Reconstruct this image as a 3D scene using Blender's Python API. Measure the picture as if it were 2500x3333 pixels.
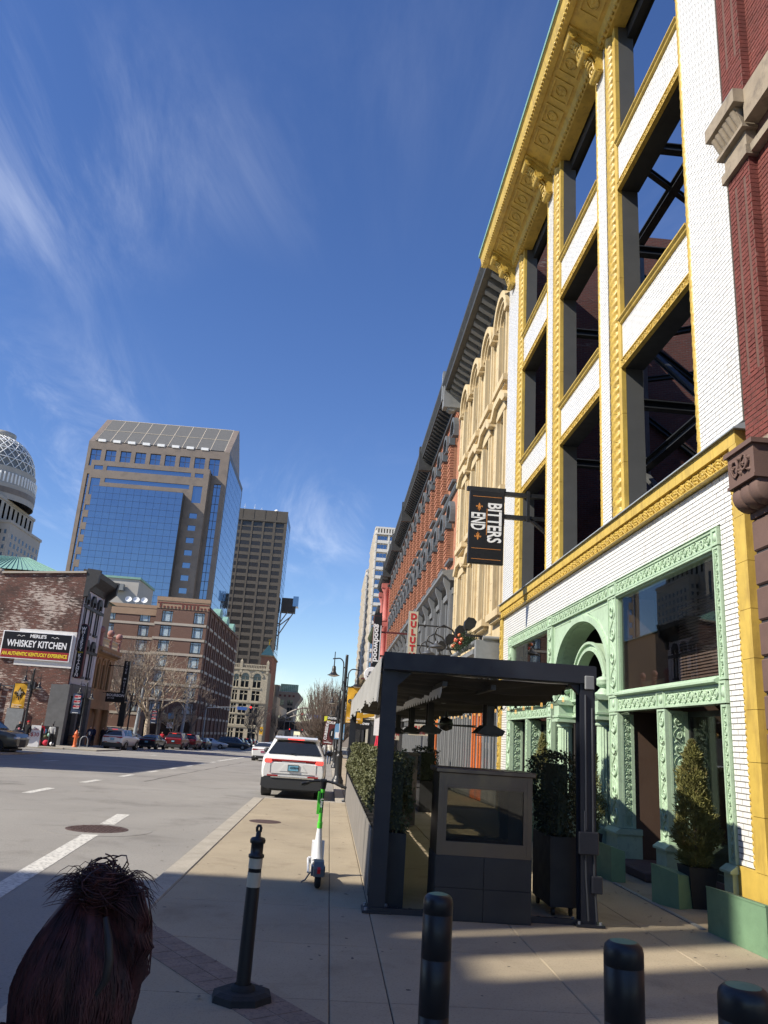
import bpy, math, random
from math import sin, cos, pi, radians, sqrt, atan2, hypot
from mathutils import Matrix, Vector
random.seed(7)
SC = bpy.context.scene
C = SC.collection
for o in list(bpy.data.objects): bpy.data.objects.remove(o)

# ------------------------------------------------------------------ camera
cam = bpy.data.cameras.new('camera'); camo = bpy.data.objects.new('camera', cam); C.objects.link(camo)
camo.matrix_world = Matrix(((0.995563, -0.081899, -0.046338, 0),
                            (-0.067241, -0.274687, -0.959180, 0),
                            (0.065828, 0.958039, -0.278975, 1.85), (0, 0, 0, 1)))
cam.sensor_fit = 'HORIZONTAL'; cam.sensor_width = 36; cam.lens = 36.37
cam.clip_start = 0.05; cam.clip_end = 3000
SC.camera = camo

# ------------------------------------------------------------------ sky, sun, exposure
SUN_EL = radians(38.6); SUN_AZ = radians(250.0)       # clockwise from +Y
w = bpy.data.worlds.new('World'); SC.world = w; w.use_nodes = True
nt = w.node_tree; nt.nodes.clear()
def N(nt, t, **k):
    n = nt.nodes.new(t)
    for a, b in k.items(): setattr(n, a, b)
    return n
sky = N(nt, 'ShaderNodeTexSky', sky_type='NISHITA', sun_disc=False, sun_elevation=SUN_EL, sun_rotation=SUN_AZ,
        altitude=150, air_density=1.0, dust_density=0.08, ozone_density=3.2)
bg = N(nt, 'ShaderNodeBackground'); out = N(nt, 'ShaderNodeOutputWorld'); bg.inputs[1].default_value = 0.112
tc = N(nt, 'ShaderNodeTexCoord'); sep = N(nt, 'ShaderNodeSeparateXYZ')
nt.links.new(tc.outputs['Generated'], sep.inputs[0])
def math_(nt, op, a, b=None, clamp=False):
    n = N(nt, 'ShaderNodeMath', operation=op, use_clamp=clamp)
    for i, v in enumerate((a, b)):
        if v is None: continue
        if isinstance(v, (int, float)): n.inputs[i].default_value = v
        else: nt.links.new(v, n.inputs[i])
    return n.outputs[0]
zz = math_(nt, 'MAXIMUM', math_(nt, 'ADD', sep.outputs[2], 0.12), 0.05)
comb = N(nt, 'ShaderNodeCombineXYZ')
nt.links.new(math_(nt, 'DIVIDE', sep.outputs[0], zz), comb.inputs[0])
nt.links.new(math_(nt, 'DIVIDE', sep.outputs[1], zz), comb.inputs[1])
mp = N(nt, 'ShaderNodeMapping'); nt.links.new(comb.outputs[0], mp.inputs[0])
mp.inputs['Rotation'].default_value = (0, 0, radians(28)); mp.inputs['Scale'].default_value = (1.15, 0.42, 1)
mp.inputs['Location'].default_value = (12.08, 12.51, 0)
n1 = N(nt, 'ShaderNodeTexNoise'); n1.inputs['Scale'].default_value = 3.0; n1.inputs['Detail'].default_value = 9; n1.inputs['Roughness'].default_value = .64; n1.inputs['Distortion'].default_value = .7
nt.links.new(mp.outputs[0], n1.inputs['Vector'])
n2 = N(nt, 'ShaderNodeTexNoise'); n2.inputs['Scale'].default_value = 0.62; n2.inputs['Detail'].default_value = 2
mp2 = N(nt, 'ShaderNodeMapping'); nt.links.new(comb.outputs[0], mp2.inputs[0]); mp2.inputs['Location'].default_value = (4.76, 10.88, 3.33)
nt.links.new(mp2.outputs[0], n2.inputs['Vector'])
def ramp(nt, sock, stops, interp='LINEAR'):
    r = N(nt, 'ShaderNodeValToRGB'); r.color_ramp.interpolation = interp
    els = r.color_ramp.elements
    while len(els) > 1: els.remove(els[-1])
    els[0].position = stops[0][0]; els[0].color = (*stops[0][1], 1) if len(stops[0][1]) == 3 else stops[0][1]
    for p, c in stops[1:]:
        e = els.new(p); e.color = (*c, 1) if len(c) == 3 else c
    nt.links.new(sock, r.inputs[0]); return r.outputs[0]
g = lambda v: (v, v, v)
ca = ramp(nt, n1.outputs[0], [(.44, g(0)), (.80, g(1))], 'EASE')
cb = ramp(nt, n2.outputs[0], [(.50, g(0)), (.68, g(1))], 'EASE')
cl = math_(nt, 'MULTIPLY', math_(nt, 'MULTIPLY', ca, cb), .30)
mx = N(nt, 'ShaderNodeMix', data_type='RGBA'); nt.links.new(cl, mx.inputs[0]); hs_ = N(nt, 'ShaderNodeHueSaturation'); hs_.inputs['Hue'].default_value = .513; hs_.inputs['Saturation'].default_value = 1.17; hs_.inputs['Value'].default_value = 1.06; nt.links.new(sky.outputs[0], hs_.inputs['Color']); nt.links.new(hs_.outputs[0], mx.inputs[6])
mx.inputs[7].default_value = (8.2, 8.6, 9.4, 1)
nt.links.new(mx.outputs[2], bg.inputs[0]); nt.links.new(bg.outputs[0], out.inputs[0])

sd = bpy.data.lights.new('sun', 'SUN'); sd.energy = 5.0; sd.angle = radians(0.53); sd.color = (1.0, .925, .80)
so = bpy.data.objects.new('sun', sd); C.objects.link(so)
sv = Vector((sin(SUN_AZ) * cos(SUN_EL), cos(SUN_AZ) * cos(SUN_EL), sin(SUN_EL)))
so.rotation_euler = (sv).to_track_quat('Z', 'Y').to_euler(); so.location = sv * 60
vs = SC.view_settings; vs.view_transform = 'Standard'; vs.look = 'None'; vs.exposure = 0.45; vs.gamma = 1.0; vs.use_curve_mapping = False

# ------------------------------------------------------------------ terrain profile: the street falls gently away from the camera
def gz(y): return -0.0125 * max(0.0, min(y, 200.0) - 25.0)

# ------------------------------------------------------------------ object helpers
def tag(o, label=None, cat=None, group=None, kind=None):
    if label: o['label'] = label
    if cat: o['category'] = cat
    if group: o['group'] = group
    if kind: o['kind'] = kind
    return o
def thing(name, label, cat, loc=(0, 0, 0), rz=0, group=None):
    o = bpy.data.objects.new(name, None); C.objects.link(o); o.empty_display_size = .2
    o.location = loc; o.rotation_euler = (0, 0, rz)
    return tag(o, label, cat, group)
def wloc(o):
    v = Vector((0, 0, 0))
    while o is not None: v += o.location; o = o.parent
    return v
def inst(name, me, parent=None, loc=(0, 0, 0), rot=(0, 0, 0), scl=(1, 1, 1)):
    o = bpy.data.objects.new(name, me); C.objects.link(o); o.parent = parent
    o.location = loc; o.rotation_euler = rot; o.scale = scl
    return o
KIDS = {}
def kids(o): return [c for c in bpy.data.objects if c.parent == o]
def copy_tree(o, parent=None, kidmap=None):
    if kidmap is None:
        kidmap = {}
        for c in bpy.data.objects:
            if c.parent is not None: kidmap.setdefault(c.parent.name, []).append(c)
    c = o.copy(); C.objects.link(c); c.parent = parent
    for ch in kidmap.get(o.name, []): copy_tree(ch, c, kidmap)
    return c

class MB:
    """collects shapes into one mesh"""
    def __init__(s): s.v = []; s.f = []; s.m = []; s.s = []; s.X = None
    def add(s, vs, fs, mi=0, sm=False):
        k = len(s.v)
        if s.X is not None: vs = [tuple(s.X @ Vector(v)) for v in vs]
        s.v.extend(vs)
        for f in fs: s.f.append(tuple(i + k for i in f)); s.m.append(mi); s.s.append(sm)
        return s
    def box(s, x0, x1, y0, y1, z0, z1, mi=0):
        return s.add([(x0,y0,z0),(x1,y0,z0),(x1,y1,z0),(x0,y1,z0),(x0,y0,z1),(x1,y0,z1),(x1,y1,z1),(x0,y1,z1)],
              [(0,3,2,1),(4,5,6,7),(0,1,5,4),(1,2,6,5),(2,3,7,6),(3,0,4,7)], mi)
    def bbox(s, x0, x1, y0, y1, z0, z1, b=.01, mi=0):
        """box with chamfered edges"""
        b = min(b, (x1-x0)*.45, (y1-y0)*.45, (z1-z0)*.45)
        vs = []; 
        for z, i in ((z0, b), (z0 + b, 0), (z1 - b, 0), (z1, b)):
            for (x, y) in ((x0+i+(b if i==0 else 0), y0+i), (x1-i-(b if i==0 else 0), y0+i), (x1-i, y0+i+(b if i==0 else 0)), (x1-i, y1-i-(b if i==0 else 0)),
                           (x1-i-(b if i==0 else 0), y1-i), (x0+i+(b if i==0 else 0), y1-i), (x0+i, y1-i-(b if i==0 else 0)), (x0+i, y0+i+(b if i==0 else 0))):
                vs.append((x, y, z))
        fs = [tuple(reversed(range(8))), tuple(range(24, 32))]
        for l in range(3):
            for k in range(8):
                a = l*8+k; c = l*8+(k+1) % 8; fs.append((a, c, c+8, a+8))
        return s.add(vs, fs, mi)
    def prism(s, poly, ax, a, b, mi=0, sm=False):
        """poly of 2D points extruded along axis ax ('x': (y,z), 'y': (x,z), 'z': (x,y)) from a to b"""
        f3 = {'x': lambda p, t: (t, p[0], p[1]), 'y': lambda p, t: (p[0], t, p[1]), 'z': lambda p, t: (p[0], p[1], t)}[ax]
        n = len(poly); vs = [f3(p, a) for p in poly] + [f3(p, b) for p in poly]
        fs = [tuple(reversed(range(n))), tuple(range(n, 2*n))] + [(i, (i+1) % n, n+(i+1) % n, n+i) for i in range(n)]
        return s.add(vs, fs, mi, sm)
    def cyl(s, p, q, r, r2=None, n=12, mi=0, sm=True, caps=True):
        r2 = r if r2 is None else r2
        p = Vector(p); q = Vector(q); d = (q - p).normalized()
        u = d.orthogonal().normalized(); w_ = d.cross(u); vs = []
        for c, rr in ((p, r), (q, r2)):
            for k in range(n):
                a = 2*pi*k/n; vs.append(tuple(c + u*(rr*cos(a)) + w_*(rr*sin(a))))
        s.add(vs, [(k, (k+1) % n, n+(k+1) % n, n+k) for k in range(n)], mi, sm)
        if caps:
            s.add(vs[:n], [tuple(reversed(range(n)))], mi); s.add(vs[n:], [tuple(range(n))], mi)
        return s
    def tube(s, pts, r, n=8, mi=0, sm=True, caps=True):
        pts = [Vector(p) for p in pts]; m = len(pts); rs = r if isinstance(r, (list, tuple)) else [r]*m
        vs = []; u = None
        for i, p in enumerate(pts):
            d = (pts[min(i+1, m-1)] - pts[max(i-1, 0)])
            d = d.normalized() if d.length > 1e-9 else Vector((0, 0, 1))
            if u is None: u = d.orthogonal().normalized()
            else:
                u = u - d*u.dot(d); u = u.normalized() if u.length > 1e-6 else d.orthogonal().normalized()
            w_ = d.cross(u)
            for k in range(n):
                a = 2*pi*k/n; vs.append(tuple(p + u*(rs[i]*cos(a)) + w_*(rs[i]*sin(a))))
        fs = [(i*n+k, i*n+(k+1) % n, (i+1)*n+(k+1) % n, (i+1)*n+k) for i in range(m-1) for k in range(n)]
        s.add(vs, fs, mi, sm)
        if caps and n > 2:
            s.add(vs[:n], [tuple(reversed(range(n)))], mi); s.add(vs[-n:], [tuple(range(n))], mi)
        return s
    def lathe(s, prof, c=(0, 0, 0), n=16, mi=0, sm=True, ax='z'):
        vs = []
        for r, h in prof:
            for k in range(n):
                a = 2*pi*k/n
                p = (r*cos(a), r*sin(a), h) if ax == 'z' else ((h, r*cos(a), r*sin(a)) if ax == 'x' else (r*sin(a), h, r*cos(a)))
                vs.append((c[0]+p[0], c[1]+p[1], c[2]+p[2]))
        m = len(prof)
        return s.add(vs, [(i*n+k, i*n+(k+1) % n, (i+1)*n+(k+1) % n, (i+1)*n+k) for i in range(m-1) for k in range(n)], mi, sm)
    def ball(s, c, rx, ry=None, rz=None, n=10, m=6, mi=0, sm=True):
        ry = rx if ry is None else ry; rz = rx if rz is None else rz
        vs = [(c[0]+rx*sin(pi*i/m)*cos(2*pi*k/n), c[1]+ry*sin(pi*i/m)*sin(2*pi*k/n), c[2]+rz*cos(pi*i/m)) for i in range(m+1) for k in range(n)]
        return s.add(vs, [(i*n+k, (i+1)*n+k, (i+1)*n+(k+1) % n, i*n+(k+1) % n) for i in range(m) for k in range(n)], mi, sm)
    def quad(s, a, b, c, d, mi=0): return s.add([a, b, c, d], [(0, 1, 2, 3)], mi)
    def build(s, name, mats, parent=None, world=True, label=None, cat=None, group=None, kind=None):
        vs = s.v
        if parent is not None and world:
            L = wloc(parent); vs = [(v[0]-L.x, v[1]-L.y, v[2]-L.z) for v in vs]
        me = bpy.data.meshes.new(name); me.from_pydata(vs, [], s.f)
        if not isinstance(mats, (list, tuple)): mats = [mats]
        for m_ in mats: me.materials.append(M[m_] if isinstance(m_, str) else m_)
        if len(mats) > 1: me.polygons.foreach_set('material_index', s.m)
        if any(s.s): me.polygons.foreach_set('use_smooth', s.s)
        me.update()
        o = bpy.data.objects.new(name, me); C.objects.link(o); o.parent = parent
        return tag(o, label, cat, group, kind)
def mesh_of(mb, name, mats): 
    o = mb.build(name, mats); me = o.data; bpy.data.objects.remove(o); return me

# ------------------------------------------------------------------ materials (all procedural)
M = {}
def newmat(name):
    m = bpy.data.materials.new(name); m.use_nodes = True; t = m.node_tree; t.nodes.clear()
    o = N(t, 'ShaderNodeOutputMaterial'); b = N(t, 'ShaderNodeBsdfPrincipled'); t.links.new(b.outputs[0], o.inputs[0])
    M[name] = m; return m, t, b, o
def c4(c): return (c[0], c[1], c[2], 1)
def mixc(t, f, a, b, mode='MIX'):
    n = N(t, 'ShaderNodeMix', data_type='RGBA', blend_type=mode)
    for i, v in ((0, f), (6, a), (7, b)):
        if isinstance(v, (int, float)): n.inputs[i].default_value = v
        elif isinstance(v, tuple): n.inputs[i].default_value = c4(v)
        else: t.links.new(v, n.inputs[i])
    return n.outputs[2]
def noise(t, vec, scale, detail=4, rough=.55, dist=0):
    n = N(t, 'ShaderNodeTexNoise'); n.inputs['Scale'].default_value = scale; n.inputs['Detail'].default_value = detail
    n.inputs['Roughness'].default_value = rough; n.inputs['Distortion'].default_value = dist
    t.links.new(vec, n.inputs['Vector']); return n.outputs[0]
def pos(t): return N(t, 'ShaderNodeNewGeometry').outputs['Position']
def bump(t, b, h, strength, dist=.01):
    n = N(t, 'ShaderNodeBump'); n.inputs['Strength'].default_value = strength; n.inputs['Distance'].default_value = dist
    t.links.new(h, n.inputs['Height']); t.links.new(n.outputs[0], b.inputs['Normal'])
def mat(name, col, rough=.6, metal=0, var=.15, vs=2.5, col2=None, amt=(.45, .7), s2=9, bmp=0, bs=60, spec=.5, coat=0, rv=.08, streak=0, blot=None, bls=.5, bamt=(.58, .72)):
    m, t, b, o = newmat(name); p = pos(t)
    f = noise(t, p, vs, 5, .6)
    lo = tuple(c*(1-var) for c in col); hi = tuple(min(1, c*(1+var)) for c in col)
    base = mixc(t, ramp(t, f, [(.3, g(0)), (.7, g(1))]), lo, hi)
    if col2 is not None:
        v2 = p
        if streak:
            mp_ = N(t, 'ShaderNodeMapping'); t.links.new(p, mp_.inputs[0]); mp_.inputs['Scale'].default_value = (1, 1, streak); v2 = mp_.outputs[0]
        base = mixc(t, ramp(t, noise(t, v2, s2, 5, .65), [(amt[0], g(0)), (amt[1], g(1))]), base, col2)
    if blot is not None: base = mixc(t, ramp(t, noise(t, p, bls, 6, .7, .4), [(bamt[0], g(0)), (bamt[1], g(1))]), base, blot, 'MULTIPLY')
    t.links.new(base, b.inputs['Base Color'])
    t.links.new(ramp(t, noise(t, p, vs*2.3, 3), [(.3, g(max(.02, rough-rv))), (.7, g(min(1, rough+rv)))]), b.inputs['Roughness'])
    b.inputs['Metallic'].default_value = metal; b.inputs['Specular IOR Level'].default_value = spec
    if coat: b.inputs['Coat Weight'].default_value = coat; b.inputs['Coat Roughness'].default_value = .06
    if bmp: bump(t, b, noise(t, p, bs, 3, .6), bmp, .02)
    return m
def flat(name, col, rough=.6, metal=0, emit=0, spec=.5):
    m, t, b, o = newmat(name); b.inputs['Base Color'].default_value = c4(col); b.inputs['Roughness'].default_value = rough
    b.inputs['Metallic'].default_value = metal; b.inputs['Specular IOR Level'].default_value = spec
    if emit: b.inputs['Emission Color'].default_value = c4(col); b.inputs['Emission Strength'].default_value = emit
    return m
def brick(name, c1, c2, mortar, plane, bw=.215, bh=.07, ms=.008, patch=None, pamt=(.5, .62), ps=1.2, rough=.85, dark=None, damt=(.55, .75), ds=.6, bp=.6, off=.5):
    m, t, b, o = newmat(name); p = pos(t); s_ = N(t, 'ShaderNodeSeparateXYZ'); t.links.new(p, s_.inputs[0])
    cb_ = N(t, 'ShaderNodeCombineXYZ'); t.links.new(s_.outputs[0 if plane == 'xz' else 1], cb_.inputs[0]); t.links.new(s_.outputs[2], cb_.inputs[1])
    br = N(t, 'ShaderNodeTexBrick'); br.offset = off; t.links.new(cb_.outputs[0], br.inputs['Vector'])
    br.inputs['Color1'].default_value = c4(c1); br.inputs['Color2'].default_value = c4(c2); br.inputs['Mortar'].default_value = c4(mortar)
    for k, v in (('Scale', 1), ('Mortar Size', ms), ('Mortar Smooth', .2), ('Brick Width', bw), ('Row Height', bh), ('Bias', -.1)): br.inputs[k].default_value = v
    col = br.outputs[0]
    if dark is not None: col = mixc(t, ramp(t, noise(t, p, ds, 6, .7), [(damt[0], g(0)), (damt[1], g(1))]), col, dark)
    if patch is not None:
        # old paint left on single bricks: brick-sized noise cells inside large patches
        mp_ = N(t, 'ShaderNodeMapping'); t.links.new(cb_.outputs[0], mp_.inputs[0]); mp_.inputs['Scale'].default_value = (1.1, 5, 1)
        small = noise(t, mp_.outputs[0], 1.5, 4, .75)
        big = noise(t, p, ps*.28, 3, .5)
        tot = math_(t, 'ADD', math_(t, 'MULTIPLY', small, .62), math_(t, 'MULTIPLY', big, .38))
        col = mixc(t, ramp(t, tot, [(pamt[0], g(0)), (pamt[1], g(1))]), col, patch)
    col = mixc(t, .35, col, mixc(t, noise(t, p, 5, 4), (.55, .5, .48), (1, 1, 1)), 'MULTIPLY')
    t.links.new(col, b.inputs['Base Color']); b.inputs['Roughness'].default_value = rough
    inv = math_(t, 'SUBTRACT', 1.0, br.outputs['Fac'])
    bump(t, b, math_(t, 'ADD', inv, math_(t, 'MULTIPLY', noise(t, p, 70, 2), .35)), bp, .012)
    return m
def pane(name, tint=(.02, .024, .028), rough=.02, spec=.9, wav=0.0):
    """dark reflecting glazing"""
    m, t, b, o = newmat(name); b.inputs['Base Color'].default_value = c4(tint); b.inputs['Roughness'].default_value = rough; b.inputs['Specular IOR Level'].default_value = spec
    if wav: bump(t, b, noise(t, pos(t), .5, 1), wav, .1)
    return m
def glass(name, tint=(.9, .95, .93), f0=.06):
    """clear sheet you look through, reflecting more at grazing angles"""
    m, t, b, o = newmat(name); t.nodes.remove(b)
    tr = N(t, 'ShaderNodeBsdfTransparent'); tr.inputs[0].default_value = c4(tint); gl = N(t, 'ShaderNodeBsdfGlossy'); gl.inputs['Roughness'].default_value = .01
    fr = N(t, 'ShaderNodeLayerWeight'); fr.inputs[0].default_value = .5; mxs = N(t, 'ShaderNodeMixShader'); f5 = math_(t, 'ADD', math_(t, 'MULTIPLY', math_(t, 'POWER', fr.outputs['Facing'], 4.0), .55), .035)
    t.links.new(math_(t, 'ADD', f5, f0, True), mxs.inputs[0]); t.links.new(tr.outputs[0], mxs.inputs[1]); t.links.new(gl.outputs[0], mxs.inputs[2]); t.links.new(mxs.outputs[0], o.inputs[0])
    return m
# stone, masonry, paint
mat('asphalt', (.285, .268, .238), .9, var=.13, vs=.22, col2=(.20, .19, .172), amt=(.50, .74), s2=38, bmp=.5, bs=110, blot=(.66, .65, .64), bls=.55, bamt=(.52, .74))
mat('concrete', (.385, .318, .218), .9, var=.12, vs=.5, col2=(.23, .185, .13), amt=(.53, .75), s2=48, bmp=.5, bs=150, blot=(.72, .70, .68), bls=1.1, bamt=(.54, .75))
mat('concrete_far', (.33, .30, .24), .9, var=.12, vs=.5, bmp=.2, bs=60)
mat('kerb', (.40, .36, .29), .9, var=.15, vs=3, col2=(.26, .23, .19), amt=(.5, .75), s2=40, bmp=.4, bs=120)
mat('paver_brown', (.25, .185, .14), .9, var=.2, vs=6, col2=(.13, .10, .085), amt=(.5, .7), s2=40, bmp=.4, bs=120)
mat('joint', (.06, .052, .045), .95, var=.3, vs=20)
mat('road_paint', (.60, .58, .52), .8, var=.1, vs=6, col2=(.27, .255, .23), amt=(.50, .64), s2=18)
mat('iron_cover', (.10, .062, .05), .7, metal=.3, var=.25, vs=20, bmp=.4, bs=60)
mat('tile_white', (.80, .80, .77), .16, var=.06, vs=9, col2=(.62, .60, .54), amt=(.56, .80), s2=2.2, spec=.55, rv=.05, streak=.18)
mat('mortar', (.16, .15, .135), .9, var=.15, vs=10)
mat('gold', (.53, .365, .07), .45, var=.16, vs=5, col2=(.30, .19, .045), amt=(.50, .72), s2=16, bmp=.12, bs=40, rv=.12)
mat('gold_plain', (.57, .40, .085), .48, var=.14, vs=3, col2=(.36, .235, .06), amt=(.50, .76), s2=6, bmp=.06, bs=30, streak=.25)
mat('flashing', (.33, .37, .41), .5, metal=0, var=.06, vs=3)
mat('green', (.41, .545, .385), .55, var=.10, vs=2, col2=(.27, .37, .26), amt=(.53, .78), s2=9, bmp=.08, bs=40)
mat('green_dark', (.155, .265, .155), .65, var=.10, vs=3, col2=(.11, .19, .115), amt=(.55, .8), s2=5, bmp=.1, bs=30)
mat('steel_gray', (.085, .087, .085), .6, var=.08, vs=2)
mat('steel_dark', (.022, .025, .028), .55, var=.2, vs=2)
mat('steel_navy', (.016, .019, .028), .5, var=.15, vs=3, col2=(.05, .045, .04), amt=(.66, .8), s2=12)
mat('brown_panel', (.085, .052, .036), .6, var=.1, vs=2, bmp=.05, bs=20)
mat('blind', (.10, .062, .05), .6, var=.12, vs=8)
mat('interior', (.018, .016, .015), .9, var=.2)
mat('brick_red_unit', (.165, .042, .032), .85, var=.28, vs=5, col2=(.28, .13, .105), amt=(.64, .74), s2=9, bmp=.5, bs=80)
mat('mortar_red', (.13, .07, .055), .95, var=.2, vs=12)
brick('brick_inside', (.13, .036, .026), (.085, .026, .02), (.10, .075, .065), 'xz', patch=(.3, .26, .23), pamt=(.60, .68))
brick('brick_inside_yz', (.13, .036, .026), (.085, .026, .02), (.10, .075, .065), 'yz', patch=(.3, .26, .23), pamt=(.60, .68))
mat('brownstone', (.135, .082, .066), .8, var=.12, vs=3, bmp=.15, bs=60)
mat('stone_grey', (.31, .255, .185), .85, var=.18, vs=3, col2=(.16, .13, .10), amt=(.5, .75), s2=5, bmp=.3, bs=60)
mat('limestone', (.565, .455, .275), .8, var=.10, vs=1.5, col2=(.36, .265, .15), amt=(.54, .74), s2=4, bmp=.12, bs=50, streak=.2)
mat('limestone_dark', (.36, .29, .185), .8, var=.12, vs=2, bmp=.12, bs=50)
mat('cornice_dark', (.045, .047, .048), .6, var=.2, vs=4, col2=(.11, .11, .105), amt=(.6, .8), s2=6)
mat('cornice_grey', (.20, .21, .215), .6, var=.12, vs=4)
brick('brick_orange', (.50, .20, .10), (.40, .145, .075), (.42, .27, .18), 'yz', bw=.21, bh=.075, dark=(.30, .12, .07), damt=(.6, .8))
mat('brick_orange_unit', (.40, .17, .10), .85, var=.22, vs=4, bmp=.4, bs=50)
mat('iron_grey', (.17, .178, .185), .6, var=.08, vs=2)
mat('arch_grey', (.105, .118, .128), .6, var=.10, vs=3)
mat('door_orange', (.70, .165, .025), .55, var=.05, vs=2)
mat('door_grey', (.185, .19, .19), .6, var=.06, vs=2)
mat('pink_stone', (.44, .135, .115), .75, var=.12, vs=2)
mat('cream', (.60, .52, .36), .75, var=.10, vs=1)
mat('cream2', (.55, .49, .37), .75, var=.10, vs=1)
mat('cornice_green', (.075, .095, .05), .7, var=.2, vs=3)
mat('tower_white', (.66, .63, .58), .8, var=.06, vs=.4)
mat('tower_stucco', (.40, .36, .30), .85, var=.12, vs=.5)
mat('roof_red', (.26, .035, .06), .6, var=.1)
brick('brick_whiskey', (.19, .062, .04), (.115, .045, .033), (.15, .11, .09), 'xz', bw=.30, bh=.12, ms=.016, patch=(.60, .50, .42), pamt=(.53, .58), ps=1.4, dark=(.065, .038, .03), damt=(.48, .66), ds=.55)
mat('brick_white_paint', (.70, .68, .64), .8, var=.08, vs=5, bmp=.5, bs=20)
mat('white_front', (.60, .60, .62), .7, var=.06, vs=3, bmp=.25, bs=16)
mat('charcoal', (.035, .034, .034), .6, var=.2, vs=3)
mat('charcoal_grey', (.12, .12, .12), .7, var=.15, vs=2)
brick('brick_hotel', (.20, .098, .068), (.165, .08, .056), (.22, .15, .115), 'xz', bw=.3, bh=.1, ms=.012)
brick('brick_hotel_yz', (.20, .098, .068), (.165, .08, .056), (.22, .15, .115), 'yz', bw=.3, bh=.1, ms=.012)
mat('hotel_tan', (.36, .24, .155), .85, var=.08, vs=1)
mat('hotel_band', (.47, .41, .33), .85, var=.06, vs=1)
mat('tan_stone', (.36, .225, .115), .8, var=.12, vs=1.5)
mat('tan_pink', (.36, .18, .15), .8, var=.1, vs=2)
mat('granite', (.215, .172, .14), .55, var=.08, vs=.25, col2=(.18, .145, .12), amt=(.5, .6), s2=.4)
mat('granite_dark', (.088, .078, .068), .5, var=.08, vs=.3)
mat('precast_tan', (.088, .077, .065), .8, var=.08, vs=.2)
mat('capital_white', (.42, .39, .35), .8, var=.06, vs=.3)
mat('copper_green', (.20, .36, .29), .6, var=.12, vs=2)
mat('romanesque', (.40, .345, .25), .9, var=.25, vs=2.5, col2=(.16, .14, .11), amt=(.5, .7), s2=3.5, bmp=.6, bs=6)
mat('romanesque_smooth', (.43, .375, .27), .85, var=.12, vs=1)
brick('brick_far', (.42, .16, .085), (.36, .13, .07), (.38, .2, .12), 'yz', bw=.4, bh=.15)
mat('far_tan', (.50, .38, .26), .85, var=.08, vs=.3)
mat('far_taupe', (.30, .25, .205), .85, var=.06, vs=.3)
# glazing
pane('glass_dark'); pane('glass_win', (.03, .035, .04), .04, .8)
m_, t_, b_, o_ = newmat('glass_blue'); b_.inputs['Base Color'].default_value = (.23, .30, .385, 1); b_.inputs['Metallic'].default_value = .92; b_.inputs['Roughness'].default_value = .05
bump(t_, b_, noise(t_, pos(t_), .16, 2), .12, .4)
flat('glass_bronze', (.07, .065, .062), .3, .5)
glass('glass_clear', (.93, .95, .94), 0); glass('glass_smoke', (.62, .62, .58), .02)
mat('curtain', (.82, .86, .88), .9, var=.12, vs=3)
# metals, plastics, cloth
mat('black_plastic', (.012, .0125, .0135), .42, var=.2, vs=6, bmp=.03, bs=30)
mat('black_iron', (.016, .0165, .017), .42, var=.25, vs=6, spec=.6)
mat('rubber', (.018, .018, .018), .85, var=.2, vs=8, bmp=.2, bs=60)
mat('stainless', (.135, .112, .095), .38, metal=.9, var=.06, vs=2, bmp=.03, bs=12, rv=.1)
mat('slate_tile', (.020, .022, .026), .5, var=.2, vs=2, bmp=.05, bs=20)
mat('canvas_dark', (.06, .056, .05), .9, var=.15, vs=2, bmp=.1, bs=20)
mat('canvas_grey', (.30, .295, .275), .9, var=.12, vs=2, bmp=.1, bs=30)
mat('panel_grey', (.19, .175, .155), .8, var=.12, vs=2, bmp=.15, bs=40)
mat('planter_black', (.022, .022, .023), .6, var=.2, vs=3)
mat('galv', (.30, .315, .33), .5, metal=.4, var=.1, vs=4)
mat('pole_grey', (.30, .33, .36), .6, metal=.2, var=.08, vs=2)
mat('conduit', (.075, .08, .09), .5, metal=.3, var=.1)
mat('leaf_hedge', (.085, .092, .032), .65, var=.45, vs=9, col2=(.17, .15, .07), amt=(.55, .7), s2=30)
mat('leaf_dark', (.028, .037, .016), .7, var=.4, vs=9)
mat('leaf_cone', (.15, .145, .040), .7, var=.4, vs=7, col2=(.20, .11, .045), amt=(.58, .72), s2=5)
mat('leaf_fir', (.022, .05, .020), .7, var=.35, vs=9)
mat('soil', (.05, .038, .028), .95, var=.3, vs=20)
mat('bark_pale', (.52, .44, .33), .9, var=.25, vs=2, col2=(.20, .155, .115), amt=(.45, .6), s2=3)
mat('bark_grey', (.135, .105, .085), .9, var=.2, vs=3)
mat('bark_twig', (.17, .13, .105), .9, var=.2, vs=1)
def paint(name, col, rough=.3, metal=0): 
    m = mat(name, col, rough, metal, var=.02, vs=1, coat=.6, rv=.02); return m
paint('car_white', (.72, .72, .69)); paint('car_black', (.012, .013, .016)); paint('car_red', (.11, .010, .011)); paint('car_dark', (.03, .036, .042)); paint('car_silver', (.52, .53, .54), .3, .3); paint('car_olive', (.12, .11, .075)); paint('car_navy', (.016, .022, .035))
flat('car_trim', (.03, .031, .032), .55); flat('chrome', (.75, .76, .78), .12, 1); flat('tail_red', (.32, .008, .010), .2); flat('tail_lit', (1, .06, .045), .3, 0, 1.3); flat('tail_clear', (.34, .32, .29), .25)
flat('plate_blue', (.18, .42, .55), .5); flat('plate_red', (.35, .1, .16), .5); pane('car_glass', (.02, .022, .023), .03, .8)
flat('rim', (.42, .43, .44), .3, .8); flat('headlight', (.7, .72, .74), .1)
flat('sign_black', (.010, .010, .011), .35); flat('sign_white', (.85, .85, .84), .6); flat('sign_red', (.30, .012, .016), .5); flat('letter_red', (.42, .016, .022), .5); flat('sign_cream', (.50, .45, .34), .55)
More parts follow.
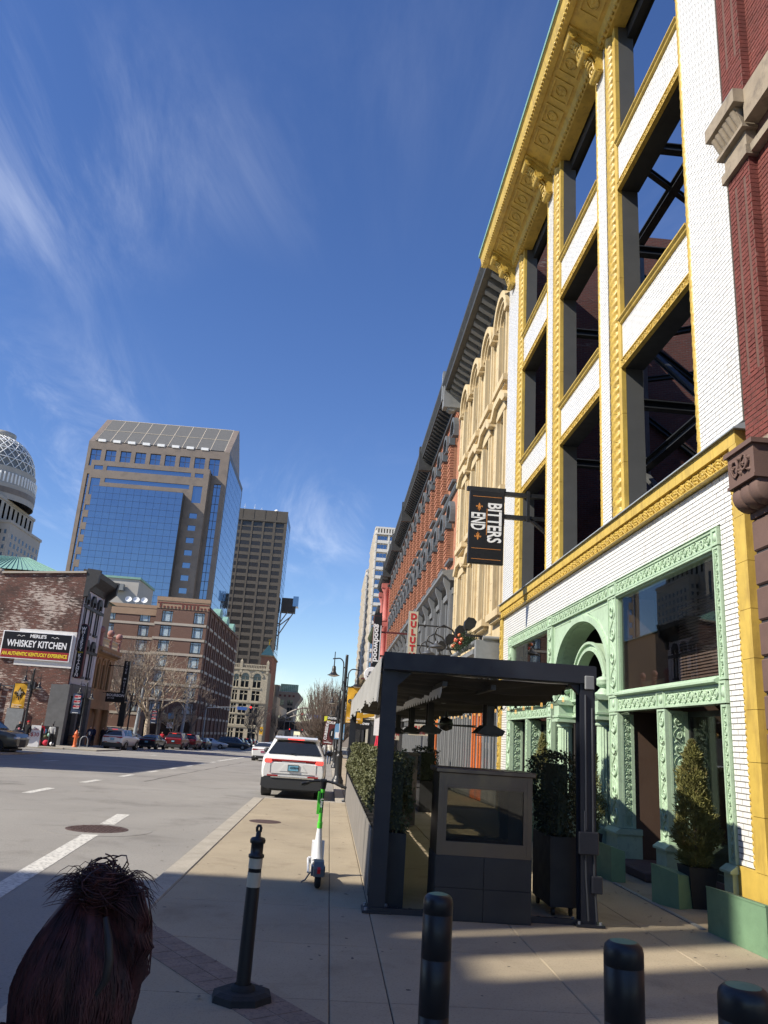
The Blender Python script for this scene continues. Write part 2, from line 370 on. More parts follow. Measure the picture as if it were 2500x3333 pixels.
flat('letter_yellow', (.85, .68, .03), .6); flat('letter_orange', (.62, .24, .05), .5); flat('banner_gold', (.66, .36, .022), .75); flat('banner_navy', (.022, .04, .085), .75); flat('sign_maroon', (.115, .020, .020), .6)
flat('street_blue', (.05, .13, .40), .5); flat('sign_yellow', (.75, .75, .05), .5); flat('hydrant_orange', (.72, .16, .045), .5); flat('signal_lit', (1, .03, .03), .3, 0, 3.0); flat('umbrella_red', (.52, .02, .05), .8); flat('sign_green', (.02, .22, .07), .5); flat('sky_print', (.16, .34, .55), .5)
flat('scooter_green', (.10, .62, .05), .4); flat('scooter_white', (.66, .66, .65), .35); flat('scooter_grey', (.14, .145, .15), .5); flat('reflector', (.8, .02, .02), .3)
flat('lamp_glass', (.62, .62, .58), .35); flat('bulb', (1, .55, .16), .3, 0, 1.2); flat('brass', (.6, .34, .05), .25, 1); flat('bead_red', (.45, .03, .015), .15); flat('bead_copper', (.55, .15, .05), .15)
mat('barrel_wood', (.19, .13, .08), .85, var=.2, vs=8)
flat('skin', (.50, .28, .20), .6); flat('hair_dark', (.018, .011, .009), .55); flat('hair_blond', (.42, .30, .15), .6); flat('hair_grey', (.3, .27, .22), .7)
for n_, c_ in dict(black=(.014, .014, .017), navy=(.016, .024, .06), red=(.50, .018, .03), cream=(.66, .62, .52), grey=(.50, .50, .48), jeans=(.045, .075, .14), white=(.75, .75, .73), tan=(.36, .23, .10), pink=(.6, .2, .24), darkgrey=(.06, .06, .065)).items(): mat('cloth_'+n_, c_, .9, var=.12, vs=12)

# ------------------------------------------------------------------ lettering and flat marks
def lettering(txt, size, sx=1.0, bold=.0, shear=0, space=1.0, ax='CENTER', ay='CENTER', fit=None):
    cu = bpy.data.curves.new('t', 'FONT'); cu.body = txt; cu.size = size; cu.align_x = ax; cu.align_y = ay
    cu.offset = bold; cu.shear = shear; cu.space_character = space; cu.resolution_u = 3; cu.extrude = .004
    o = bpy.data.objects.new('t', cu); C.objects.link(o)
    bpy.context.view_layer.update()
    me = bpy.data.meshes.new_from_object(o.evaluated_get(bpy.context.evaluated_depsgraph_get()))
    bpy.data.objects.remove(o); bpy.data.curves.remove(cu)
    vs = [(v.co.x*sx, v.co.y, v.co.z) for v in me.vertices]; fs = [tuple(p.vertices) for p in me.polygons]
    bpy.data.meshes.remove(me)
    if fit:
        x0, x1 = min(v[0] for v in vs), max(v[0] for v in vs); y0, y1 = min(v[1] for v in vs), max(v[1] for v in vs); vs = [((v[0]-(x0+x1)/2)*fit[0]/(x1-x0), (v[1]-(y0+y1)/2)*fit[1]/(y1-y0), v[2]) for v in vs]
    return vs, fs
def put_text(mb, txt, size, o, u, v, mi=0, rot=0, **k):
    """lay lettering in the plane through o spanned by unit vectors u (reading direction) and v (up)"""
    vs, fs = lettering(txt, size, **k); u = Vector(u); v = Vector(v); n = u.cross(v); o = Vector(o); c_, s_ = cos(rot), sin(rot)
    mb.add([tuple(o + u*(p[0]*c_-p[1]*s_) + v*(p[0]*s_+p[1]*c_) + n*p[2]) for p in vs], fs, mi)
def fleur(mb, o, u, v, s, mi=0, t=.006, flip=1):
    """fleur-de-lis of height s"""
    u = Vector(u); v = Vector(v); o = Vector(o); n = u.cross(v)
    def poly(ps):
        k = len(ps); vs = [tuple(o+u*(x*s)+v*(y*s*flip)+n*t) for x, y in ps] + [tuple(o+u*(x*s)+v*(y*s*flip)) for x, y in ps]
        mb.add(vs, [tuple(range(k))] + [(i, (i+1) % k, k+(i+1) % k, k+i) for i in range(k)], mi)
    poly([(0, .5), (.09, .28), (.115, .1), (.06, -.08), (.03, -.16), (-.03, -.16), (-.06, -.08), (-.115, .1), (-.09, .28)])
    poly([(-.17, -.12), (.17, -.12), (.17, -.17), (-.17, -.17)])
    poly([(0, -.5), (.05, -.34), (.035, -.19), (-.035, -.19), (-.05, -.34)])
    for q in (1, -1):
        a = [(.05, -.12), (.10, .02), (.19, .14), (.30, .17), (.38, .10), (.38, 0), (.31, -.05), (.28, .0), (.32, .05), (.29, .09), (.23, .06), (.17, -.03), (.13, -.12)]
        poly([(x*q, y) for x, y in (a if q == 1 else reversed(a))])
        b2 = [(.04, -.18), (.09, -.25), (.16, -.30), (.20, -.26), (.18, -.22), (.13, -.23), (.09, -.18)]
        poly([(x*q, y) for x, y in (b2 if q == 1 else reversed(b2))])
# ================================================================== GROUND
YS = [-60, -8, 8, 25, 60, 112, 200, 420, 1200]
def sheet(name, x0, x1, y0, y1, dz, m_, kind='structure'):
    ys = sorted(set([y0, y1] + [y for y in YS if y0 < y < y1])); mb = MB()
    vs = [(x, y, gz(y)+dz) for y in ys for x in (x0, x1)]
    mb.add(vs, [(2*i, 2*i+1, 2*i+3, 2*i+2) for i in range(len(ys)-1)])
    return mb.build(name, m_, kind=kind)
sheet('ground', -900, 900, -60, 1200, -.118, 'concrete_far')
sheet('road', -20.4, .32, -60, 420, -.100, 'asphalt')
sheet('road', -120, -20.4, 50.4, 62.6, -.102, 'asphalt')
sheet('road', .32, 120, 116, 131, -.102, 'asphalt'); sheet('road', -120, -20.4, 116, 131, -.102, 'asphalt')
def slab_mesh(mb, x0, x1, y0, y1, z0, z1, b=.006):
    zs = (gz(y0), gz(y1)); y = (y0, y1)
    vs = []
    for z, i in ((z0, 0), (z1-b, 0), (z1, b)):
        vs += [(x0+i, y0+i, z+zs[0]), (x1-i, y0+i, z+zs[0]), (x1-i, y1-i, z+zs[1]), (x0+i, y1-i, z+zs[1])]
    fs = [(8, 9, 10, 11)]
    for l in (0, 4):
        fs += [(l+k, l+(k+1) % 4, l+4+(k+1) % 4, l+4+k) for k in range(4)]
    mb.add(vs, fs)
# right pavement: bedding sheet with slabs laid on it
sw = MB(); sw.box(-1.99, 5.6, -20, 23.5, -.3, -.012)
vs_ = [(.3, 23.5, -.012), (5.6, 23.5, -.012), (5.6, 25, -.012), (.3, 25, -.012), (5.6, 112, gz(112)-.012), (.3, 112, gz(112)-.012)]
sw.add(vs_, [(0, 1, 2, 3), (3, 2, 4, 5)])
walk = sw.build('sidewalk', 'joint', kind='structure')
XE = [-1.70, .155, .595, 2.10, 3.65, 5.35]
rows = [(-6, -3.2), (-3.2, -.1), (-.1, 3.1), (3.1, 4.9), (4.9, 6.4), (6.4, 7.95), (7.95, 9.56), (9.56, 12.6), (12.6, 15.7), (15.7, 18.8), (18.8, 21.9), (21.9, 23.5)]
for (ya, yb) in rows:
    for i in range(5):
        mb = MB(); j = random.uniform(-.0015, .0015)
        slab_mesh(mb, XE[i]+.004, XE[i+1]-.004, ya+.004, yb-.004, -.05, j); mb.build('slab', 'concrete', walk)
y = 23.5; XF = [.62, 2.1, 3.65, 5.35]
while y < 100:
    st = 1.55 if y < 40 else 3.1
    for i in range(3):
        mb = MB(); slab_mesh(mb, XF[i]+.005, XF[i+1]-.005, y+.005, min(y+st, 25) - .005 if y < 25 < y+st else y+st-.005, -.05, random.uniform(-.002, .002)); mb.build('slab', 'concrete', walk)
    y = 25 if y < 25 < y+st else y+st
# kerbs (stones end to end)
kb = MB(); 
def kerb(x0, x1, y0, y1, step=2.4):
    y = y0
    while y < y1-.01:
        e = min(y+step, y1); mb = MB(); slab_mesh(mb, x0, x1, y+.004, e-.004, -.2, random.uniform(-.002, .003), .015); mb.build('kerb_stone', 'kerb', walk); y = e
kerb(-2.0, -1.705, -6, 23.5); kerb(.32, .615, 25, 112, 6)
mb = MB(); slab_mesh(mb, -1.70, .32, 23.505, 23.79, -.2, .0, .015); mb.build('kerb_stone', 'kerb', walk)
mb = MB(); slab_mesh(mb, .325, .615, 23.505, 25, -.2, .0, .015); mb.build('kerb_stone', 'kerb', walk)
# brown paver band crossing the corner
pb = MB(); d = Vector((1.36, -1.98, 0)).normalized(); nrm = Vector((d.y, -d.x, 0)); p0 = Vector((-1.66, 8.15, 0))
for k in range(40):
    for q in range(2):
        a = p0 + d*(k*.215) - nrm*(.11-.215*q) - nrm*.1; a2 = a + d*.207; b2 = a2 + nrm*.207; c2 = a + nrm*.207
        if a.x < -1.68: continue
        z = .0045 + random.uniform(-.0006, .0008)
        me = MB(); me.add([(p.x, p.y, zz_) for zz_ in (.001, z) for p in (a, a2, b2, c2)], [(4, 5, 6, 7), (0, 1, 5, 4), (1, 2, 6, 5), (2, 3, 7, 6), (3, 0, 4, 7)])
        me.build('paver', 'paver_brown', walk)
# left pavements
def leftwalk(x0, x1, y0, y1):
    mb = MB(); ys = [y0] + [v for v in YS if y0 < v < y1] + [y1]
    for a, b in zip(ys, ys[1:]): slab_mesh(mb, x0, x1, a, b, -.3, 0, .02)
    o = mb.build('sidewalk', 'concrete_far', kind='structure')
    k = MB()
    for a, b in zip(ys, ys[1:]): slab_mesh(k, x1+.003, x1+.25, a, b, -.3, .004, .02)
    k.build('kerb', 'kerb', o)
leftwalk(-60, -17.4, -40, 50.2); leftwalk(-60, -20.3, 63, 115.5); leftwalk(-60, -19, 131.5, 420)
mb = MB(); slab_mesh(mb, .35, 60, 131.5, 420, -.3, 0, .02); mb.build('sidewalk', 'concrete_far', kind='structure')
mb = MB(); slab_mesh(mb, -20.05, -17.6, 63.2, 70.6, -.3, 0, .02); mb.build('kerb_island', 'concrete_far', kind='structure')
mb = MB(); slab_mesh(mb, -20.05, -17.7, 79.4, 81.4, -.3, 0, .02); mb.build('kerb_island', 'concrete_far', kind='structure')
# painted lines
def stripe(x0, y0, x1, y1, w_, name='lane_line'):
    d = Vector((x1-x0, y1-y0)); L = d.length; d /= L; n_ = Vector((-d.y, d.x))*w_/2; mb = MB(); k = max(1, int(L/8)); vs = []
    for i in range(k+1):
        c = Vector((x0, y0)) + d*(L*i/k)
        for q in (1, -1): vs.append((c.x+n_.x*q, c.y+n_.y*q, gz(c.y)-.0955))
    mb.add(vs, [(2*i, 2*i+1, 2*i+3, 2*i+2) for i in range(k)]); mb.build(name, 'road_paint', kind='structure')
for k in range(8): stripe(-7.6-.012*k, 21.6+4.75*k, -7.61-.012*k, 23.5+4.75*k, .24, 'lane_dash')
stripe(-7.8, 58.8, -7.75, 86, .26); stripe(-3.15, 4.5, -4.28, 18.2, .27); stripe(-13.5, 40, -13.5, 42, .2, 'lane_dash'); stripe(-13.2, 62, -13.2, 64, .2, 'lane_dash'); stripe(-13.1, 72, -13.1, 74, .2, 'lane_dash')
stripe(-17.5, 112.6, .2, 112.6, .5); stripe(-17.5, 109.6, .2, 109.6, .35)
# tar-sealed crack and old utility cut in the carriageway
for x0, y0, x1, y1, w_ in [(-16.5, 34, -8.6, 58, .09), (-2.9, 4, -12, 17, .035), (-8.5, 24, -16, 24.6, .04), (-6.3, 29, -6.1, 60, .05)]:
    mb = MB(); k = 24; vs = []
    for i in range(k+1):
        f = i/k; x = x0+(x1-x0)*f+random.uniform(-.05, .05); y = y0+(y1-y0)*f+random.uniform(-.05, .05); dx, dy = (y1-y0), -(x1-x0); L = hypot(dx, dy); ww = w_*random.uniform(.3, .7)
        vs += [(x+dx/L*ww, y+dy/L*ww, gz(y)-.0965), (x-dx/L*ww, y-dy/L*ww, gz(y)-.0965)]
    mb.add(vs, [(2*i, 2*i+1, 2*i+3, 2*i+2) for i in range(k)]); mb.build('road_crack', 'joint', kind='structure')
# manhole covers
def disc(mb, c, r, z0, z1, n=40, mi=0): mb.lathe([(r, z0), (r, z1-.004), (r-.01, z1), (0, z1)], (c[0], c[1], 0), n, mi, False)
t = thing('manhole_cover', 'round iron manhole cover set in the road lane by the white line', 'manhole cover', (-4.1, 15.6, -.1))
mb = MB(); mb.lathe([(.98, 0), (.98, .004), (.56, .005), (.56, 0)], (-4.1, 15.6, -.1), 44, 0, False); mb.build('collar', 'asphalt', t)
mb = MB(); disc(mb, (-4.1, 15.6), .55, -.1, -.090); 
for i in range(-7, 8):
    for j in range(-7, 8):
        x, y = i*.068, j*.068
        if x*x+y*y < .24 and (i+j) % 2 == 0: mb.box(-4.1+x-.022, -4.1+x+.022, 15.6+y-.022, 15.6+y+.022, -.0905, -.083)
mb.build('lid', 'iron_cover', t)
t = thing('utility_cover', 'small rust brown cover in the tan sidewalk near the kerb', 'utility cover', (-1.2, 17.6, 0))
mb = MB(); disc(mb, (-1.2, 17.6), .3, 0, .007, 28); mb.build('lid', 'iron_cover', t)
mb = MB(); mb.lathe([(.335, .001), (.335, .005), (.305, .005), (.305, .001)], (-1.2, 17.6, 0), 28, 0, False); mb.build('rim', 'iron_cover', t)
# dry leaves and scraps along the kerb and planters
mb = MB()
for k in range(150):
    q = random.random(); x, y = (random.gauss(-2.25, .18), random.uniform(5, 23)) if q < .4 else ((random.uniform(-1.6, .5), random.uniform(4, 23)) if q < .7 else (random.gauss(4.2, .25), random.uniform(7, 20)))
    z = (-.096 if x < -2.02 else .006)+.004; s_ = random.uniform(.012, .035); a = random.uniform(0, 6.28); mb.add([(x+s_*cos(a+b)*r_, y+s_*sin(a+b)*r_, z+random.uniform(0, .012)) for b, r_ in ((0, 1), (1.3, .5), (pi, 1), (4.9, .5))], [(0, 1, 2, 3)])
tag(mb.build('dry_leaves', 'bark_grey', kind='stuff'), 'scattered dry leaves along the kerb and pavement', 'leaves')
mb = MB()
for k in range(170):
    x, y = random.uniform(-1.6, 5), random.uniform(3, 23); r_ = random.uniform(.008, .022); mb.add([(x+r_*cos(pi*j/4), y+r_*sin(pi*j/4)*.8, .0028) for j in range(8)], [tuple(range(8))])
tag(mb.build('gum_spots', 'joint', kind='stuff'), 'dark gum spots on the pavement', 'stains')
# ================================================================== WHITE TILE BUILDING (right)
X0 = 5.2
BAYS = [(10.6, 14.44), (14.94, 18.80), (19.28, 23.08)]
W = thing('tile_building', 'white glazed brick building with gold ropes and open window bays above green storefront', 'building', (5.2, 17, 0))
def vine(mb, org, u, v, n, L, H, unit=None, mi=0, relief=.02, sub=1.0):
    """running scroll ornament: winding stem, curls and leaves; u along, v across, n outward"""
    org, u, v, n = Vector(org), Vector(u), Vector(v), Vector(n); unit = unit or H*1.05; k = max(1, round(L/unit)); un = L/k; r = H*.055*sub
    P = lambda a, b, c=0: tuple(org + u*a + v*b + n*c)
    for i in range(k):
        s_ = 1 if i % 2 == 0 else -1; a0 = i*un
        mb.tube([P(a0+un*f, s_*H*.40*sin(pi*f), relief*.3) for f in (0, .25, .5, .75, 1)], r*.9, 3, mi, True, False)
        cx, cy = a0+un*.5, -s_*H*.05
        mb.tube([P(cx+H*(.37-.04*q)*cos(.85*q+2.2), cy+s_*H*(.36-.04*q)*sin(.85*q+2.2), relief*.55) for q in range(9)], [r*(1.5-.08*q) for q in range(9)], 4, mi, True, False)
        for (fa, fb, ra, rb) in ((.5, -s_*.05, .10, .10), (.06, -s_*.33, .13, .09), (.94, -s_*.30, .10, .12), (.02, s_*.16, .08, .10)):
            c = P(a0+un*fa, H*fb, 0); vs = [P(a0+un*fa+H*ra*cos(q), H*fb+H*rb*sin(q), 0) for q in [2*pi*j/6 for j in range(6)]] + [P(a0+un*fa, H*fb, relief*1.05)]
            mb.add(vs, [(j, (j+1) % 6, 6) for j in range(6)], mi, True)
def rosettes(mb, org, u, v, n, L, H, mi=0, relief=.05):
    org, u, v, n = Vector(org), Vector(u), Vector(v), Vector(n); k = round(L/(H*1.25)); un = L/k
    P = lambda a, b, c=0: tuple(org + u*a + v*b + n*c)
    for i in range(k):
        c = (i+.5)*un
        for q in range(6):
            t = 2*pi*q/6+.3*i; a, b = c+H*.26*cos(t), H*.28*sin(t)
            mb.add([P(a+H*.2*cos(w_), b+H*.17*sin(w_), 0) for w_ in [2*pi*j/6 for j in range(6)]] + [P(a, b, relief)], [(j, (j+1) % 6, 6) for j in range(6)], mi, True)
        mb.add([P(c+H*.14*cos(w_), H*.14*sin(w_), relief*.5) for w_ in [2*pi*j/6 for j in range(6)]] + [P(c, 0, relief*1.25)], [(j, (j+1) % 6, 6) for j in range(6)], mi, True)
        for sg in (1, -1):
            mb.tube([P(i*un-un*.22, sg*H*.42, .0), P(i*un, 0, relief*.8), P(i*un+un*.22, -sg*H*.42, 0)], H*.06, 4, mi, True, False)
def rope(mb, cx, cy, z0, z1, R, n=20, mi=0):
    k = int((z1-z0)/.03); vs = []
    for i in range(k+1):
        z = z0+(z1-z0)*i/k
        for j in range(n):
            a = 2*pi*j/n; ph = (5*a - 2*pi*z/.2) % (2*pi)
            r = R*(.64+.40*abs(sin(ph/2))**.6); vs.append((cx+r*cos(a), cy+r*sin(a), z))
    mb.add(vs, [(i*n+j, i*n+(j+1) % n, (i+1)*n+(j+1) % n, (i+1)*n+j) for i in range(k) for j in range(n)], mi, True)
# --- glazed brick fields: (y0,y1,z0,z1,x face)
FIELDS = [(9.37, 10.6, 6.27, 18.2, X0), (14.44, 14.94, 6.27, 18.2, X0), (18.80, 19.28, 6.27, 18.2, X0), (23.08, 24.53, 6.27, 18.2, X0),
          (9.72, 24.25, 5.03, 5.72, X0), (9.72, 10.15, .63, 5.03, X0), (23.40, 24.25, .45, 5.03, X0)]
for a, b in BAYS: FIELDS += [(a+.12, b-.60, 9.47, 10.27, X0+.07), (a+.12, b-.60, 13.71, 14.65, X0+.07)]
BW, BH, JT, JV = .215, .0705, .0065, .011
full = []; stuffb = MB(); back = MB()
def brick_verts(y0, y1, z0, z1, x, j):
    b = .004
    return ([(x+j+.02, y0, z0), (x+j+.02, y1, z0), (x+j+.02, y1, z1), (x+j+.02, y0, z1), (x+j, y0+b, z0+b), (x+j, y1-b, z0+b), (x+j, y1-b, z1-b), (x+j, y0+b, z1-b)],
            [(4, 7, 6, 5), (0, 4, 5, 1), (1, 5, 6, 2), (2, 6, 7, 3), (3, 7, 4, 0)])
allb = []
for (a, b, c, d, x) in FIELDS:
    back.box(x+.007, x+.34, a, b, c, d)
    k0 = int(math.floor(c/BH)); 
    for k in range(k0, int(d/BH)+2):
        za, zb = max(c, k*BH), min(d, (k+1)*BH-JT)
        if zb-za < .012: continue
        off = (k % 2)*BW*.5; i = int(math.floor((a-off)/BW))
        while i*BW+off < b:
            ya, yb = max(a, i*BW+off), min(b, (i+1)*BW+off-JV); i += 1
            if yb-ya < .02: continue
            isf = abs((yb-ya)-(BW-JV)) < 1e-4 and abs((zb-za)-(BH-JT)) < 1e-4
            allb.append((hypot(hypot(x, ya), za-1.85), ya, yb, za, zb, x, isf))
allb.sort(); nb = 0
fm = MB(); fm.add(*brick_verts(0, BW-JV, 0, BH-JT, 0, 0)); FBM = mesh_of(fm, 'brick', 'tile_white')
for (_, ya, yb, za, zb, x, isf) in allb:
    j = random.uniform(-.0012, .0012)
    if isf and nb < 300: inst('brick', FBM, W, (x+j-5.2, ya-17, za), (0, random.uniform(-.006, .006), random.uniform(-.004, .004))); nb += 1
    else: stuffb.add(*brick_verts(ya, yb, za, zb, x, j))
stuffb.build('brick_field', 'tile_white', W, kind='stuff'); back.build('wall', 'mortar', W)
wl = MB()                      # body of the wall behind the glazed skin
for a, b in ((9.37, 10.62), (14.42, 14.96), (18.78, 19.30), (23.06, 24.53)): wl.box(5.545, 5.72, a, b, 6.0, 19.0)
wl.box(5.545, 5.95, 9.37, 24.53, 18.2, 19.0); wl.build('pier_core', 'steel_dark', W)
# --- gold ropes, gold and grey reveals
for bi, (a, b) in enumerate(BAYS):
    mb = MB(); rope(mb, X0+.05, a+.045, 6.27, 18.02, .075, 12); mb.build('rope_edge', 'gold', W)
    mb = MB(); mb.box(X0+.12, X0+.45, a, a+.1, 6.27, 18.2); mb.build('steel_jamb', 'steel_gray', W)
    for y, s_ in ((b-.22, 1),):
        mb = MB(); rope(mb, X0+.17, y, 6.27, 18.02, .21); mb.build('rope_column', 'gold', W)
        mb = MB(); e = y-s_*.30
        z = 6.27
        while z < 18:
            z2 = min(z+1.02, 18.1); mb.box(X0+.04, X0+.13, min(e-.075, e+.075), max(e-.075, e+.075), z+.004, z2-.004); z = z2
        mb.build('gold_reveal', 'gold_plain', W)
        mb = MB(); mb.box(X0+.135, X0+.48, e-.075, e+.3, 6.27, 18.2)
        mb.box(X0+.10, X0+.34, y-.21, y+.21, 6.2, 6.27); mb.build('steel_jamb', 'steel_gray', W)
    for z0, z1 in ((9.28, 10.40), (13.52, 14.80)):
        p0, p1 = a+.11, b-.60
        mb = MB(); mb.prism([(X0-.03, z1-.02), (X0-.03, z1-.05), (X0+.01, z1-.075), (X0+.02, z1-.11), (X0+.06, z1-.13), (X0+.5, z1-.13), (X0+.5, z1)], 'y', p0, p1); mb.build('gold_sill', 'gold_plain', W)
        mb = MB(); mb.box(X0+.045, X0+.11, p0, p1, z0, z0+.19); mb.box(X0+.02, X0+.05, p0, p1, z0+.165, z0+.19); mb.box(X0+.02, X0+.05, p0, p1, z0, z0+.02)
        vine(mb, (X0+.045, p0, z0+.092), (0, 1, 0), (0, 0, 1), (-1, 0, 0), p1-p0, .155, .2, 0, .025); mb.build('gold_lintel_frieze', 'gold', W)
        mb = MB(); mb.box(X0+.115, X0+.5, p0, p1, z0+.004, z0+.15); mb.box(X0+.415, X0+.5, p0, p1, z0+.15, z1-.14); mb.build('lintel_beam', 'steel_dark', W)
    p0, p1 = a+.5, b-.5
    mb = MB(); mb.box(X0+.345, X0+.5, a+.1, b-.3, 17.75, 18.2); mb.build('lintel_beam', 'steel_dark', W)
# --- belt course over the storefront
mb = MB(); y = 9.42
while y < 24.5:
    y2 = min(y+.62, 24.53); mb.box(X0-.10, X0+.34, y+.003, y2-.003, 5.955, 6.15); y = y2
mb.box(X0-.10, X0+.34, 9.40, 9.60, 5.74, 5.95); mb.build('gold_belt_block', 'gold_plain', W)
mb = MB(); mb.box(X0-.045, X0+.34, 9.6, 24.53, 5.76, 5.953); mb.prism([(X0-.10, 5.725), (X0-.10, 5.745), (X0-.07, 5.765), (X0+.3, 5.765), (X0+.3, 5.72), (X0-.06, 5.72)], 'y', 9.6, 24.53)
rosettes(mb, (X0-.045, 9.62, 5.856), (0, 1, 0), (0, 0, 1), (-1, 0, 0), 14.8, .19); mb.build('gold_belt_frieze', 'gold', W)
mb = MB(); mb.prism([(X0-.15, 6.145), (X0-.15, 6.165), (X0+.06, 6.268), (X0+.35, 6.268), (X0+.35, 6.152), (X0-.12, 6.152)], 'y', 9.36, 24.56); mb.build('flashing', 'flashing', W)
# --- gold side borders
for ya, yb, s_ in ((9.38, 9.66, -1), (24.26, 24.53, 1)):
    mb = MB(); z = .0
    while z < 5.7:
        z2 = min(z+.62, 5.715); mb.box(X0-.06, X0+.34, ya, yb, z+.003, z2-.003); z = z2
    mb.build('gold_border', 'gold_plain', W)
    mb = MB(); c = (yb+.03) if s_ < 0 else (ya+.13)
    if s_ < 0:
        mb.box(X0-.03, X0+.34, yb, yb+.06, .63, 5.715); z = .7
        while z < 5.65: mb.ball((X0-.035, yb+.03, z), .03, .035, .05, 6, 4); mb.ball((X0-.03, yb+.05, z+.075), .022, .026, .035, 6, 4); z += .15
    else: vine(mb, (X0-.06, c, .3), (0, 0, 1), (0, 1, 0), (-1, 0, 0), 5.3, .22, .3, 0, .03)
    mb.build('gold_ornament', 'gold', W)
mb = MB(); mb.box(X0-.03, X0+.34, 9.67, 10.15, 0, .625); mb.build('gold_plinth', 'gold_plain', W)
# --- cornice
mb = MB(); ya, yb = 9.3, 24.62
mb.prism([(5.16, 18.05), (5.06, 18.12), (5.02, 18.30), (4.34, 18.68), (4.34, 18.74), (5.5, 18.74), (5.5, 18.05)], 'y', ya, yb)
mb.prism([(4.34, 18.62), (4.20, 18.62), (4.16, 18.72), (4.14, 18.78), (4.10, 18.98), (4.06, 19.02), (4.06, 19.12), (5.6, 19.16), (5.6, 18.74), (4.34, 18.74)], 'y', ya, yb)
o = mb.build('cornice', 'gold_plain', W)
mb = MB(); mb.box(4.03, 4.075, ya-.03, yb+.03, 19.03, 19.15); mb.build('gutter_edge', 'copper_green', o)
mb = MB(); y = ya+.05
while y < yb: mb.ball((4.17, y, 18.665), .035, .058, .045, 6, 4); y += .135
y = ya+.1
while y < yb: mb.ball((5.10, y, 18.11), .05, .065, .06, 6, 4); y += .16
mb.build('bead_moulding', 'gold', o, kind='stuff')
nS = Vector((-.38, 0, -.68)).normalized(); uS = Vector((-.68, 0, .38)).normalized()
for k in range(17):                                # soffit coffers
    y0 = 9.9+k*.86; mb = MB()
    if any(abs(y0+.33-q) < .42 for q in (14.69, 19.04, 23.8)): continue
    def SP(a, b, c): p = Vector((5.02, y0, 18.30)) + uS*a + Vector((0, b, 0)) + nS*c; return tuple(p)
    for (a0, a1, b0, b1) in ((.1, .66, 0, .05), (.1, .66, .61, .66), (.1, .15, .05, .61), (.61, .66, .05, .61)):
        mb.add([SP(a, b, c) for c in (0, .03) for (a, b) in ((a0, b0), (a1, b0), (a1, b1), (a0, b1))], [(4, 5, 6, 7), (0, 1, 5, 4), (1, 2, 6, 5), (2, 3, 7, 6), (3, 0, 4, 7)])
    mb.tube([SP(.38+.15*cos(q), .33+.15*sin(q), .012) for q in [2*pi*j/14 for j in range(15)]], .018, 4, 0, True, False)
    for a_, b_ in ((.27, .33), (.49, .33), (.38, .22), (.38, .44), (.38, .33)): mb.add([SP(a_+.045*cos(q), b_+.045*sin(q), 0) for q in [2*pi*j/6 for j in range(6)]] + [SP(a_, b_, .03)], [(j, (j+1) % 6, 6) for j in range(6)], 0, True)
    mb.build('soffit_coffer', 'gold_plain', o)
for y0 in (9.95, 14.69, 19.04, 23.8):              # scroll brackets
    mb = MB()
    P = [(5.2, 17.42), (5.12, 17.38), (5.02, 17.42), (4.99, 17.55), (5.02, 17.72), (4.96, 17.86), (4.86, 17.93), (4.76, 17.93), (4.70, 17.98), (4.71, 18.10), (4.66, 18.22), (4.56, 18.30), (4.44, 18.34), (4.38, 18.40), (4.36, 18.50), (4.40, 18.60), (4.5, 18.66), (5.2, 18.6)]
    mb.prism(P, 'y', y0-.17, y0+.17)
    for cx, cz, r in ((5.08, 17.46, .09), (4.80, 17.97, .115), (4.46, 18.42, .115)):
        mb.cyl((cx, y0-.22, cz), (cx, y0+.22, cz), r, None, 14); mb.cyl((cx, y0-.235, cz), (cx, y0+.235, cz), r*.5, None, 10)
    for q in range(5):
        for f in (0, 1):
            x_, z_ = (5.02-.045*q, 17.55+.075*q) if f == 0 else (4.72-.05*q, 18.05+.065*q)
            mb.ball((x_, y0, z_), .05, .15-.02*abs(q-2), .05, 8, 4)
    for f in (-.12, 0, .12): mb.tube([(5.0, y0+f, 17.5), (4.97, y0+f, 17.75), (4.84, y0+f, 17.89), (4.68, y0+f, 17.99), (4.66, y0+f, 18.18), (4.48, y0+f, 18.31), (4.36, y0+f, 18.45)], .035, 5)
    mb.build('bracket', 'gold', o)
    mb = MB(); mb.prism([(5.2, 18.05), (5.2, 18.7), (4.36, 18.7), (4.36, 18.62)], 'y', y0-.26, y0+.26); mb.build('bracket_block', 'gold_plain', o)
# --- shell behind: party walls, deck, steel frame
mb = MB(); mb.box(5.95, 26, 24.56, 24.9, 6.2, 20.6); mb.build('party_wall', 'brick_inside', W)
mb = MB(); mb.box(5.95, 26, 9.0, 9.33, 0, 17.5); mb.build('party_wall', 'brick_inside', W)
mb = MB(); mb.box(25, 25.4, 9.33, 24.56, 6.2, 13.5); mb.build('rear_wall', 'brick_inside_yz', W)
mb = MB(); mb.box(5.95, 25, 9.33, 24.56, 6.0, 6.2); mb.build('deck', 'steel_dark', W)
def beam(p, q, w_=.22, m_='steel_dark', name='steel_beam'):
    mb = MB(); p, q = Vector(p), Vector(q); d = (q-p).normalized(); u = d.orthogonal().normalized() if abs(d.z) > .9 else d.cross(Vector((0, 0, 1))).normalized(); v_ = d.cross(u); h = w_/2
    for (a0, a1, b0, b1) in ((-h, h, h-.03, h), (-h, h, -h, -h+.03), (-.015, .015, -h+.03, h-.03)):
        c = [(a0, b0), (a1, b0), (a1, b1), (a0, b1)]
        mb.add([tuple(e+u*a+v_*b) for e in (p, q) for a, b in c], [(0, 3, 2, 1), (4, 5, 6, 7)] + [(k, (k+1) % 4, 4+(k+1) % 4, 4+k) for k in range(4)])
    mb.build(name, m_, W)
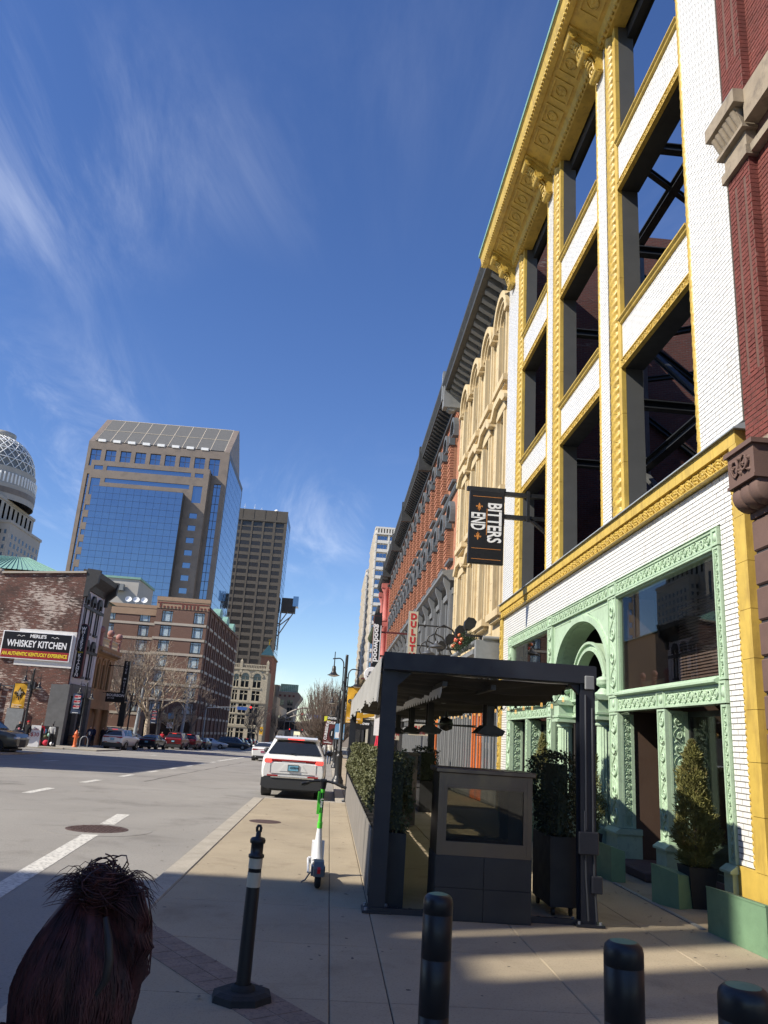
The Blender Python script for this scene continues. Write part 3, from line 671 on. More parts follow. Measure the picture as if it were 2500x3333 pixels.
for y in (12.5, 16.9, 21.2):
    beam((8.6, y, 6.2), (8.6, y, 17.8), .34, name='steel_column'); beam((6.1, y, 17.6), (8.6, y, 17.6)); beam((6.1, y, 10.0), (8.6, y, 10.0)); beam((6.1, y, 14.3), (8.6, y, 14.3))
for z in (10.0, 14.3, 17.6): beam((8.6, 9.4, z), (8.6, 24.5, z), .26)
for y0, y1 in ((12.5, 16.9), (16.9, 21.2), (21.2, 24.5), (9.4, 12.5)):
    for z0, z1 in ((6.3, 9.9), (10.1, 14.2), (14.5, 17.5)):
        beam((8.6, y0, z0), (8.6, y1, z1), .15, 'steel_gray' if z0 < 7 else 'steel_dark', 'steel_brace')
    beam((6.2, y0, 17.6), (13, y1, 17.6), .16, name='steel_brace'); beam((8.6, y1, 14.3), (15, y0, 14.3), .16, name='steel_brace'); beam((8.6, y1, 14.3), (15, y1, 9.5), .18, name='steel_brace'); beam((15, y1, 6.2), (15, y1, 15), .26, name='steel_column')
beam((15, 9.4, 15), (15, 24.5, 15), .24); beam((15, 9.4, 10.2), (15, 24.5, 10.2), .24)
# ================================================================== GREEN STOREFRONT of the tile building
G = 'green'
def gpart(name, fn, m_=G):
    mb = MB(); fn(mb); return mb.build(name, m_, W)
def framed(mb, y0, y1, z0, z1, x, lip=.02, bw=.03, orn=None, dp=.16):
    """panel face at x with raised border and optional vine: orn 'h' or 'v'"""
    mb.box(x, x+dp, y0, y1, z0, z1)
    for (a, b, c, d) in ((y0, y1, z0, z0+bw), (y0, y1, z1-bw, z1), (y0, y0+bw, z0+bw, z1-bw), (y1-bw, y1, z0+bw, z1-bw)): mb.box(x-lip, x, a, b, c, d)
    if orn == 'h': vine(mb, (x, y0+bw+.01, (z0+z1)/2), (0, 1, 0), (0, 0, 1), (-1, 0, 0), y1-y0-2*bw-.02, (z1-z0)-2*bw, None, 0, .028)
    if orn == 'v': vine(mb, (x, (y0+y1)/2, z0+bw+.01), (0, 0, 1), (0, 1, 0), (-1, 0, 0), z1-z0-2*bw-.02, (y1-y0)-2*bw, None, 0, .022)
XS = X0-.02
# header
for a, b in ((10.34, 14.2), (14.64, 18.58), (18.98, 22.9)): gpart('header_panel', lambda mb: framed(mb, a, b, 4.74, 4.98, XS, orn='h'))
gpart('header_moulding', lambda mb: (mb.prism([(X0-.06, 5.0), (X0-.06, 4.992), (X0-.03, 4.982), (X0+.2, 4.982), (X0+.2, 5.0)], 'y', 10.16, 23.38), mb.prism([(X0-.06, 4.69), (X0-.06, 4.71), (X0-.03, 4.735), (X0+.2, 4.735), (X0+.2, 4.69)], 'y', 10.34, 14.2), mb.prism([(X0-.06, 4.69), (X0-.06, 4.71), (X0-.03, 4.735), (X0+.2, 4.735), (X0+.2, 4.69)], 'y', 18.98, 22.9)))
# pilasters
for a, b in ((10.16, 10.335), (14.205, 14.635), (18.585, 18.975), (22.905, 23.38)):
    def f(mb):
        framed(mb, a, b, 4.74, 4.98, X0-.03, bw=.035); mb.ball((X0-.03, (a+b)/2, 4.86), .03, .06, .07, 8, 4)
        framed(mb, a, b, 2.90, 4.72, X0-.02, orn='v', dp=.05); framed(mb, a, b, 2.59, 2.88, X0-.03, bw=.035); mb.ball((X0-.03, (a+b)/2, 2.735), .03, .06, .08, 8, 4)
        framed(mb, a, b, .62, 2.57, X0-.02, orn='v', dp=.05)
    gpart('pilaster', f)
# transom rail with vine frieze
for a, b in ((10.34, 12.14), (12.44, 14.2), (18.98, 20.9), (21.1, 22.9)): gpart('transom_panel', lambda mb: framed(mb, a, b, 2.59, 2.84, XS, orn='h'))
for a, b in ((12.14, 12.44), (20.9, 21.1)): gpart('transom_block', lambda mb: (framed(mb, a, b, 2.59, 2.85, X0-.03, bw=.035), mb.ball((X0-.03, (a+b)/2, 2.72), .03, .06, .07, 8, 4)))
for a, b in ((10.34, 14.2), (18.98, 22.9)): gpart('transom_sill', lambda mb: mb.prism([(X0-.11, 2.90), (X0-.11, 2.87), (X0-.04, 2.845), (X0+.35, 2.845), (X0+.35, 2.93), (X0-.06, 2.93)], 'y', a, b))
# upper windows: frame, pane
def window_up(a, b, z0, z1):
    gpart('window_frame', lambda mb: (mb.box(X0-.01, X0+.07, a, a+.02, z0, z1), mb.box(X0-.01, X0+.07, b-.02, b, z0, z1), mb.box(X0-.01, X0+.07, a+.02, b-.02, z1-.03, z1), mb.box(X0-.01, X0+.07, a+.02, b-.02, z0, z0+.03)))
    mb = MB(); mb.box(X0+.03, X0+.038, a+.02, b-.02, z0+.03, z1-.03); mb.build('pane', 'glass_clear', W)
window_up(10.335, 14.205, 2.93, 4.69); window_up(18.975, 22.905, 2.93, 4.69)
# lower bays: piers with ornamented returns, recessed glazing
def vreturn(y, x0, x1, z0, z1):
    """side face of a pier turned to -y carrying vine ornament"""
    def f(mb):
        mb.box(x0, x1, y+.02, y+.16, z0, z1)
        mb.box(x0, x0+.035, y, y+.02, z0, z1); mb.box(x1-.06, x1, y, y+.02, z0, z1); mb.box(x0+.035, x1-.06, y, y+.02, z0, z0+.04); mb.box(x0+.035, x1-.06, y, y+.02, z1-.04, z1)
        vine(mb, ((x0+x1)/2-.012, y+.02, z0+.05), (0, 0, 1), (1, 0, 0), (0, -1, 0), z1-z0-.1, (x1-x0)-.11, None, 0, .035)
    gpart('pier_return', f)
for y, xd in ((12.137, 5.53), (14.20, 5.46), (18.58, 5.46), (20.895, 5.53), (22.90, 5.53)): vreturn(y, X0+.032, xd, .62, 2.55)
for a, b in ((12.14, 12.44), (20.9, 21.1)): gpart('pier', lambda mb: (framed(mb, a+.002, b, .62, 2.57, XS, orn='v', dp=.05), mb.box(X0+.03, 5.53, a+.165, b, .62, 2.57)))
for a, b in ((12.10, 12.48), (14.16, 14.70), (18.54, 19.02), (20.86, 21.14), (22.86, 23.42), (10.14, 10.36)):
    gpart('pedestal', lambda mb: (mb.box(X0-.10, 5.55, a, b, 0, .52), mb.prism([(X0-.14, .52), (X0-.14, .55), (X0-.10, .58), (X0-.05, .615), (5.55, .615), (5.55, .52)], 'y', a-.03, b+.03)))
def low_window(a, b, x, door=False):
    mb = MB()
    for (p, q, r, s_) in ((a, a+.06, .25, 2.55), (b-.06, b, .25, 2.55), (a+.06, b-.06, 2.47, 2.55), (a+.06, b-.06, .25, .34)): mb.box(x-.03, x+.03, p, q, r, s_)
    mb.build('window_frame', 'black_iron', W); mb = MB(); mb.box(x-.005, x+.005, a+.06, b-.06, .34, 2.47); mb.build('pane', 'glass_clear', W)
    mb = MB(); mb.box(x-.08, x+.08, a, b, .0, .25); mb.build('bulkhead', 'brownstone', W)
low_window(10.35, 12.14, 5.56); low_window(19.0, 20.9, 5.56); low_window(21.1, 22.9, 5.56)
# entrance recess by the brown panel
gpart('entry_wall', lambda mb: mb.box(5.47, 6.6, 14.23, 14.33, .12, 2.9), 'brown_panel')
gpart('entry_wall', lambda mb: mb.box(5.55, 6.6, 12.30, 12.42, .12, 2.9), 'brown_panel')
gpart('entry_step', lambda mb: mb.bbox(4.98, 5.6, 12.62, 14.15, 0, .14, .02), 'brownstone')
gpart('entry_floor', lambda mb: mb.box(5.6, 6.6, 12.42, 14.23, 0, .13), 'brownstone')
gpart('entry_ceiling', lambda mb: mb.box(5.47, 6.6, 12.42, 14.23, 2.60, 2.7), 'brown_panel')
def dr(mb):
    for (p, q, r, s_) in ((12.45, 12.6, .14, 2.55), (14.05, 14.2, .14, 2.55), (12.6, 14.05, 2.4, 2.55), (12.6, 14.05, .14, .35), (13.28, 13.36, .35, 2.4)): mb.box(6.5, 6.58, p, q, r, s_)
gpart('entry_door', dr, 'black_iron'); gpart('pane', lambda mb: mb.box(6.53, 6.54, 12.6, 14.05, .35, 2.4), 'glass_dark')
# rooms behind the glass
gpart('room_wall', lambda mb: mb.box(5.28, 5.92, 14.23, 14.33, 2.95, 4.69), 'brown_panel')
def room(mb):
    mb.box(5.4, 11, 9.7, 24.4, 5.0, 5.1); mb.box(9.5, 9.6, 9.7, 24.4, 0, 5); mb.box(5.6, 9.5, 9.55, 9.65, 0, 5); mb.box(6.6, 9.5, 14.6, 14.7, 0, 5); mb.box(6.6, 9.5, 18.4, 18.5, 0, 5); mb.box(5.6, 11, 9.7, 24.4, 0, .1); mb.box(6.0, 9.5, 9.7, 14.2, 2.72, 2.9)
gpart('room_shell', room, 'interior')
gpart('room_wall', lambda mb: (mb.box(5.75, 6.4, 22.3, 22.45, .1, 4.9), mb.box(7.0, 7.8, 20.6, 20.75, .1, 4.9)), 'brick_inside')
sm = MB(); sm.prism([(0, 0), (.03, .046), (.036, .044), (.006, -.004)], 'y', 0, 2.04); SLAT = mesh_of(sm, 'slat', 'blind')
for z in range(31): inst('slat', SLAT, W, (6.35-5.2, 12.15-17, 2.95+z*.055))
for z in range(9): inst('slat', SLAT, W, (6.2-5.2, 10.42-17, 2.0+z*.055))
# arch bay
cy_, AW, ZS, AH = 16.6, 1.86, 3.42, 1.20
arc = [(cy_+AW*cos(pi*k/28), ZS+AH*sin(pi*k/28)) for k in range(29)]
def spandrel(mb):
    r_ = [(a, b) for a, b in arc if a >= cy_-1e-6]; l_ = [(a, b) for a, b in arc if a <= cy_+1e-6]
    mb.prism([(18.585, ZS), (18.585, 4.73), (cy_, 4.73)] + list(reversed(r_)), 'x', X0+.02, X0+.12); mb.prism([(cy_, 4.73), (14.635, 4.73), (14.635, ZS)] + list(reversed(l_)), 'x', X0+.02, X0+.12)
    for a, b, s_ in ((18.50, 4.66, 1), (14.72, 4.66, -1)):
        mb.tube([(X0+.02, a, 3.9), (X0+.02, a, b), (X0+.02, a-s_*1.3, b), (X0+.02, a-s_*.62, 4.42), (X0+.02, a, 3.9)], .013, 4)
gpart('arch_spandrel', spandrel)
def ring(mb, c, aw, ah, zs, t, x0, x1, leg=0):
    for k in range(28):
        p = [(c+aw*cos(pi*q/28), zs+ah*sin(pi*q/28)) for q in (k, k+1)]; q_ = [(c+(aw-t)*cos(pi*q/28), zs+(ah-t)*sin(pi*q/28)) for q in (k, k+1)]
        mb.prism([p[0], p[1], q_[1], q_[0]], 'x', x0, x1)
    if leg:
        for s_ in (1, -1): mb.box(x0, x1, min(c+s_*aw, c+s_*(aw-t)), max(c+s_*aw, c+s_*(aw-t)), leg, zs)
gpart('arch_ring', lambda mb: (ring(mb, cy_, AW+.05, AH+.05, ZS, .13, X0-.02, X0+.10, 2.9), ring(mb, cy_, AW+.0, AH+.0, ZS, .10, X0+.10, X0+.50, 2.9)))
gpart('inner_arch', lambda mb: (ring(mb, cy_, 1.20, 1.16, 2.95, .16, 5.44, 5.64), ring(mb, cy_, 1.10, 1.06, 2.95, .07, 5.40, 5.44), ring(mb, cy_, 1.22, 1.18, 2.95, .05, 5.38, 5.44)))
def entab(mb):
    mb.box(5.44, 5.66, 15.0, 18.2, 2.60, 2.90); mb.prism([(5.36, 2.90), (5.36, 2.95), (5.7, 2.95), (5.7, 2.86), (5.42, 2.86)], 'y', 15.0, 18.2); mb.prism([(5.40, 2.57), (5.40, 2.62), (5.7, 2.62), (5.7, 2.55)], 'y', 15.0, 18.2)
    y = 15.5
    while y < 17.75: mb.box(5.415, 5.44, y, y+.045, 2.68, 2.82); y += .09
gpart('entablature', entab)
for yc in (15.27, 17.93):
    def shaft(mb):
        n = 36; rz_ = lambda z, q: (.175-.02*z/2.4)*(1-.09*(q % 2))
        mb.add([(5.30+rz_(z, q)*cos(2*pi*q/n), yc+rz_(z, q)*sin(2*pi*q/n), z) for z in (.55, 1.2, 1.9, 2.36) for q in range(n)], [(i*n+q, i*n+(q+1) % n, (i+1)*n+(q+1) % n, (i+1)*n+q) for i in range(3) for q in range(n)])
        mb.lathe([(.235, 0), (.235, .3), (.22, .34), (.21, .42), (.225, .45), (.225, .50), (.18, .55)], (5.30, yc, 0), 20)
    col = gpart('column', shaft)
    mb = MB(); mb.lathe([(.16, 2.34), (.185, 2.36), (.185, 2.39), (.165, 2.41), (.19, 2.44), (.23, 2.46)], (5.30, yc, 0), 20); mb.box(5.06, 5.56, yc-.24, yc+.24, 2.46, 2.52); mb.box(5.10, 5.5, yc-.20, yc+.20, 2.52, 2.84); mb.box(5.07, 5.5, yc-.23, yc+.23, 2.56, 2.60)
    mb.prism([(5.02, 2.90), (5.02, 2.93), (5.5, 2.93), (5.5, 2.83), (5.08, 2.83)], 'y', yc-.27, yc+.27); mb.build('capital', G, col)
    mb = MB(); mb.lathe([(.20, 2.93), (.20, 2.96), (.14, 3.0), (.11, 3.04), (.08, 3.07), (.10, 3.09), (.15, 3.12), (.165, 3.16), (.155, 3.20), (.165, 3.21), (.15, 3.25), (.10, 3.28), (.04, 3.30), (.045, 3.33), (0, 3.35)], (5.30, yc, 0), 20); mb.build('finial', G, col)
# doors set back behind the arch
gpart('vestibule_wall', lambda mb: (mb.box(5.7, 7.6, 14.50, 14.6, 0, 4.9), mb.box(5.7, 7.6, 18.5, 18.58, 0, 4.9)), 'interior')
def ad(mb):
    for (p, q, r, s_) in ((14.7, 14.85, .1, 4.6), (18.3, 18.45, .1, 4.6), (15.3, 15.42, .1, 2.6), (17.7, 17.82, .1, 2.6), (16.5, 16.62, .1, 2.6), (14.85, 18.3, 2.55, 2.75)): mb.box(7.0, 7.1, p, q, r, s_)
gpart('arch_doors', ad, 'brown_panel'); gpart('pane', lambda mb: mb.box(7.04, 7.05, 14.85, 18.3, .3, 4.6), 'glass_dark')
gpart('threshold', lambda mb: mb.box(5.3, 7.6, 14.62, 18.5, 0, .08), 'brownstone')
# ================================================================== RED BRICK BUILDING at the right edge
R = thing('brick_building', 'dark red brick building with carved brownstone corbel at the right edge', 'building', (5.3, 6, 0))
mb = MB(); mb.box(5.125, 6.0, 2.0, 8.42, 4.95, 16.5); mb.box(5.008, 6.0, 8.42, 8.97, 4.95, 16.5); mb.box(5.3, 6, 8.97, 9.34, 0, 16.5); mb.build('wall', 'mortar_red', R)
cand = []
def rb_field(y0, y1, z0, z1, x, holes=()):
    k = int(z0/.0715)
    while k*.0715 < z1:
        za, zb = k*.0715, k*.0715+.0635; off = (k % 2)*.107; i = int((y0-off)/.214)-1
        while i*.214+off < y1:
            ya, yb = max(y0, i*.214+off), min(y1, i*.214+off+.206); i += 1
            if yb-ya < .03 or za < z0: continue
            segs = [(ya, yb)]
            for (p, q, r_, s_) in holes:
                if zb > r_ and za < s_:
                    ns = []
                    for (a, b) in segs:
                        if b <= p or a >= q: ns.append((a, b)); continue
                        if a < p-.015: ns.append((a, p))
                        if b > q+.015: ns.append((q, b))
                    segs = ns
            for a, b in segs: cand.append((hypot(hypot(x, a), za-1.85), a, b, za, zb, x))
        k += 1
HO = [(8.76, 8.82, 6.7, 9.5), (8.53, 8.59, 6.7, 9.5), (8.76, 8.82, 11.6, 16.5), (8.53, 8.59, 11.6, 16.5)]
rb_field(8.42, 8.97, 5.62, 9.72, 5.0, HO); rb_field(8.42, 8.97, 10.75, 16.5, 5.0, HO); rb_field(7.0, 8.42, 5.62, 9.9, 5.117, [(7.5, 7.62, 6, 16)]); rb_field(7.0, 8.42, 10.75, 16.5, 5.117)
# return of the pilaster
ret = MB()
k = int(5.62/.0715)
while k*.0715 < 16.5:
    if not (9.7 < k*.0715 < 10.75): ret.box(5.0, 5.12, 8.412, 8.421, k*.0715, k*.0715+.0635)
    k += 1
ret.build('pilaster_return', 'brick_red_unit', R, kind='stuff')
cand.sort(key=lambda q: abs(q[1]-8.7)*.8+q[0]*.3); st = MB(); RBM = None
for n_, (d_, a, b, za, zb, x) in enumerate(cand):
    v, f = brick_verts(0, b-a, 0, zb-za, 0, 0); j = random.uniform(-.002, .003)
    if n_ < 300:
        if abs((b-a)-.206) < 1e-3:
            if RBM is None: q = MB(); q.add(v, f); RBM = mesh_of(q, 'brick', 'brick_red_unit')
            inst('brick', RBM, R, (x+j-5.3, a-6, za))
        else: q = MB(); q.add([(p[0]+x+j, p[1]+a, p[2]+za) for p in v], f); q.build('brick', 'brick_red_unit', R)
    else: st.add([(p[0]+x+j, p[1]+a, p[2]+za) for p in v], f)
st.build('brick_field', 'brick_red_unit', R, kind='stuff')
for (p, q, r_, s_) in HO: gr = MB(); gr.box(5.055, 5.07, p-.005, q+.005, r_, s_); gr.build('groove', 'stone_grey', R)
mb = MB(); mb.box(4.94, 5.2, 8.36, 9.03, 9.72, 9.86); mb.box(4.98, 5.2, 8.40, 8.99, 9.86, 10.14); mb.box(4.90, 5.2, 8.34, 9.06, 10.14, 10.19)
mb.prism([(4.96, 10.19), (4.84, 10.50), (5.2, 10.50), (5.2, 10.19)], 'y', 8.40, 9.04); mb.box(4.78, 5.25, 8.30, 9.12, 10.50, 10.72); mb.box(4.93, 5.2, 2, 8.33, 10.20, 10.72); mb.box(5.0, 5.2, 2, 8.35, 9.74, 9.86); mb.build('capital', 'stone_grey', R)
for q in range(6): mb = MB(); mb.cyl((4.85, 8.46+q*.105, 10.46), (4.97, 8.46+q*.105, 10.21), .052, .042, 8); mb.build('capital_flute', 'stone_grey', R)
mb = MB(); mb.box(4.785, 5.1, 8.33, 9.11, 10.725, 10.735); mb.build('capital_flashing', 'flashing', R)
mb = MB(); mb.box(4.72, 5.3, 8.32, 8.93, 5.12, 5.50); mb.box(4.68, 5.3, 8.28, 8.96, 5.50, 5.56); mb.box(4.70, 5.3, 8.30, 8.94, 5.08, 5.12)
for c in (8.42, 8.62, 8.82): mb.lathe([(.001, c-.095), (.17, c-.095), (.19, c-.07), (.19, c+.07), (.17, c+.095), (.001, c+.095)], (4.92, 0, 4.98), 18, 0, True, 'y')
mb.box(4.95, 5.3, 8.35, 8.90, 4.72, 5.08); vine(mb, (4.72, 8.42, 5.31), (0, 1, 0), (0, 0, 1), (-1, 0, 0), .42, .30, .21, 0, .05); mb.build('corbel', 'brownstone', R)
mb = MB(); mb.prism([(4.9, 5.56), (4.9, 5.62), (5.05, 5.66), (5.2, 5.66), (5.2, 5.56)], 'y', 7, 8.97); mb.build('string_course', 'stone_grey', R)
z = 4.72
for k in range(12):
    z2 = z-.42; mb = MB(); mb.bbox(4.97, 5.5, 2.0 if k % 2 else 2.2, 8.92, max(z2, 0)+.02, z-.012, .018); mb.build('rusticated_block', 'brownstone', R); z = z2
    if z < .05: break
mb = MB(); mb.box(5.0, 5.6, 2, 8.9, 0, 4.75); mb.build('pier_core', 'charcoal', R)

# ================================================================== THE ROW BEYOND
XB = 5.4
def rect_holes(mb, x0, x1, y0, y1, z0, z1, holes, mi=0):
    """wall slab with rectangular openings (y0,y1,z0,z1)"""
    ysx = sorted(set([y0, y1] + [v for h in holes for v in h[:2] if y0 < v < y1])); 
    for a, b in zip(ysx, ysx[1:]):
        zs = sorted([(h[2], h[3]) for h in holes if h[0] <= a+1e-6 and h[1] >= b-1e-6]); z = z0
        for p, q in zs:
            if p > z: mb.box(x0, x1, a, b, z, p, mi)
            z = max(z, q)
        if z < z1: mb.box(x0, x1, a, b, z, z1, mi)
def arch_corner(mb, yc, hw, zs, x0, x1, rise=None, n=8):
    """fills the corners between a rectangular head and a round arch"""
    rise = rise or hw
    for s_ in (1, -1):
        a = [(yc+s_*hw*cos(pi/2*k/n), zs+rise*sin(pi/2*k/n)) for k in range(n+1)] + [(yc+s_*hw, zs+rise)]
        mb.prism(a if s_ > 0 else list(reversed(a)), 'x', x0, x1)
def modillions(mb, y0, y1, step, z0, z1, xa, xb, w_=.16):
    y = y0+step*.5
    while y < y1: mb.prism([(xb, z0), (xb-.08, z0+.02), (xa+.15, z1-.22), (xa, z1-.12), (xa, z1), (xb, z1)], 'y', y-w_/2, y+w_/2); y += step
def mod_parts(par, y0, y1, step, z0, z1, xa, xb, w_, m_):
    q = MB(); modillions(q, -step/2, step/2-.01, step, z0, z1, xa, xb, w_); me = mesh_of(q, 'modillion', m_); L = wloc(par); y = y0+step/2
    while y < y1: inst('modillion', me, par, (-L.x, y-L.y, -L.z)); y += step
# ---- cream stone building with four window columns
B = thing('stone_building', 'cream limestone building with tall hooded windows beside the white tile building', 'building', (XB, 30, 0))
Y0, Y1 = 24.6, 36.5; WY = [25.98+2.72*k for k in range(4)]; FL = [(14.55, 17.35, True), (10.35, 13.35, False), (6.1, 9.0, False)]
wall = MB(); holes = [(y-.52, y+.52, z0, z1+(.52 if ar else 0)) for y in WY for z0, z1, ar in FL]
rect_holes(wall, XB, XB+.5, Y0, Y1, 4.6, 18.9, holes)
for y in WY: arch_corner(wall, y, .52, 17.35, XB+.02, XB+.5)
wall.build('wall', 'limestone', B)
def ashlar(mb):
    for y in [Y0+.1] + [w_+1.36 for w_ in WY[:-1]] + [Y1-.2]:
        z = 5.0
        while z < 18.4: mb.box(XB-.035, XB, y-.2, y+.2, z+.008, z+.60); z += .61
q = MB(); ashlar(q); q.build('ashlar_pier', 'limestone', B, kind='stuff')
def hoodwin(ar, h):
    hood = MB(); hw = .82
    if ar:
        zs = h+.0
        for k in range(16):
            for (r0, r1, xa) in ((.60, .74, -.10), (.74, .90, -.18), (.90, 1.16, -.28)):
                p = [(r0*cos(pi*j/16), zs+(r0)*sin(pi*j/16)*.92) for j in (k, k+1)]; o_ = [(r1*cos(pi*j/16), zs+r1*sin(pi*j/16)*.92) for j in (k, k+1)]
                hood.prism([o_[0], o_[1], p[1], p[0]], 'x', xa, .02)
        for s_ in (1, -1): hood.box(-.28, .02, min(s_*.9, s_*1.3), max(s_*.9, s_*1.3), zs-.14, zs)
    else:
        hood.prism([(-1.26, h+.26), (-1.26, h+.40), (-.62, h+.82), (.62, h+.82), (1.26, h+.40), (1.26, h+.26), (.92, h+.26), (.50, h+.56), (-.50, h+.56), (-.92, h+.26)], 'x', -.28, .02)
        hood.prism([(-.80, h+.1), (-.80, h+.26), (-.48, h+.52), (.48, h+.52), (.80, h+.26), (.80, h+.1)], 'x', -.12, .02)
    fr = MB()
    for s_ in (1, -1): fr.box(-.14, .02, min(s_*.54, s_*.72), max(s_*.54, s_*.72), .12, h); fr.box(-.08, .02, min(s_*.74, s_*.90), max(s_*.74, s_*.90), .12, h)
    fr.box(-.28, .02, -1.0, 1.0, -.14, .10); fr.box(-.18, .02, -.85, .85, -.24, -.14)
    gl = MB(); gl.box(.34, .36, -.52, .52, 0, h+(.5 if ar else 0)); sa = MB()
    for a, b, c, d in ((-.52, -.46, 0, h), (.46, .52, 0, h), (-.46, .46, h*.5-.03, h*.5+.03), (-.46, .46, 0, .06), (-.03, .03, .06, h)): sa.box(.28, .34, a, b, c, d)
    return [mesh_of(hood, 'hood', 'limestone'), mesh_of(fr, 'surround', 'limestone'), mesh_of(gl, 'pane', 'glass_win'), mesh_of(sa, 'sash', 'limestone_dark')]
for z0, z1, ar in FL:
    ms = hoodwin(ar, z1-z0)
    for y in WY:
        f = inst('window', ms[1], B, (0, y-30, z0)); 
        for nm, me in (('hood', ms[0]), ('pane', ms[2]), ('sash', ms[3])): inst(nm, me, f)
mb = MB(); mb.prism([(XB-.08, 18.55), (XB-.14, 18.72), (XB-.24, 18.8), (XB+.3, 18.8), (XB+.3, 18.5)], 'y', Y0, Y1); mb.box(XB-.95, XB+.4, Y0, Y1, 19.12, 19.30); mb.prism([(XB-.95, 19.30), (XB-1.08, 19.50), (XB-1.08, 19.62), (XB+.4, 19.72), (XB+.4, 19.3)], 'y', Y0-.05, Y1)
o = mb.build('cornice', 'cornice_dark', B); mod_parts(o, Y0, Y1, .62, 18.62, 19.12, XB-.7, XB-.0, .26, 'cornice_grey')
mb = MB(); mb.box(XB-1.0, XB+.3, Y1-.35, Y1+.2, 18.2, 19.85); mb.cyl((XB-.55, Y1-.3, 18.3), (XB-.55, Y1+.15, 18.3), .28); mb.build('end_console', 'cornice_grey', o)
# grey timber shopfront with folding doors
def shopdoors(root_, y0, y1, n, orange=(), zt=3.25, x=XB, dm='door_grey'):
    st_ = (y1-y0)/n; leaf = MB(); 
    leaf.box(0, .06, .05, .14, 0, zt); leaf.box(0, .06, st_-.14, st_-.05, 0, zt); leaf.box(0, .06, .14, st_-.14, zt-.25, zt); leaf.box(0, .06, .14, st_-.14, 0, .55); leaf.box(-.02, 0, .2, st_-.2, .1, .45); leaf.box(0, .06, st_/2-.05, st_/2+.05, .55, zt-.25); leaf.cyl((-.06, st_*.5+.08, 1.0), (-.06, st_*.5+.08, 1.3), .012, None, 6)
    lm = {m_: mesh_of(leaf, 'door', m_) for m_ in (dm, 'door_orange')}; pn = MB(); pn.box(.03, .04, .14, st_-.14, .55, zt-.25); pm = mesh_of(pn, 'pane', 'glass_win')
    for k in range(n):
        o_ = inst('door', lm['door_orange' if k in orange else dm], root_, (x+.0-root_.location.x, y0+k*st_-root_.location.y, gz(y0+k*st_))); inst('pane', pm, o_)
    post = MB()
    for k in range(n+1): post.box(x-.015, x+.12, y0+k*st_-.05, y0+k*st_+.05, gz(y0+k*st_)-.1, 4.3)
    post.box(x-.03, x+.12, y0, y1, zt+.02, zt+.16); post.build('shopfront_posts', dm, root_)
    tr = MB(); tr.box(x+.07, x+.09, y0, y1, zt+.16, 4.3); tr.build('transom_pane', 'glass_win', root_)
shopdoors(B, 24.75, 36.4, 10, (3, 4))
mb = MB(); mb.box(XB-.12, XB+.5, Y0, Y1, 4.3, 4.6); mb.build('shop_fascia', 'door_grey', B)
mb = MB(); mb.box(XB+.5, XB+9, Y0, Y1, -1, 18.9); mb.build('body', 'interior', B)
# sign ledge with shelf, goosenecks and floodlights
mb = MB(); mb.box(4.40, 5.4, 24.62, 24.9, 4.45, 5.05); mb.prism([(4.35, 4.62), (4.35, 4.75), (4.55, 4.9), (5.4, 4.9), (5.4, 4.5), (4.6, 4.5)], 'y', 24.9, 36.3); mb.cyl((4.62, 24.64, 5.12), (5.38, 24.64, 5.12), .07); mb.cyl((4.45, 24.9, 5.0), (4.45, 36, 5.0), .08); mb.build('sign_ledge', 'cornice_grey', B)
for k, y in enumerate((27.6, 30.0, 32.4)):
    t = thing('gooseneck_lamp', ['gooseneck shop lamp nearest the white building above the ledge', 'middle gooseneck shop lamp above the grey ledge', 'farthest gooseneck shop lamp above the grey ledge'][k], 'lamp', (4.5, y, 4.95), group='gooseneck lamps over the ledge')
    mb = MB(); mb.tube([(4.5, y, 4.95), (4.3, y, 5.35), (4.05, y, 5.72), (3.75, y, 5.85), (3.5, y, 5.72), (3.42, y, 5.45), (3.5, y, 5.22)], .032, 8); mb.build('arm', 'black_iron', t)
    mb = MB(); mb.lathe([(.05, .22), (.07, .14), (.10, .10), (.26, .02), (.27, -.02), (.25, -.02), (.09, .07), (0, .09)], (3.52, y, 5.06), 18); mb.build('lamp_shade', 'conduit', t)
for k, y in enumerate((25.0, 26.9, 29.3, 31.6)):
    t = thing('floodlight', ['black floodlight at the corner of the ledge by the gold border', 'black floodlight behind the garland end', 'black floodlight between the garland and lamps', 'farthest black floodlight on the ledge'][k], 'floodlight', (4.6, y, 5.05), group='floodlights on the ledge')
    mb = MB(); mb.box(4.1, 4.7, y-.03, y+.03, 5.18, 5.24); mb.cyl((4.15, y, 5.2), (4.15, y, 5.4), .03); mb.box(4.58, 4.66, y-.04, y+.04, 5.0, 5.2); mb.build('mount', 'black_iron', t)
    mb = MB(); mb.prism([(-.06, 0), (.10, .03), (.20, .17), (.20, .36), (.08, .43), (-.10, .40), (-.16, .25), (-.13, .08)], 'y', -.15, .15); o_ = mb.build('housing', 'black_plastic', t, False); o_.location = (4.15-4.6, 0, .32); o_.rotation_euler = (0, .3, 0)
t = thing('garland', 'evergreen garland with red and copper baubles on the grey ledge', 'garland', (4.5, 26, 5.0))
mb = MB()
for k in range(2600):
    f = random.random(); y = 25.4+f*2.6; a = random.uniform(0, 2*pi); r_ = random.uniform(0, .34)*(1-.4*abs(f-.4)); c = Vector((4.35+r_*cos(a), y, 5.16+r_*sin(a)*.9)); d = Vector((random.gauss(0, 1), random.gauss(0, 1), random.gauss(.3, 1))).normalized()*random.uniform(.05, .11); e = d.cross(Vector((random.random(), random.random(), 1))).normalized()*.016
    mb.add([tuple(c-e), tuple(c+e), tuple(c+d)], [(0, 1, 2)])
mb.build('needles', 'leaf_fir', t)
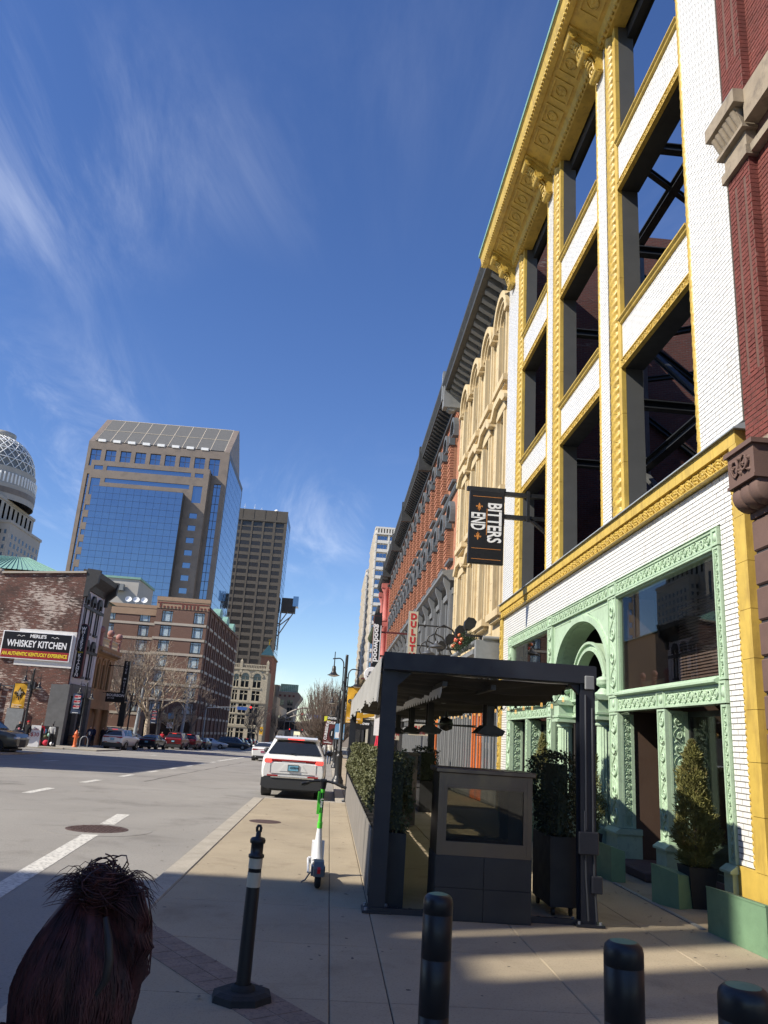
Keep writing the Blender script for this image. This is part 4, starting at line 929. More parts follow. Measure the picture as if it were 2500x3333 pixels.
for k in range(8):
    mb = MB(); mb.ball((4.06+random.uniform(0, .1), 25.5+k*.32, 5.1+random.uniform(-.1, .25)), .065, None, None, 10, 8); mb.build('bauble', 'bead_red' if k % 2 else 'bead_copper', t)
# ---- long orange-red brick building
D = thing('brick_row_building', 'long orange red brick building with grey arched window hoods and black cornice', 'building', (XB, 60, 0))
Y0, Y1 = 36.5, 83.6; NW = 17; WY = [38.1+2.66*k for k in range(NW)]
wall = MB(); holes = [(y-.55, y+.55, z0, z1+.55) for y in WY for z0, z1 in ((14.75, 17.55), (10.6, 12.9))] 
rect_holes(wall, XB, XB+.5, Y0, Y1, 9.9, 19.0, holes)
for y in WY:
    for zs in (17.55, 12.9): arch_corner(wall, y, .55, zs, XB+.02, XB+.5, .55, 6)
wall.build('wall', 'brick_orange', D)
jb = MB(); 
for k in range(19): jb.box(-.24 if k % 2 else -.20, 0, -.17, .17, k*.151, k*.151+.12)
JM = mesh_of(jb, 'brick_pier', 'brick_orange_unit')
hd = MB()
for k in range(12):
    for (r0, r1, xa) in ((.54, .66, -.12), (.66, .86, -.26)):
        p = [(r0*cos(pi*j/12), r0*sin(pi*j/12)) for j in (k, k+1)]; o_ = [(r1*cos(pi*j/12), r1*sin(pi*j/12)*1.02) for j in (k, k+1)]; hd.prism([o_[0], o_[1], p[1], p[0]], 'x', xa, .02)
for s_ in (1, -1): hd.box(-.26, .02, min(s_*.54, s_*.86), max(s_*.54, s_*.86), -.42, 0); hd.prism([(s_*.5, -.42), (s_*.9, -.42), (s_*.9, -.34), (s_*.5, -.34)] if s_ > 0 else [(-.9, -.42), (-.5, -.42), (-.5, -.34), (-.9, -.34)], 'x', -.32, .02)
HM = mesh_of(hd, 'hood', 'arch_grey')
pn = MB(); pn.box(.34, .36, -.55, .55, -2.8, .55); PM = mesh_of(pn, 'pane', 'glass_win'); sl = MB(); sl.box(-.22, .02, -.8, .8, -.12, .02); SLM = mesh_of(sl, 'sill', 'arch_grey')
for zs, z0 in ((17.55, 14.75), (12.9, 10.6)):
    for y in WY:
        f = inst('window', HM, D, (0, y-60, zs)); inst('pane', PM, f); inst('sill', SLM, f, (0, 0, z0-zs))
    for k in range(NW):
        for s_ in (.72, 1.10): inst('brick_pier', JM, D, (0, WY[k]+s_-60, z0), (0, 0, 0), (1, 1, 1 if z0 > 12 else .78))
mb = MB(); mb.prism([(XB-.10, 14.1), (XB-.16, 14.2), (XB-.16, 14.3), (XB+.1, 14.36), (XB+.1, 14.05)], 'y', Y0, Y1); mb.build('string_course', 'arch_grey', D)
mb = MB()
for q in range(3): mb.box(XB-.05-.02*q, XB, Y0, Y1, 18.3+.18*q, 18.42+.18*q)
mb.build('brick_corbel_course', 'brick_orange_unit', D, kind='stuff')
mb = MB(); mb.box(XB-.22, XB+.3, Y0, Y1, 18.78, 19.05); mb.box(XB-.85, XB+.4, Y0, Y1, 19.5, 19.62); mb.prism([(XB-.85, 19.62), (XB-1.0, 19.9), (XB-1.0, 20.05), (XB+.4, 20.15), (XB+.4, 19.62)], 'y', Y0, Y1); o = mb.build('cornice', 'cornice_dark', D)
mod_parts(o, Y0, Y1, .56, 19.02, 19.5, XB-.78, XB-.1, .2, 'cornice_dark')
for y in (36.6, 47.6, 60.2, 70.6, 83.2):
    mb = MB(); mb.box(XB-1.06, XB+.2, y-.18, y+.18, 18.7, 20.3); mb.prism([(XB-.9, 20.3), (XB-.5, 20.6), (XB-.1, 20.3)], 'y', y-.15, y+.15); mb.build('end_console', 'cornice_grey' if y < 40 else 'cornice_dark', o)
# grey iron front below: two stages
mb = MB(); mb.prism([(XB-.25, 9.35), (XB-.45, 9.55), (XB-.62, 9.62), (XB-.62, 9.78), (XB+.2, 9.95), (XB+.2, 9.35)], 'y', Y0, Y1); mb.box(XB-.15, XB+.3, Y0, Y1, 4.35, 4.85); mb.box(XB-.10, XB+.3, Y0, Y1, 8.7, 9.0); mb.build('iron_cornice', 'iron_grey', D)
for k in range(16):
    y = 36.9+2.92*k; mb = MB(); mb.box(XB-.18, XB+.3, y-.2, y+.2, 4.85, 8.9); mb.box(XB-.22, XB-.18, y-.11, y+.11, 5.1, 8.4)
    mb.prism([(XB-.18, 8.35), (XB-.30, 8.5), (XB-.34, 8.9), (XB-.5, 9.3), (XB-.5, 9.56), (XB-.18, 9.56)], 'y', y-.12, y+.12)
    for s_ in (1, -1): mb.box(XB, XB+.2, min(y+s_*.42, y+s_*.62), max(y+s_*.42, y+s_*.62), 4.85, 8.7)
    mb.build('iron_pilaster', 'iron_grey', D)
    mb = MB(); mb.box(XB+.22, XB+.24, y+.2, min(y+2.72, Y1), 4.85, 8.7); mb.build('pane', 'glass_win', D)
br_ = MB(); 
for k in range(16):
    y = 38.36+2.92*k; br_.box(XB+.02, XB+.2, y-.25, y+.25, 4.9, 8.6)
br_.build('brick_infill', 'brick_orange_unit', D, kind='stuff')
shopdoors(D, 36.7, 60, 20, (3, 4), 3.1); shopdoors(D, 60, 83.5, 20, (), 3.1, XB, 'charcoal')
mb = MB(); mb.box(XB+.5, XB+9, Y0, Y1, -2, 19); mb.build('body', 'interior', D)
# ---- further houses of the row: (name, label, y0, y1, height, wall, cornice, floors)
def rowhouse(name, label, y0, y1, h, wm, cm, nwin, nfl, colm=None, xoff=0):
    b = thing(name, label, 'building', (XB, (y0+y1)/2, gz(y0))); x = XB+xoff; wd = (y1-y0)/nwin; zf = [4.6+(h-5.6)/nfl*k for k in range(nfl)]; fh = (h-5.6)/nfl
    hs = [(y0+wd*(k+.5)-wd*.27, y0+wd*(k+.5)+wd*.27, z+.7, z+fh-.45) for k in range(nwin) for z in zf]
    mb = MB(); rect_holes(mb, x, x+.5, y0, y1, 3.9, h, hs); mb.box(x+.5, x+9, y0, y1, -2, h); mb.build('wall', wm, b)
    for (a, c, d, e) in hs:
        mb = MB(); mb.box(x-.2, x+.02, a-.2, c+.2, e, e+.28); mb.box(x-.12, x+.02, a-.16, a, d, e); mb.box(x-.12, x+.02, c, c+.16, d, e); mb.box(x-.2, x+.02, a-.2, c+.2, d-.18, d); f = mb.build('window', wm, b)
        mb = MB(); mb.box(x+.3, x+.32, a, c, d, e); mb.build('pane', 'glass_win', f)
    mb = MB(); mb.box(x-.2, x+.3, y0, y1, h-.9, h-.6); mb.prism([(x-.85, h-.1), (x-1.0, h+.2), (x-1.0, h+.35), (x+.4, h+.45), (x+.4, h-.1)], 'y', y0, y1); modillions(mb, y0, y1, .5, h-.62, h-.1, x-.8, x-.1, .2); mb.build('cornice', cm, b)
    mb = MB(); mb.box(x-.1, x+.3, y0, y1, 3.3, 3.9); k = 0
    while y0+k*1.3 < y1: mb.box(x-.04, x+.2, y0+k*1.3, y0+k*1.3+.25, -2.3, 3.3); k += 1
    mb.box(x+.1, x+.4, y0, y1, -2.3, .6); mb.build('shopfront', colm or 'charcoal', b); mb = MB(); mb.box(x+.2, x+.22, y0, y1, .6, 3.3); mb.build('shop_pane', 'glass_win', b)
    return b
p = rowhouse('pink_building', 'narrow salmon pink stone building with round columns beside the long brick building', 83.6, 90.6, 18.6, 'pink_stone', 'cornice_dark', 2, 3, 'pink_stone', -.2)
for y in (84.2, 90.0):
    for z0, z1 in ((4.2, 9.0), (9.6, 13.4), (14.0, 17.6)):
        mb = MB(); mb.lathe([(.42, z0), (.42, z0+.3), (.3, z0+.4), (.27, z1-.7), (.36, z1-.55), (.36, z1-.4), (.5, z1-.2), (.5, z1)], (XB-.45, y, 0), 14); mb.box(XB-1.0, XB, y-.5, y+.5, z1, z1+.5); mb.build('column', 'pink_stone', p)
rowhouse('cream_building', 'cream building with black bracketed cornice next to the pink one', 90.6, 101.5, 16.4, 'cream', 'cornice_dark', 4, 3)
rowhouse('cream_building', 'cream building with dark green cornice at the end of the row', 101.5, 114.5, 15.4, 'cream2', 'cornice_green', 5, 3)
rowhouse('cream_building', 'low pale building across the side street beyond the row', 133, 170, 11.5, 'cream2', 'limestone_dark', 12, 2)
# ---- white hotel towers behind the row
def balcony_tower(label, x0, x1, y0, y1, h, red):
    b = thing('hotel_tower', label, 'building', ((x0+x1)/2, y0, -2), group=None)
    mb = MB(); mb.box(x0, x1, y0+1.2, y1, -2, h-3); mb.build('wall', 'tower_white', b)
    nfl = int((h-8)/3.05); sl_ = MB(); sl_.box(x0-.1, x1, y0, y0+1.25, 0, .32); n_ = 6; wd = (x1-x0)/n_
    for k in range(n_+1): sl_.box(x0+k*wd-.25, x0+k*wd+.25, y0-.1, y0+1.25, .32, 3.05)
    sl_.box(x0, x1, y0, y0+.12, .32, 1.05)
    me = mesh_of(sl_, 'balcony_floor', 'tower_white'); wn = MB()
    for k in range(n_):
        for q in range(3): wn.box(x0+k*wd+.5+q*(wd-1)/3+.05, x0+k*wd+.5+(q+1)*(wd-1)/3-.05, y0+1.16, y0+1.21, 1.1, 2.75)
    wm_ = mesh_of(wn, 'window_band', 'glass_blue'); sd_ = MB()
    for k in range(int((y1-y0)/3.2)): 
        ya = y0+.6+k*3.2; sd_.add([(x0+.0-1.05*sin(pi*j/6)*(.35+.65*f), ya+3.1*j/6, .1+2.8*f) for f in (0, 1) for j in range(7)], [(j, j+1, 8+j, 7+j) for j in range(6)]); sd_.add([(x0-1.05*sin(pi*j/6)*(.35+.65*f), ya+3.1*j/6, .1+2.8*f) for f in (1,) for j in range(7)], [tuple(range(7))]); sd_.add([(x0-1.05*sin(pi*j/6)*.35, ya+3.1*j/6, .1) for j in range(7)], [tuple(reversed(range(7)))])
    sm_ = mesh_of(sd_, 'side_balcony', 'tower_stucco'); L = wloc(b)
    for f in range(nfl):
        o_ = inst('balcony_floor', me, b, (-L.x, -L.y, 4+f*3.05-L.z)); inst('window_band', wm_, o_); inst('side_balcony', sm_, o_)
    t_ = MB(); zt = 4+nfl*3.05; t_.box(x0-.4, x1, y0-.3, y0+1.4, zt, zt+.5); k = x0
    while k < x1: t_.box(k, k+.5, y0-.25, y0+1.2, zt+.5, zt+2.0); k += .95
    t_.box(x0-.4, x1, y0-.3, y0+1.4, zt+2, zt+2.6); k = y0+1.4
    while k < y1: t_.box(x0-.4, x0+.6, k, k+.55, zt+.5, zt+2.0); k += 1
    t_.box(x0-.5, x0+.8, y0+1.4, y1, zt+2, zt+2.6); t_.build('parapet', 'tower_white', b)
    if red: t_ = MB(); t_.add([(x0+6, y0+1.4, zt+2.6), (x1, y0+1.4, zt+2.6), (x1, y1, zt+2.6), (x0+6, y1, zt+2.6), ((x0+x1)/2+6, (y0+y1)/2, zt+8)], [(0, 1, 4), (1, 2, 4), (2, 3, 4), (3, 0, 4)]); t_.build('roof', 'roof_red', b)
balcony_tower('tall white balconied hotel tower with red roof behind the brick row', 10.3, 36, 255, 285, 74, True)
balcony_tower('farther white balconied hotel tower left of the red roofed one', 9.9, 30, 312, 350, 71, False)
# ================================================================== LEFT SIDE
def xz_holes(mb, y0, y1, x0, x1, z0, z1, holes, mi=0):
    """wall slab facing -y with openings (x0,x1,z0,z1)"""
    xs = sorted(set([x0, x1] + [v for h in holes for v in h[:2] if x0 < v < x1]))
    for a, b in zip(xs, xs[1:]):
        z = z0
        for p, q in sorted([(h[2], h[3]) for h in holes if h[0] <= a+1e-6 and h[1] >= b-1e-6]):
            if p > z: mb.box(a, b, y0, y1, z, p, mi)
            z = max(z, q)
        if z < z1: mb.box(a, b, y0, y1, z, z1, mi)
# ---- whiskey restaurant
XL = -23.0
K = thing('restaurant_building', 'weathered red brick restaurant with white painted narrow front and black cornice', 'building', (-23, 70.6, gz(70)))
mb = MB(); mb.prism([(XL, -2), (XL, 14.35), (-30.5, 13.75), (-30.5, 13.95), (-52, 13.2), (-52, -2)], 'y', 70.6, 71.0); mb.build('side_wall', 'brick_whiskey', K)
mb = MB(); mb.prism([(XL-.05, 14.36), (XL-.05, 14.52), (-30.4, 13.92), (-30.4, 13.76)], 'y', 70.45, 71.05); mb.prism([(-30.5, 13.96), (-30.5, 14.15), (-52, 13.42), (-52, 13.21)], 'y', 70.45, 71.05); mb.build('coping', 'hotel_band', K)
fw = [(71.35+1.95*k, 71.35+1.95*k+.62) for k in range(3)]
mb = MB(); rect_holes(mb, XL-.4, XL, 71.0, 77.2, 4.4, 13.4, [(a, b, z0, z1) for a, b in fw for z0, z1 in ((9.35, 12.1), (5.4, 8.1))]); mb.box(-52, XL-.4, 71.0, 77.2, -2, 13.2); mb.box(XL-.02, XL+.1, 76.6, 77.2, 4.4, 13.3); mb.box(XL-.02, XL+.08, 70.98, 71.3, 4.4, 13.3); mb.build('front_wall', 'white_front', K)
for a, b in fw:
    for z0, z1 in ((9.35, 12.1), (5.4, 8.1)):
        mb = MB(); c = (a+b)/2; mb.prism([(a-.28, z1-.35), (a-.28, z1+.25), (c-.2, z1+.62), (c+.2, z1+.62), (b+.28, z1+.25), (b+.28, z1-.35), (b+.02, z1-.35), (b+.02, z1+.02), (a-.02, z1+.02), (a-.02, z1-.35)], 'x', XL, XL+.22); mb.box(XL, XL+.2, a-.2, b+.2, z0-.2, z0); mb.box(XL, XL+.1, a-.1, a, z0, z1-.35); mb.box(XL, XL+.1, b, b+.1, z0, z1-.35); f = mb.build('window', 'charcoal', K)
        mb = MB(); mb.box(XL-.2, XL-.18, a, b, z0, z1); mb.build('pane', 'glass_dark', f)
for z in (11.35, 7.5): mb = MB(); mb.box(XL, XL+.12, 71.0, 77.2, z, z+.3); mb.build('band', 'charcoal', K)
mb = MB(); mb.prism([(XL-.2, 12.95), (XL+.15, 13.0), (XL+.3, 13.5), (XL+1.0, 14.1), (XL+1.1, 14.55), (XL-.4, 14.75), (XL-.4, 12.95)], 'y', 70.7, 77.3); mb.build('cornice', 'charcoal', K)
for y in (70.75, 77.0): mb = MB(); mb.prism([(XL, 12.2), (XL+.35, 12.3), (XL+.45, 12.9), (XL+1.05, 13.5), (XL+1.2, 14.7), (XL, 14.8)], 'y', y-.2, y+.2); mb.build('cornice_bracket', 'charcoal', K)
mb = MB(); mb.box(XL-.3, XL+.28, 70.35, 71.1, gz(70)-.1, 4.5); mb.box(XL-.3, XL+.28, 76.6, 77.25, gz(70)-.1, 4.0); mb.box(XL-.3, XL+.3, 71.1, 76.6, 3.6, 4.6); mb.box(XL-.3, XL+.2, 73.6, 74.1, -.7, 3.6); mb.box(XL-1.3, XL-.3, 70.35, 70.6, gz(70)-.1, 4.45); mb.build('shopfront', 'charcoal_grey', K)
mb = MB(); mb.box(XL-.2, XL-.15, 71.1, 76.6, -.7, 3.6); mb.build('shop_pane', 'glass_dark', K)
mb = MB(); mb.box(-31.6, -28.2, 70.35, 70.58, gz(70)-.1, 1.35); mb.build('painted_dado', 'brick_red_unit', K)
mb = MB(); mb.box(-27.6, -26.2, 70.33, 70.58, gz(70)-.1, 2.2); mb.build('utility_panel', 'cornice_grey', K)
mb = MB()
for x in (-30.0, -28.6, -27.4): mb.cyl((x, 70.45, gz(70)), (x, 70.45, 4.2), .09, None, 8)
mb.cyl((-33, 70.45, 4.1), (-26, 70.45, 4.0), .05, None, 6); mb.box(-31.9, -31.3, 70.2, 70.55, 3.2, 3.9); mb.box(-26.3, -25.6, 70.15, 70.55, 3.9, 4.5); mb.build('pipes', 'conduit', K)
mb = MB(); mb.box(-27.9, -22.95, 70.56, 70.6, 5.85, 9.0); mb.build('white_paint_patch', 'brick_white_paint', K)
# wall sign
s_ = thing('wall_sign', 'big black and red restaurant sign board on the brick side wall', 'sign', (-26.2, 70.5, 7.5))
mb = MB(); mb.box(-29.2, -23.2, 70.40, 70.55, 6.36, 8.74); mb.build('frame', 'sign_white', s_); mb = MB(); mb.box(-29.1, -23.3, 70.385, 70.40, 7.14, 8.66); mb.build('upper_field', 'sign_black', s_); mb = MB(); mb.box(-29.1, -23.3, 70.383, 70.40, 6.44, 7.13); mb.build('lower_field', 'sign_red', s_)
mb = MB(); U, V = (1, 0, 0), (0, 0, 1)
put_text(mb, "MERLE'S", .40, (-26.15, 70.38, 8.36), U, V, bold=.012); put_text(mb, 'WHISKEY KITCHEN', .80, (-26.15, 70.38, 7.66), U, V, bold=.018, sx=.735); 
for q in (1, -1): mb.tube([(-26.15+q*(1.15+.08*k), 70.38, 8.34+.06*sin(k*1.3)) for k in range(9)], .018, 4)
mb.build('lettering', 'sign_white', s_); mb = MB(); put_text(mb, 'AN AUTHENTIC KENTUCKY EXPERIENCE', .43, (-26.2, 70.375, 6.78), U, V, bold=.012, sx=.70); mb.build('lettering', 'letter_yellow', s_)
# blade sign
s_ = thing('blade_sign', 'tall rounded maroon edged blade sign on the white restaurant front', 'sign', (-22.6, 71.5, 7.5))
pr = [(-22.66+.40*cos(a), 9.50+.40*sin(a)) for a in [pi*k/12 for k in range(13)]] + [(-22.66+.40*cos(a), 5.5+.40*sin(a)) for a in [pi+pi*k/12 for k in range(13)]]
mb = MB(); mb.prism(pr, 'y', 71.35, 71.75); mb.build('cabinet', 'sign_maroon', s_); p2 = [(-22.66+(x+22.66)*.86, 7.5+(z-7.5)*.975) for x, z in pr]; mb = MB(); mb.prism(p2, 'y', 71.33, 71.35); mb.build('face', 'sign_black', s_)
mb = MB()
for k, ch in enumerate('WHISKEY'): put_text(mb, ch, .40, (-22.66, 71.325, 9.45-k*.305), U, V, bold=.01)
for k, ch in enumerate('KITCHEN'): put_text(mb, ch, .40, (-22.66, 71.325, 7.08-k*.285), U, V, bold=.01)
mb.build('lettering', 'sign_white', s_); mb = MB(); put_text(mb, "MERLE'S", .15, (-22.66, 71.325, 7.36), U, V); mb.build('lettering', 'letter_yellow', s_)
mb = MB()
for z in (9.2, 5.8): mb.cyl((-23.1, 71.55, z), (-23.0, 71.55, z), .05)
mb.build('bracket', 'black_iron', s_)
# ---- small tan building with balustrade
T = thing('tan_building', 'small tan stone building with balustrade and pink ball finials', 'building', (-23, 80.6, gz(80)))
hs = [(77.9+1.9*k, 77.9+1.9*k+.95, 4.6, 7.0) for k in range(3)]
mb = MB(); rect_holes(mb, XL-.4, XL-.05, 77.2, 84.1, 3.6, 8.1, hs); mb.box(-50, XL-.4, 77.2, 84.1, -2, 8.0); mb.box(-50, XL-.05, 84.0, 84.3, -2, 8.0); mb.build('wall', 'tan_stone', T)
for h in hs:
    mb = MB(); c = (h[0]+h[1])/2
    for k in range(8): mb.prism([(c+r*cos(pi*j/8), 7.0+r*sin(pi*j/8)) for r, j in ((.62, k), (.62, k+1), (.46, k+1), (.46, k))], 'x', XL-.1, XL+.1)
    mb.box(XL-.1, XL+.1, h[0]-.16, h[0], 4.6, 7); mb.box(XL-.1, XL+.1, h[1], h[1]+.16, 4.6, 7); f = mb.build('window', 'tan_stone', T); mb = MB(); mb.box(XL-.3, XL-.28, h[0], h[1], 4.6, 7.5); mb.build('pane', 'glass_dark', f)
mb = MB(); mb.prism([(XL-.2, 7.7), (XL+.1, 7.75), (XL+.55, 8.3), (XL+.6, 8.55), (XL-.3, 8.6)], 'y', 77.2, 84.3); modillions(mb, 77.2, 84.3, .35, 7.75, 8.2, XL+.5, XL-.05, .15)
mb2 = MB()
for k in range(26): mb2.box(XL+.10, XL+.5, 77.3+k*.27, 77.3+k*.27+.13, 8.05, 8.25)
mb.build('cornice', 'tan_stone', T); mb2.build('dentils', 'hotel_band', T, kind='stuff')
for y in (77.5, 80.8, 84.0):
    mb = MB(); mb.box(XL-.1, XL+.3, y-.22, y+.22, 8.6, 9.7); mb.box(XL-.16, XL+.36, y-.28, y+.28, 9.7, 9.82); mb.ball((XL+.1, y, 10.15), .36, None, None, 14, 10); mb.build('finial_pier', 'tan_pink', T)
bal = MB(); bal.lathe([(.09, 0), (.09, .06), (.05, .1), (.10, .3), (.05, .55), (.09, .6), (.09, .66)], (0, 0, 0), 8); BM = mesh_of(bal, 'baluster', 'cream')
for k in range(22):
    y = 77.85+k*.29
    if abs(y-80.8) > .3: inst('baluster', BM, T, (XL+.1+23, y-80.6, 8.72-gz(80)))
mb = MB(); mb.box(XL, XL+.22, 77.5, 84, 9.38, 9.5); mb.box(XL, XL+.22, 77.5, 84, 8.6, 8.72); mb.build('rail', 'cream', T)
mb = MB(); mb.box(XL-.2, XL+.1, 77.2, 84.3, 2.7, 3.6); mb.box(XL-.2, XL+.2, 77.2, 77.6, -.9, 2.7); mb.box(XL-.2, XL+.2, 83.9, 84.3, -.9, 2.7); mb.build('shopfront', 'tan_stone', T)
mb = MB(); mb.lathe([(.26, -.8), (.26, -.5), (.2, -.4), (.17, 2.1), (.26, 2.3), (.3, 2.4), (.3, 2.7)], (XL, 80.6, 0), 14); mb.build('column', 'tan_stone', T); mb = MB(); mb.box(XL-.9, XL-.8, 77.4, 84, -.9, 2.7); mb.build('shop_pane', 'interior', T)
# projecting black signs
s_ = thing('blade_sign', 'narrow black vertical sign lettered LIVE MUSIC by the tan building', 'sign', (-21.2, 82, 5)); mb = MB(); mb.box(-21.42, -20.82, 81.85, 82.15, 3.5, 7.65); mb.build('cabinet', 'sign_black', s_)
mb = MB()
for k, ch in enumerate('LIVE MUSIC'): put_text(mb, ch, .30, (-21.1, 81.83, 7.4-k*.315), U, V)
mb.build('lettering', 'sign_white', s_); mb = MB(); mb.cyl((-23, 82, 7.1), (-21.4, 82, 7.1), .05); mb.box(-21.2, -20.6, 81.9, 82.1, 1.2, 3.5); mb.build('bracket', 'black_iron', s_)
s_ = thing('projecting_sign', 'wide black sign lettered BOURBON below the live music sign', 'sign', (-21.7, 81.7, 4)); mb = MB(); mb.box(-22.65, -20.75, 81.5, 81.75, 3.5, 4.46); mb.build('cabinet', 'sign_black', s_)
mb = MB(); put_text(mb, 'BOURBON', .36, (-21.7, 81.48, 4.17), U, V, bold=.006); put_text(mb, 'BY THE', .20, (-22.12, 81.48, 3.88), U, V); mb.build('lettering', 'sign_white', s_); mb = MB(); mb.cyl((-23, 81.65, 4.4), (-22.6, 81.65, 4.4), .04); mb.build('bracket', 'black_iron', s_)
# ---- behind the restaurant
t = thing('green_roof_building', 'building with green ribbed metal hip roof behind the brick restaurant', 'building', (-46, 104, -2)); mb = MB(); mb.box(-60, -36, 100, 125, -2, 19.2); mb.build('wall', 'hotel_tan', t)
mb = MB(); mb.add([(-62, 99, 19.2), (-35.5, 99, 19.2), (-35.5, 126, 19.2), (-62, 126, 19.2), (-52, 112, 23.2), (-45, 112, 23.2)], [(0, 1, 5, 4), (1, 2, 5), (2, 3, 4, 5), (3, 0, 4)]); mb.build('roof', 'copper_green', t)
mb = MB()
for k in range(40):
    x = -61.5+k*.66; f = (112-99); xt = max(-52, min(-45, -52+(x+62)/26.5*7)); mb.cyl((x, 98.98, 19.25), (xt, 111.95, 23.25), .05, None, 4)
mb.build('roof_rib', 'copper_green', t, kind='stuff')
t = thing('penthouse_block', 'plain pale grey rooftop block with green edge behind the black cornice', 'building', (-53, 190, 14)); mb = MB(); mb.box(-58, -47.9, 185, 200, -2, 34); mb.build('wall', 'capital_white', t); mb = MB(); mb.box(-58.3, -47.6, 184.7, 200.3, 34, 34.5); mb.build('coping', 'copper_green', t); mb = MB(); mb.box(-54, -51, 183.5, 184.8, 31, 32.5); mb.build('duct', 'cornice_grey', t)
# ---- brown brick hotel
H = thing('hotel_building', 'brown brick hotel with pale stone bands and curtained windows', 'building', (-22, 150, -1.5)); YH = 132
zb = [18.0-2.46*k for k in range(8)]
colsA = [(-29.6, -27.8), (-24.3, -22.5)]; colsB = [(-33.75, -31.95), (-39.6, -37.8), (-45, -43.2)]
hA = [(a, b, z+.12, z+1.95) for a, b in colsA for z in zb[:7]]; hB = [(a, b, z+.12, z+1.95) for a, b in colsB for z in zb[:7]]
mb = MB(); xz_holes(mb, YH, YH+.4, -30.6, -22, -2, 21.6, hA); mb.build('wall', 'brick_hotel', H); mb = MB(); xz_holes(mb, YH+2.2, YH+2.6, -60, -30.6, -2, 20.4, hB); mb.box(-30.6, -30.2, YH+.4, YH+2.2, -2, 21.6); mb.build('wall', 'brick_hotel', H)
mb = MB(); mb.box(-30.75, -21.85, YH-.15, YH+1, 21.6, 22.25); mb.box(-60, -30.76, YH+2.05, YH+3, 20.4, 20.95); mb.box(-30.7, -21.9, YH-.08, YH+.2, 20.3, 21.6); mb.box(-60, -30.7, YH+2.1, YH+2.4, 19.2, 20.4); mb.build('parapet', 'hotel_tan', H)
mb = MB()
for x in [-30.2+.62*k for k in range(14)]: mb.box(x, x+.3, YH-.14, YH-.08, 20.45, 20.75 if int(x*10) % 2 else 21.05)
mb.box(-30.6, -22, YH-.13, YH-.08, 21.15, 21.35); mb.build('parapet_pattern', 'brick_red_unit', H, kind='stuff')
for z in zb[:8]:
    mb = MB(); mb.box(-30.68, -21.92, YH-.08, YH+.1, z-.42, z-.02); mb.box(-60, -30.69, YH+2.12, YH+2.3, z-.42, z-.02); mb.box(-22.05, -21.92, YH-.08, 175, z-.42, z-.02); mb.build('stone_band', 'hotel_band', H)
wn = MB()
for a, b, c, d in ((0, .09, 0, 1.83), (1.71, 1.8, 0, 1.83), (.09, 1.71, 1.74, 1.83), (.09, 1.71, 0, .09), (.36, .43, .09, 1.74), (1.37, 1.44, .09, 1.74), (.09, 1.71, 1.38, 1.45)): wn.box(a, b, .1, .2, c, d)
wn.box(0, 1.8, -.05, .2, -.42, 0)
wm_ = mesh_of(wn, 'window', 'charcoal'); cu = MB(); n_ = 24; cu.add([(.09+1.62*k/n_, .17+.025*(k % 2), z) for z in (.05, 1.75) for k in range(n_+1)], [(k, k+1, n_+2+k, n_+1+k) for k in range(n_)]); cm_ = mesh_of(cu, 'curtain', 'curtain'); pp = MB(); pp.box(.09, 1.71, .14, .15, .09, 1.74); pm_ = mesh_of(pp, 'pane', 'glass_clear')
for yy, hh in ((YH, hA), (YH+2.2, hB)):
    for h in hh:
        f = inst('window', wm_, H, (h[0]+22, yy-150, h[2]+1.5)); inst('curtain', cm_, f); inst('pane', pm_, f)
mb = MB(); hs = [(134+5.0*k+q, 134+5.0*k+q+1.35, z+.1, z+1.9) for k in range(8) for q in (.6, 2.4) for z in zb[:7]]; rect_holes(mb, -22.4, -22.0, YH+.4, 175, -2.2, 20.6, hs); mb.build('wall', 'brick_hotel_yz', H)
w2 = MB(); w2.box(0, .05, 0, 1.35, 0, 1.8); w2.box(.05, .2, -.08, 0, -.2, 1.8); w2m = mesh_of(w2, 'window', 'glass_dark')
for h in hs: inst('window', w2m, H, (-22.3+22, h[0]-150, h[2]+1.5))
mb = MB()
for k in range(8): mb.box(-22.0, -21.75, 134+5*k-.3, 134+5*k+.3, -2.2, 20.6)
mb.box(-22.3, -21.7, YH+.4, 175, 20.6, 21.0); mb.build('pier', 'brick_hotel_yz', H)
for k in (2, 4, 6):
    mb = MB(); mb.prism([(134+5*k+2*cos(pi*j/10), 21.0+1.6*sin(pi*j/10)) for j in range(11)], 'x', -23, -21.6); mb.build('gable', 'copper_green', H)
mb = MB(); mb.box(-59.9, -30.6, YH+2.7, 174, -2, 20.3); mb.box(-30.6, -22.5, YH+.8, 174.9, -2, 20.5); mb.build('body', 'interior', H)
mb = MB(); mb.box(-31, -21.7, YH-.3, YH+.3, 2.6, 3.3); mb.box(-30.6, -21.8, YH-.2, YH, -2, 2.6); mb.build('ground_storey', 'hotel_tan', H); mb = MB(); 
for k in range(3): mb.box(-30+2.8*k, -27.9+2.8*k, YH-.24, YH-.2, -1.4, 2.2)
mb.build('ground_pane', 'glass_dark', H)
for k in range(3):
    t = thing('satellite_dish', ['leftmost', 'middle', 'rightmost'][k]+' white satellite dish on the brown hotel roof', 'satellite dish', (-36.6+1.35*k, 136, 20.9), group='dishes on the hotel roof'); dsh2 = MB(); dsh2.lathe([(0, 0), (.3, .05), (.55, .2)], (0, 0, 0), 14); o_ = dsh2.build('dish', 'sign_white', t, False); o_.rotation_euler = (1.1, .4, 0); o_.location = (0, 0, 1.0); q = MB(); q.cyl((0, 0, -.5), (0, .1, 1.0), .06); q.build('mast', 'galv', t, False)
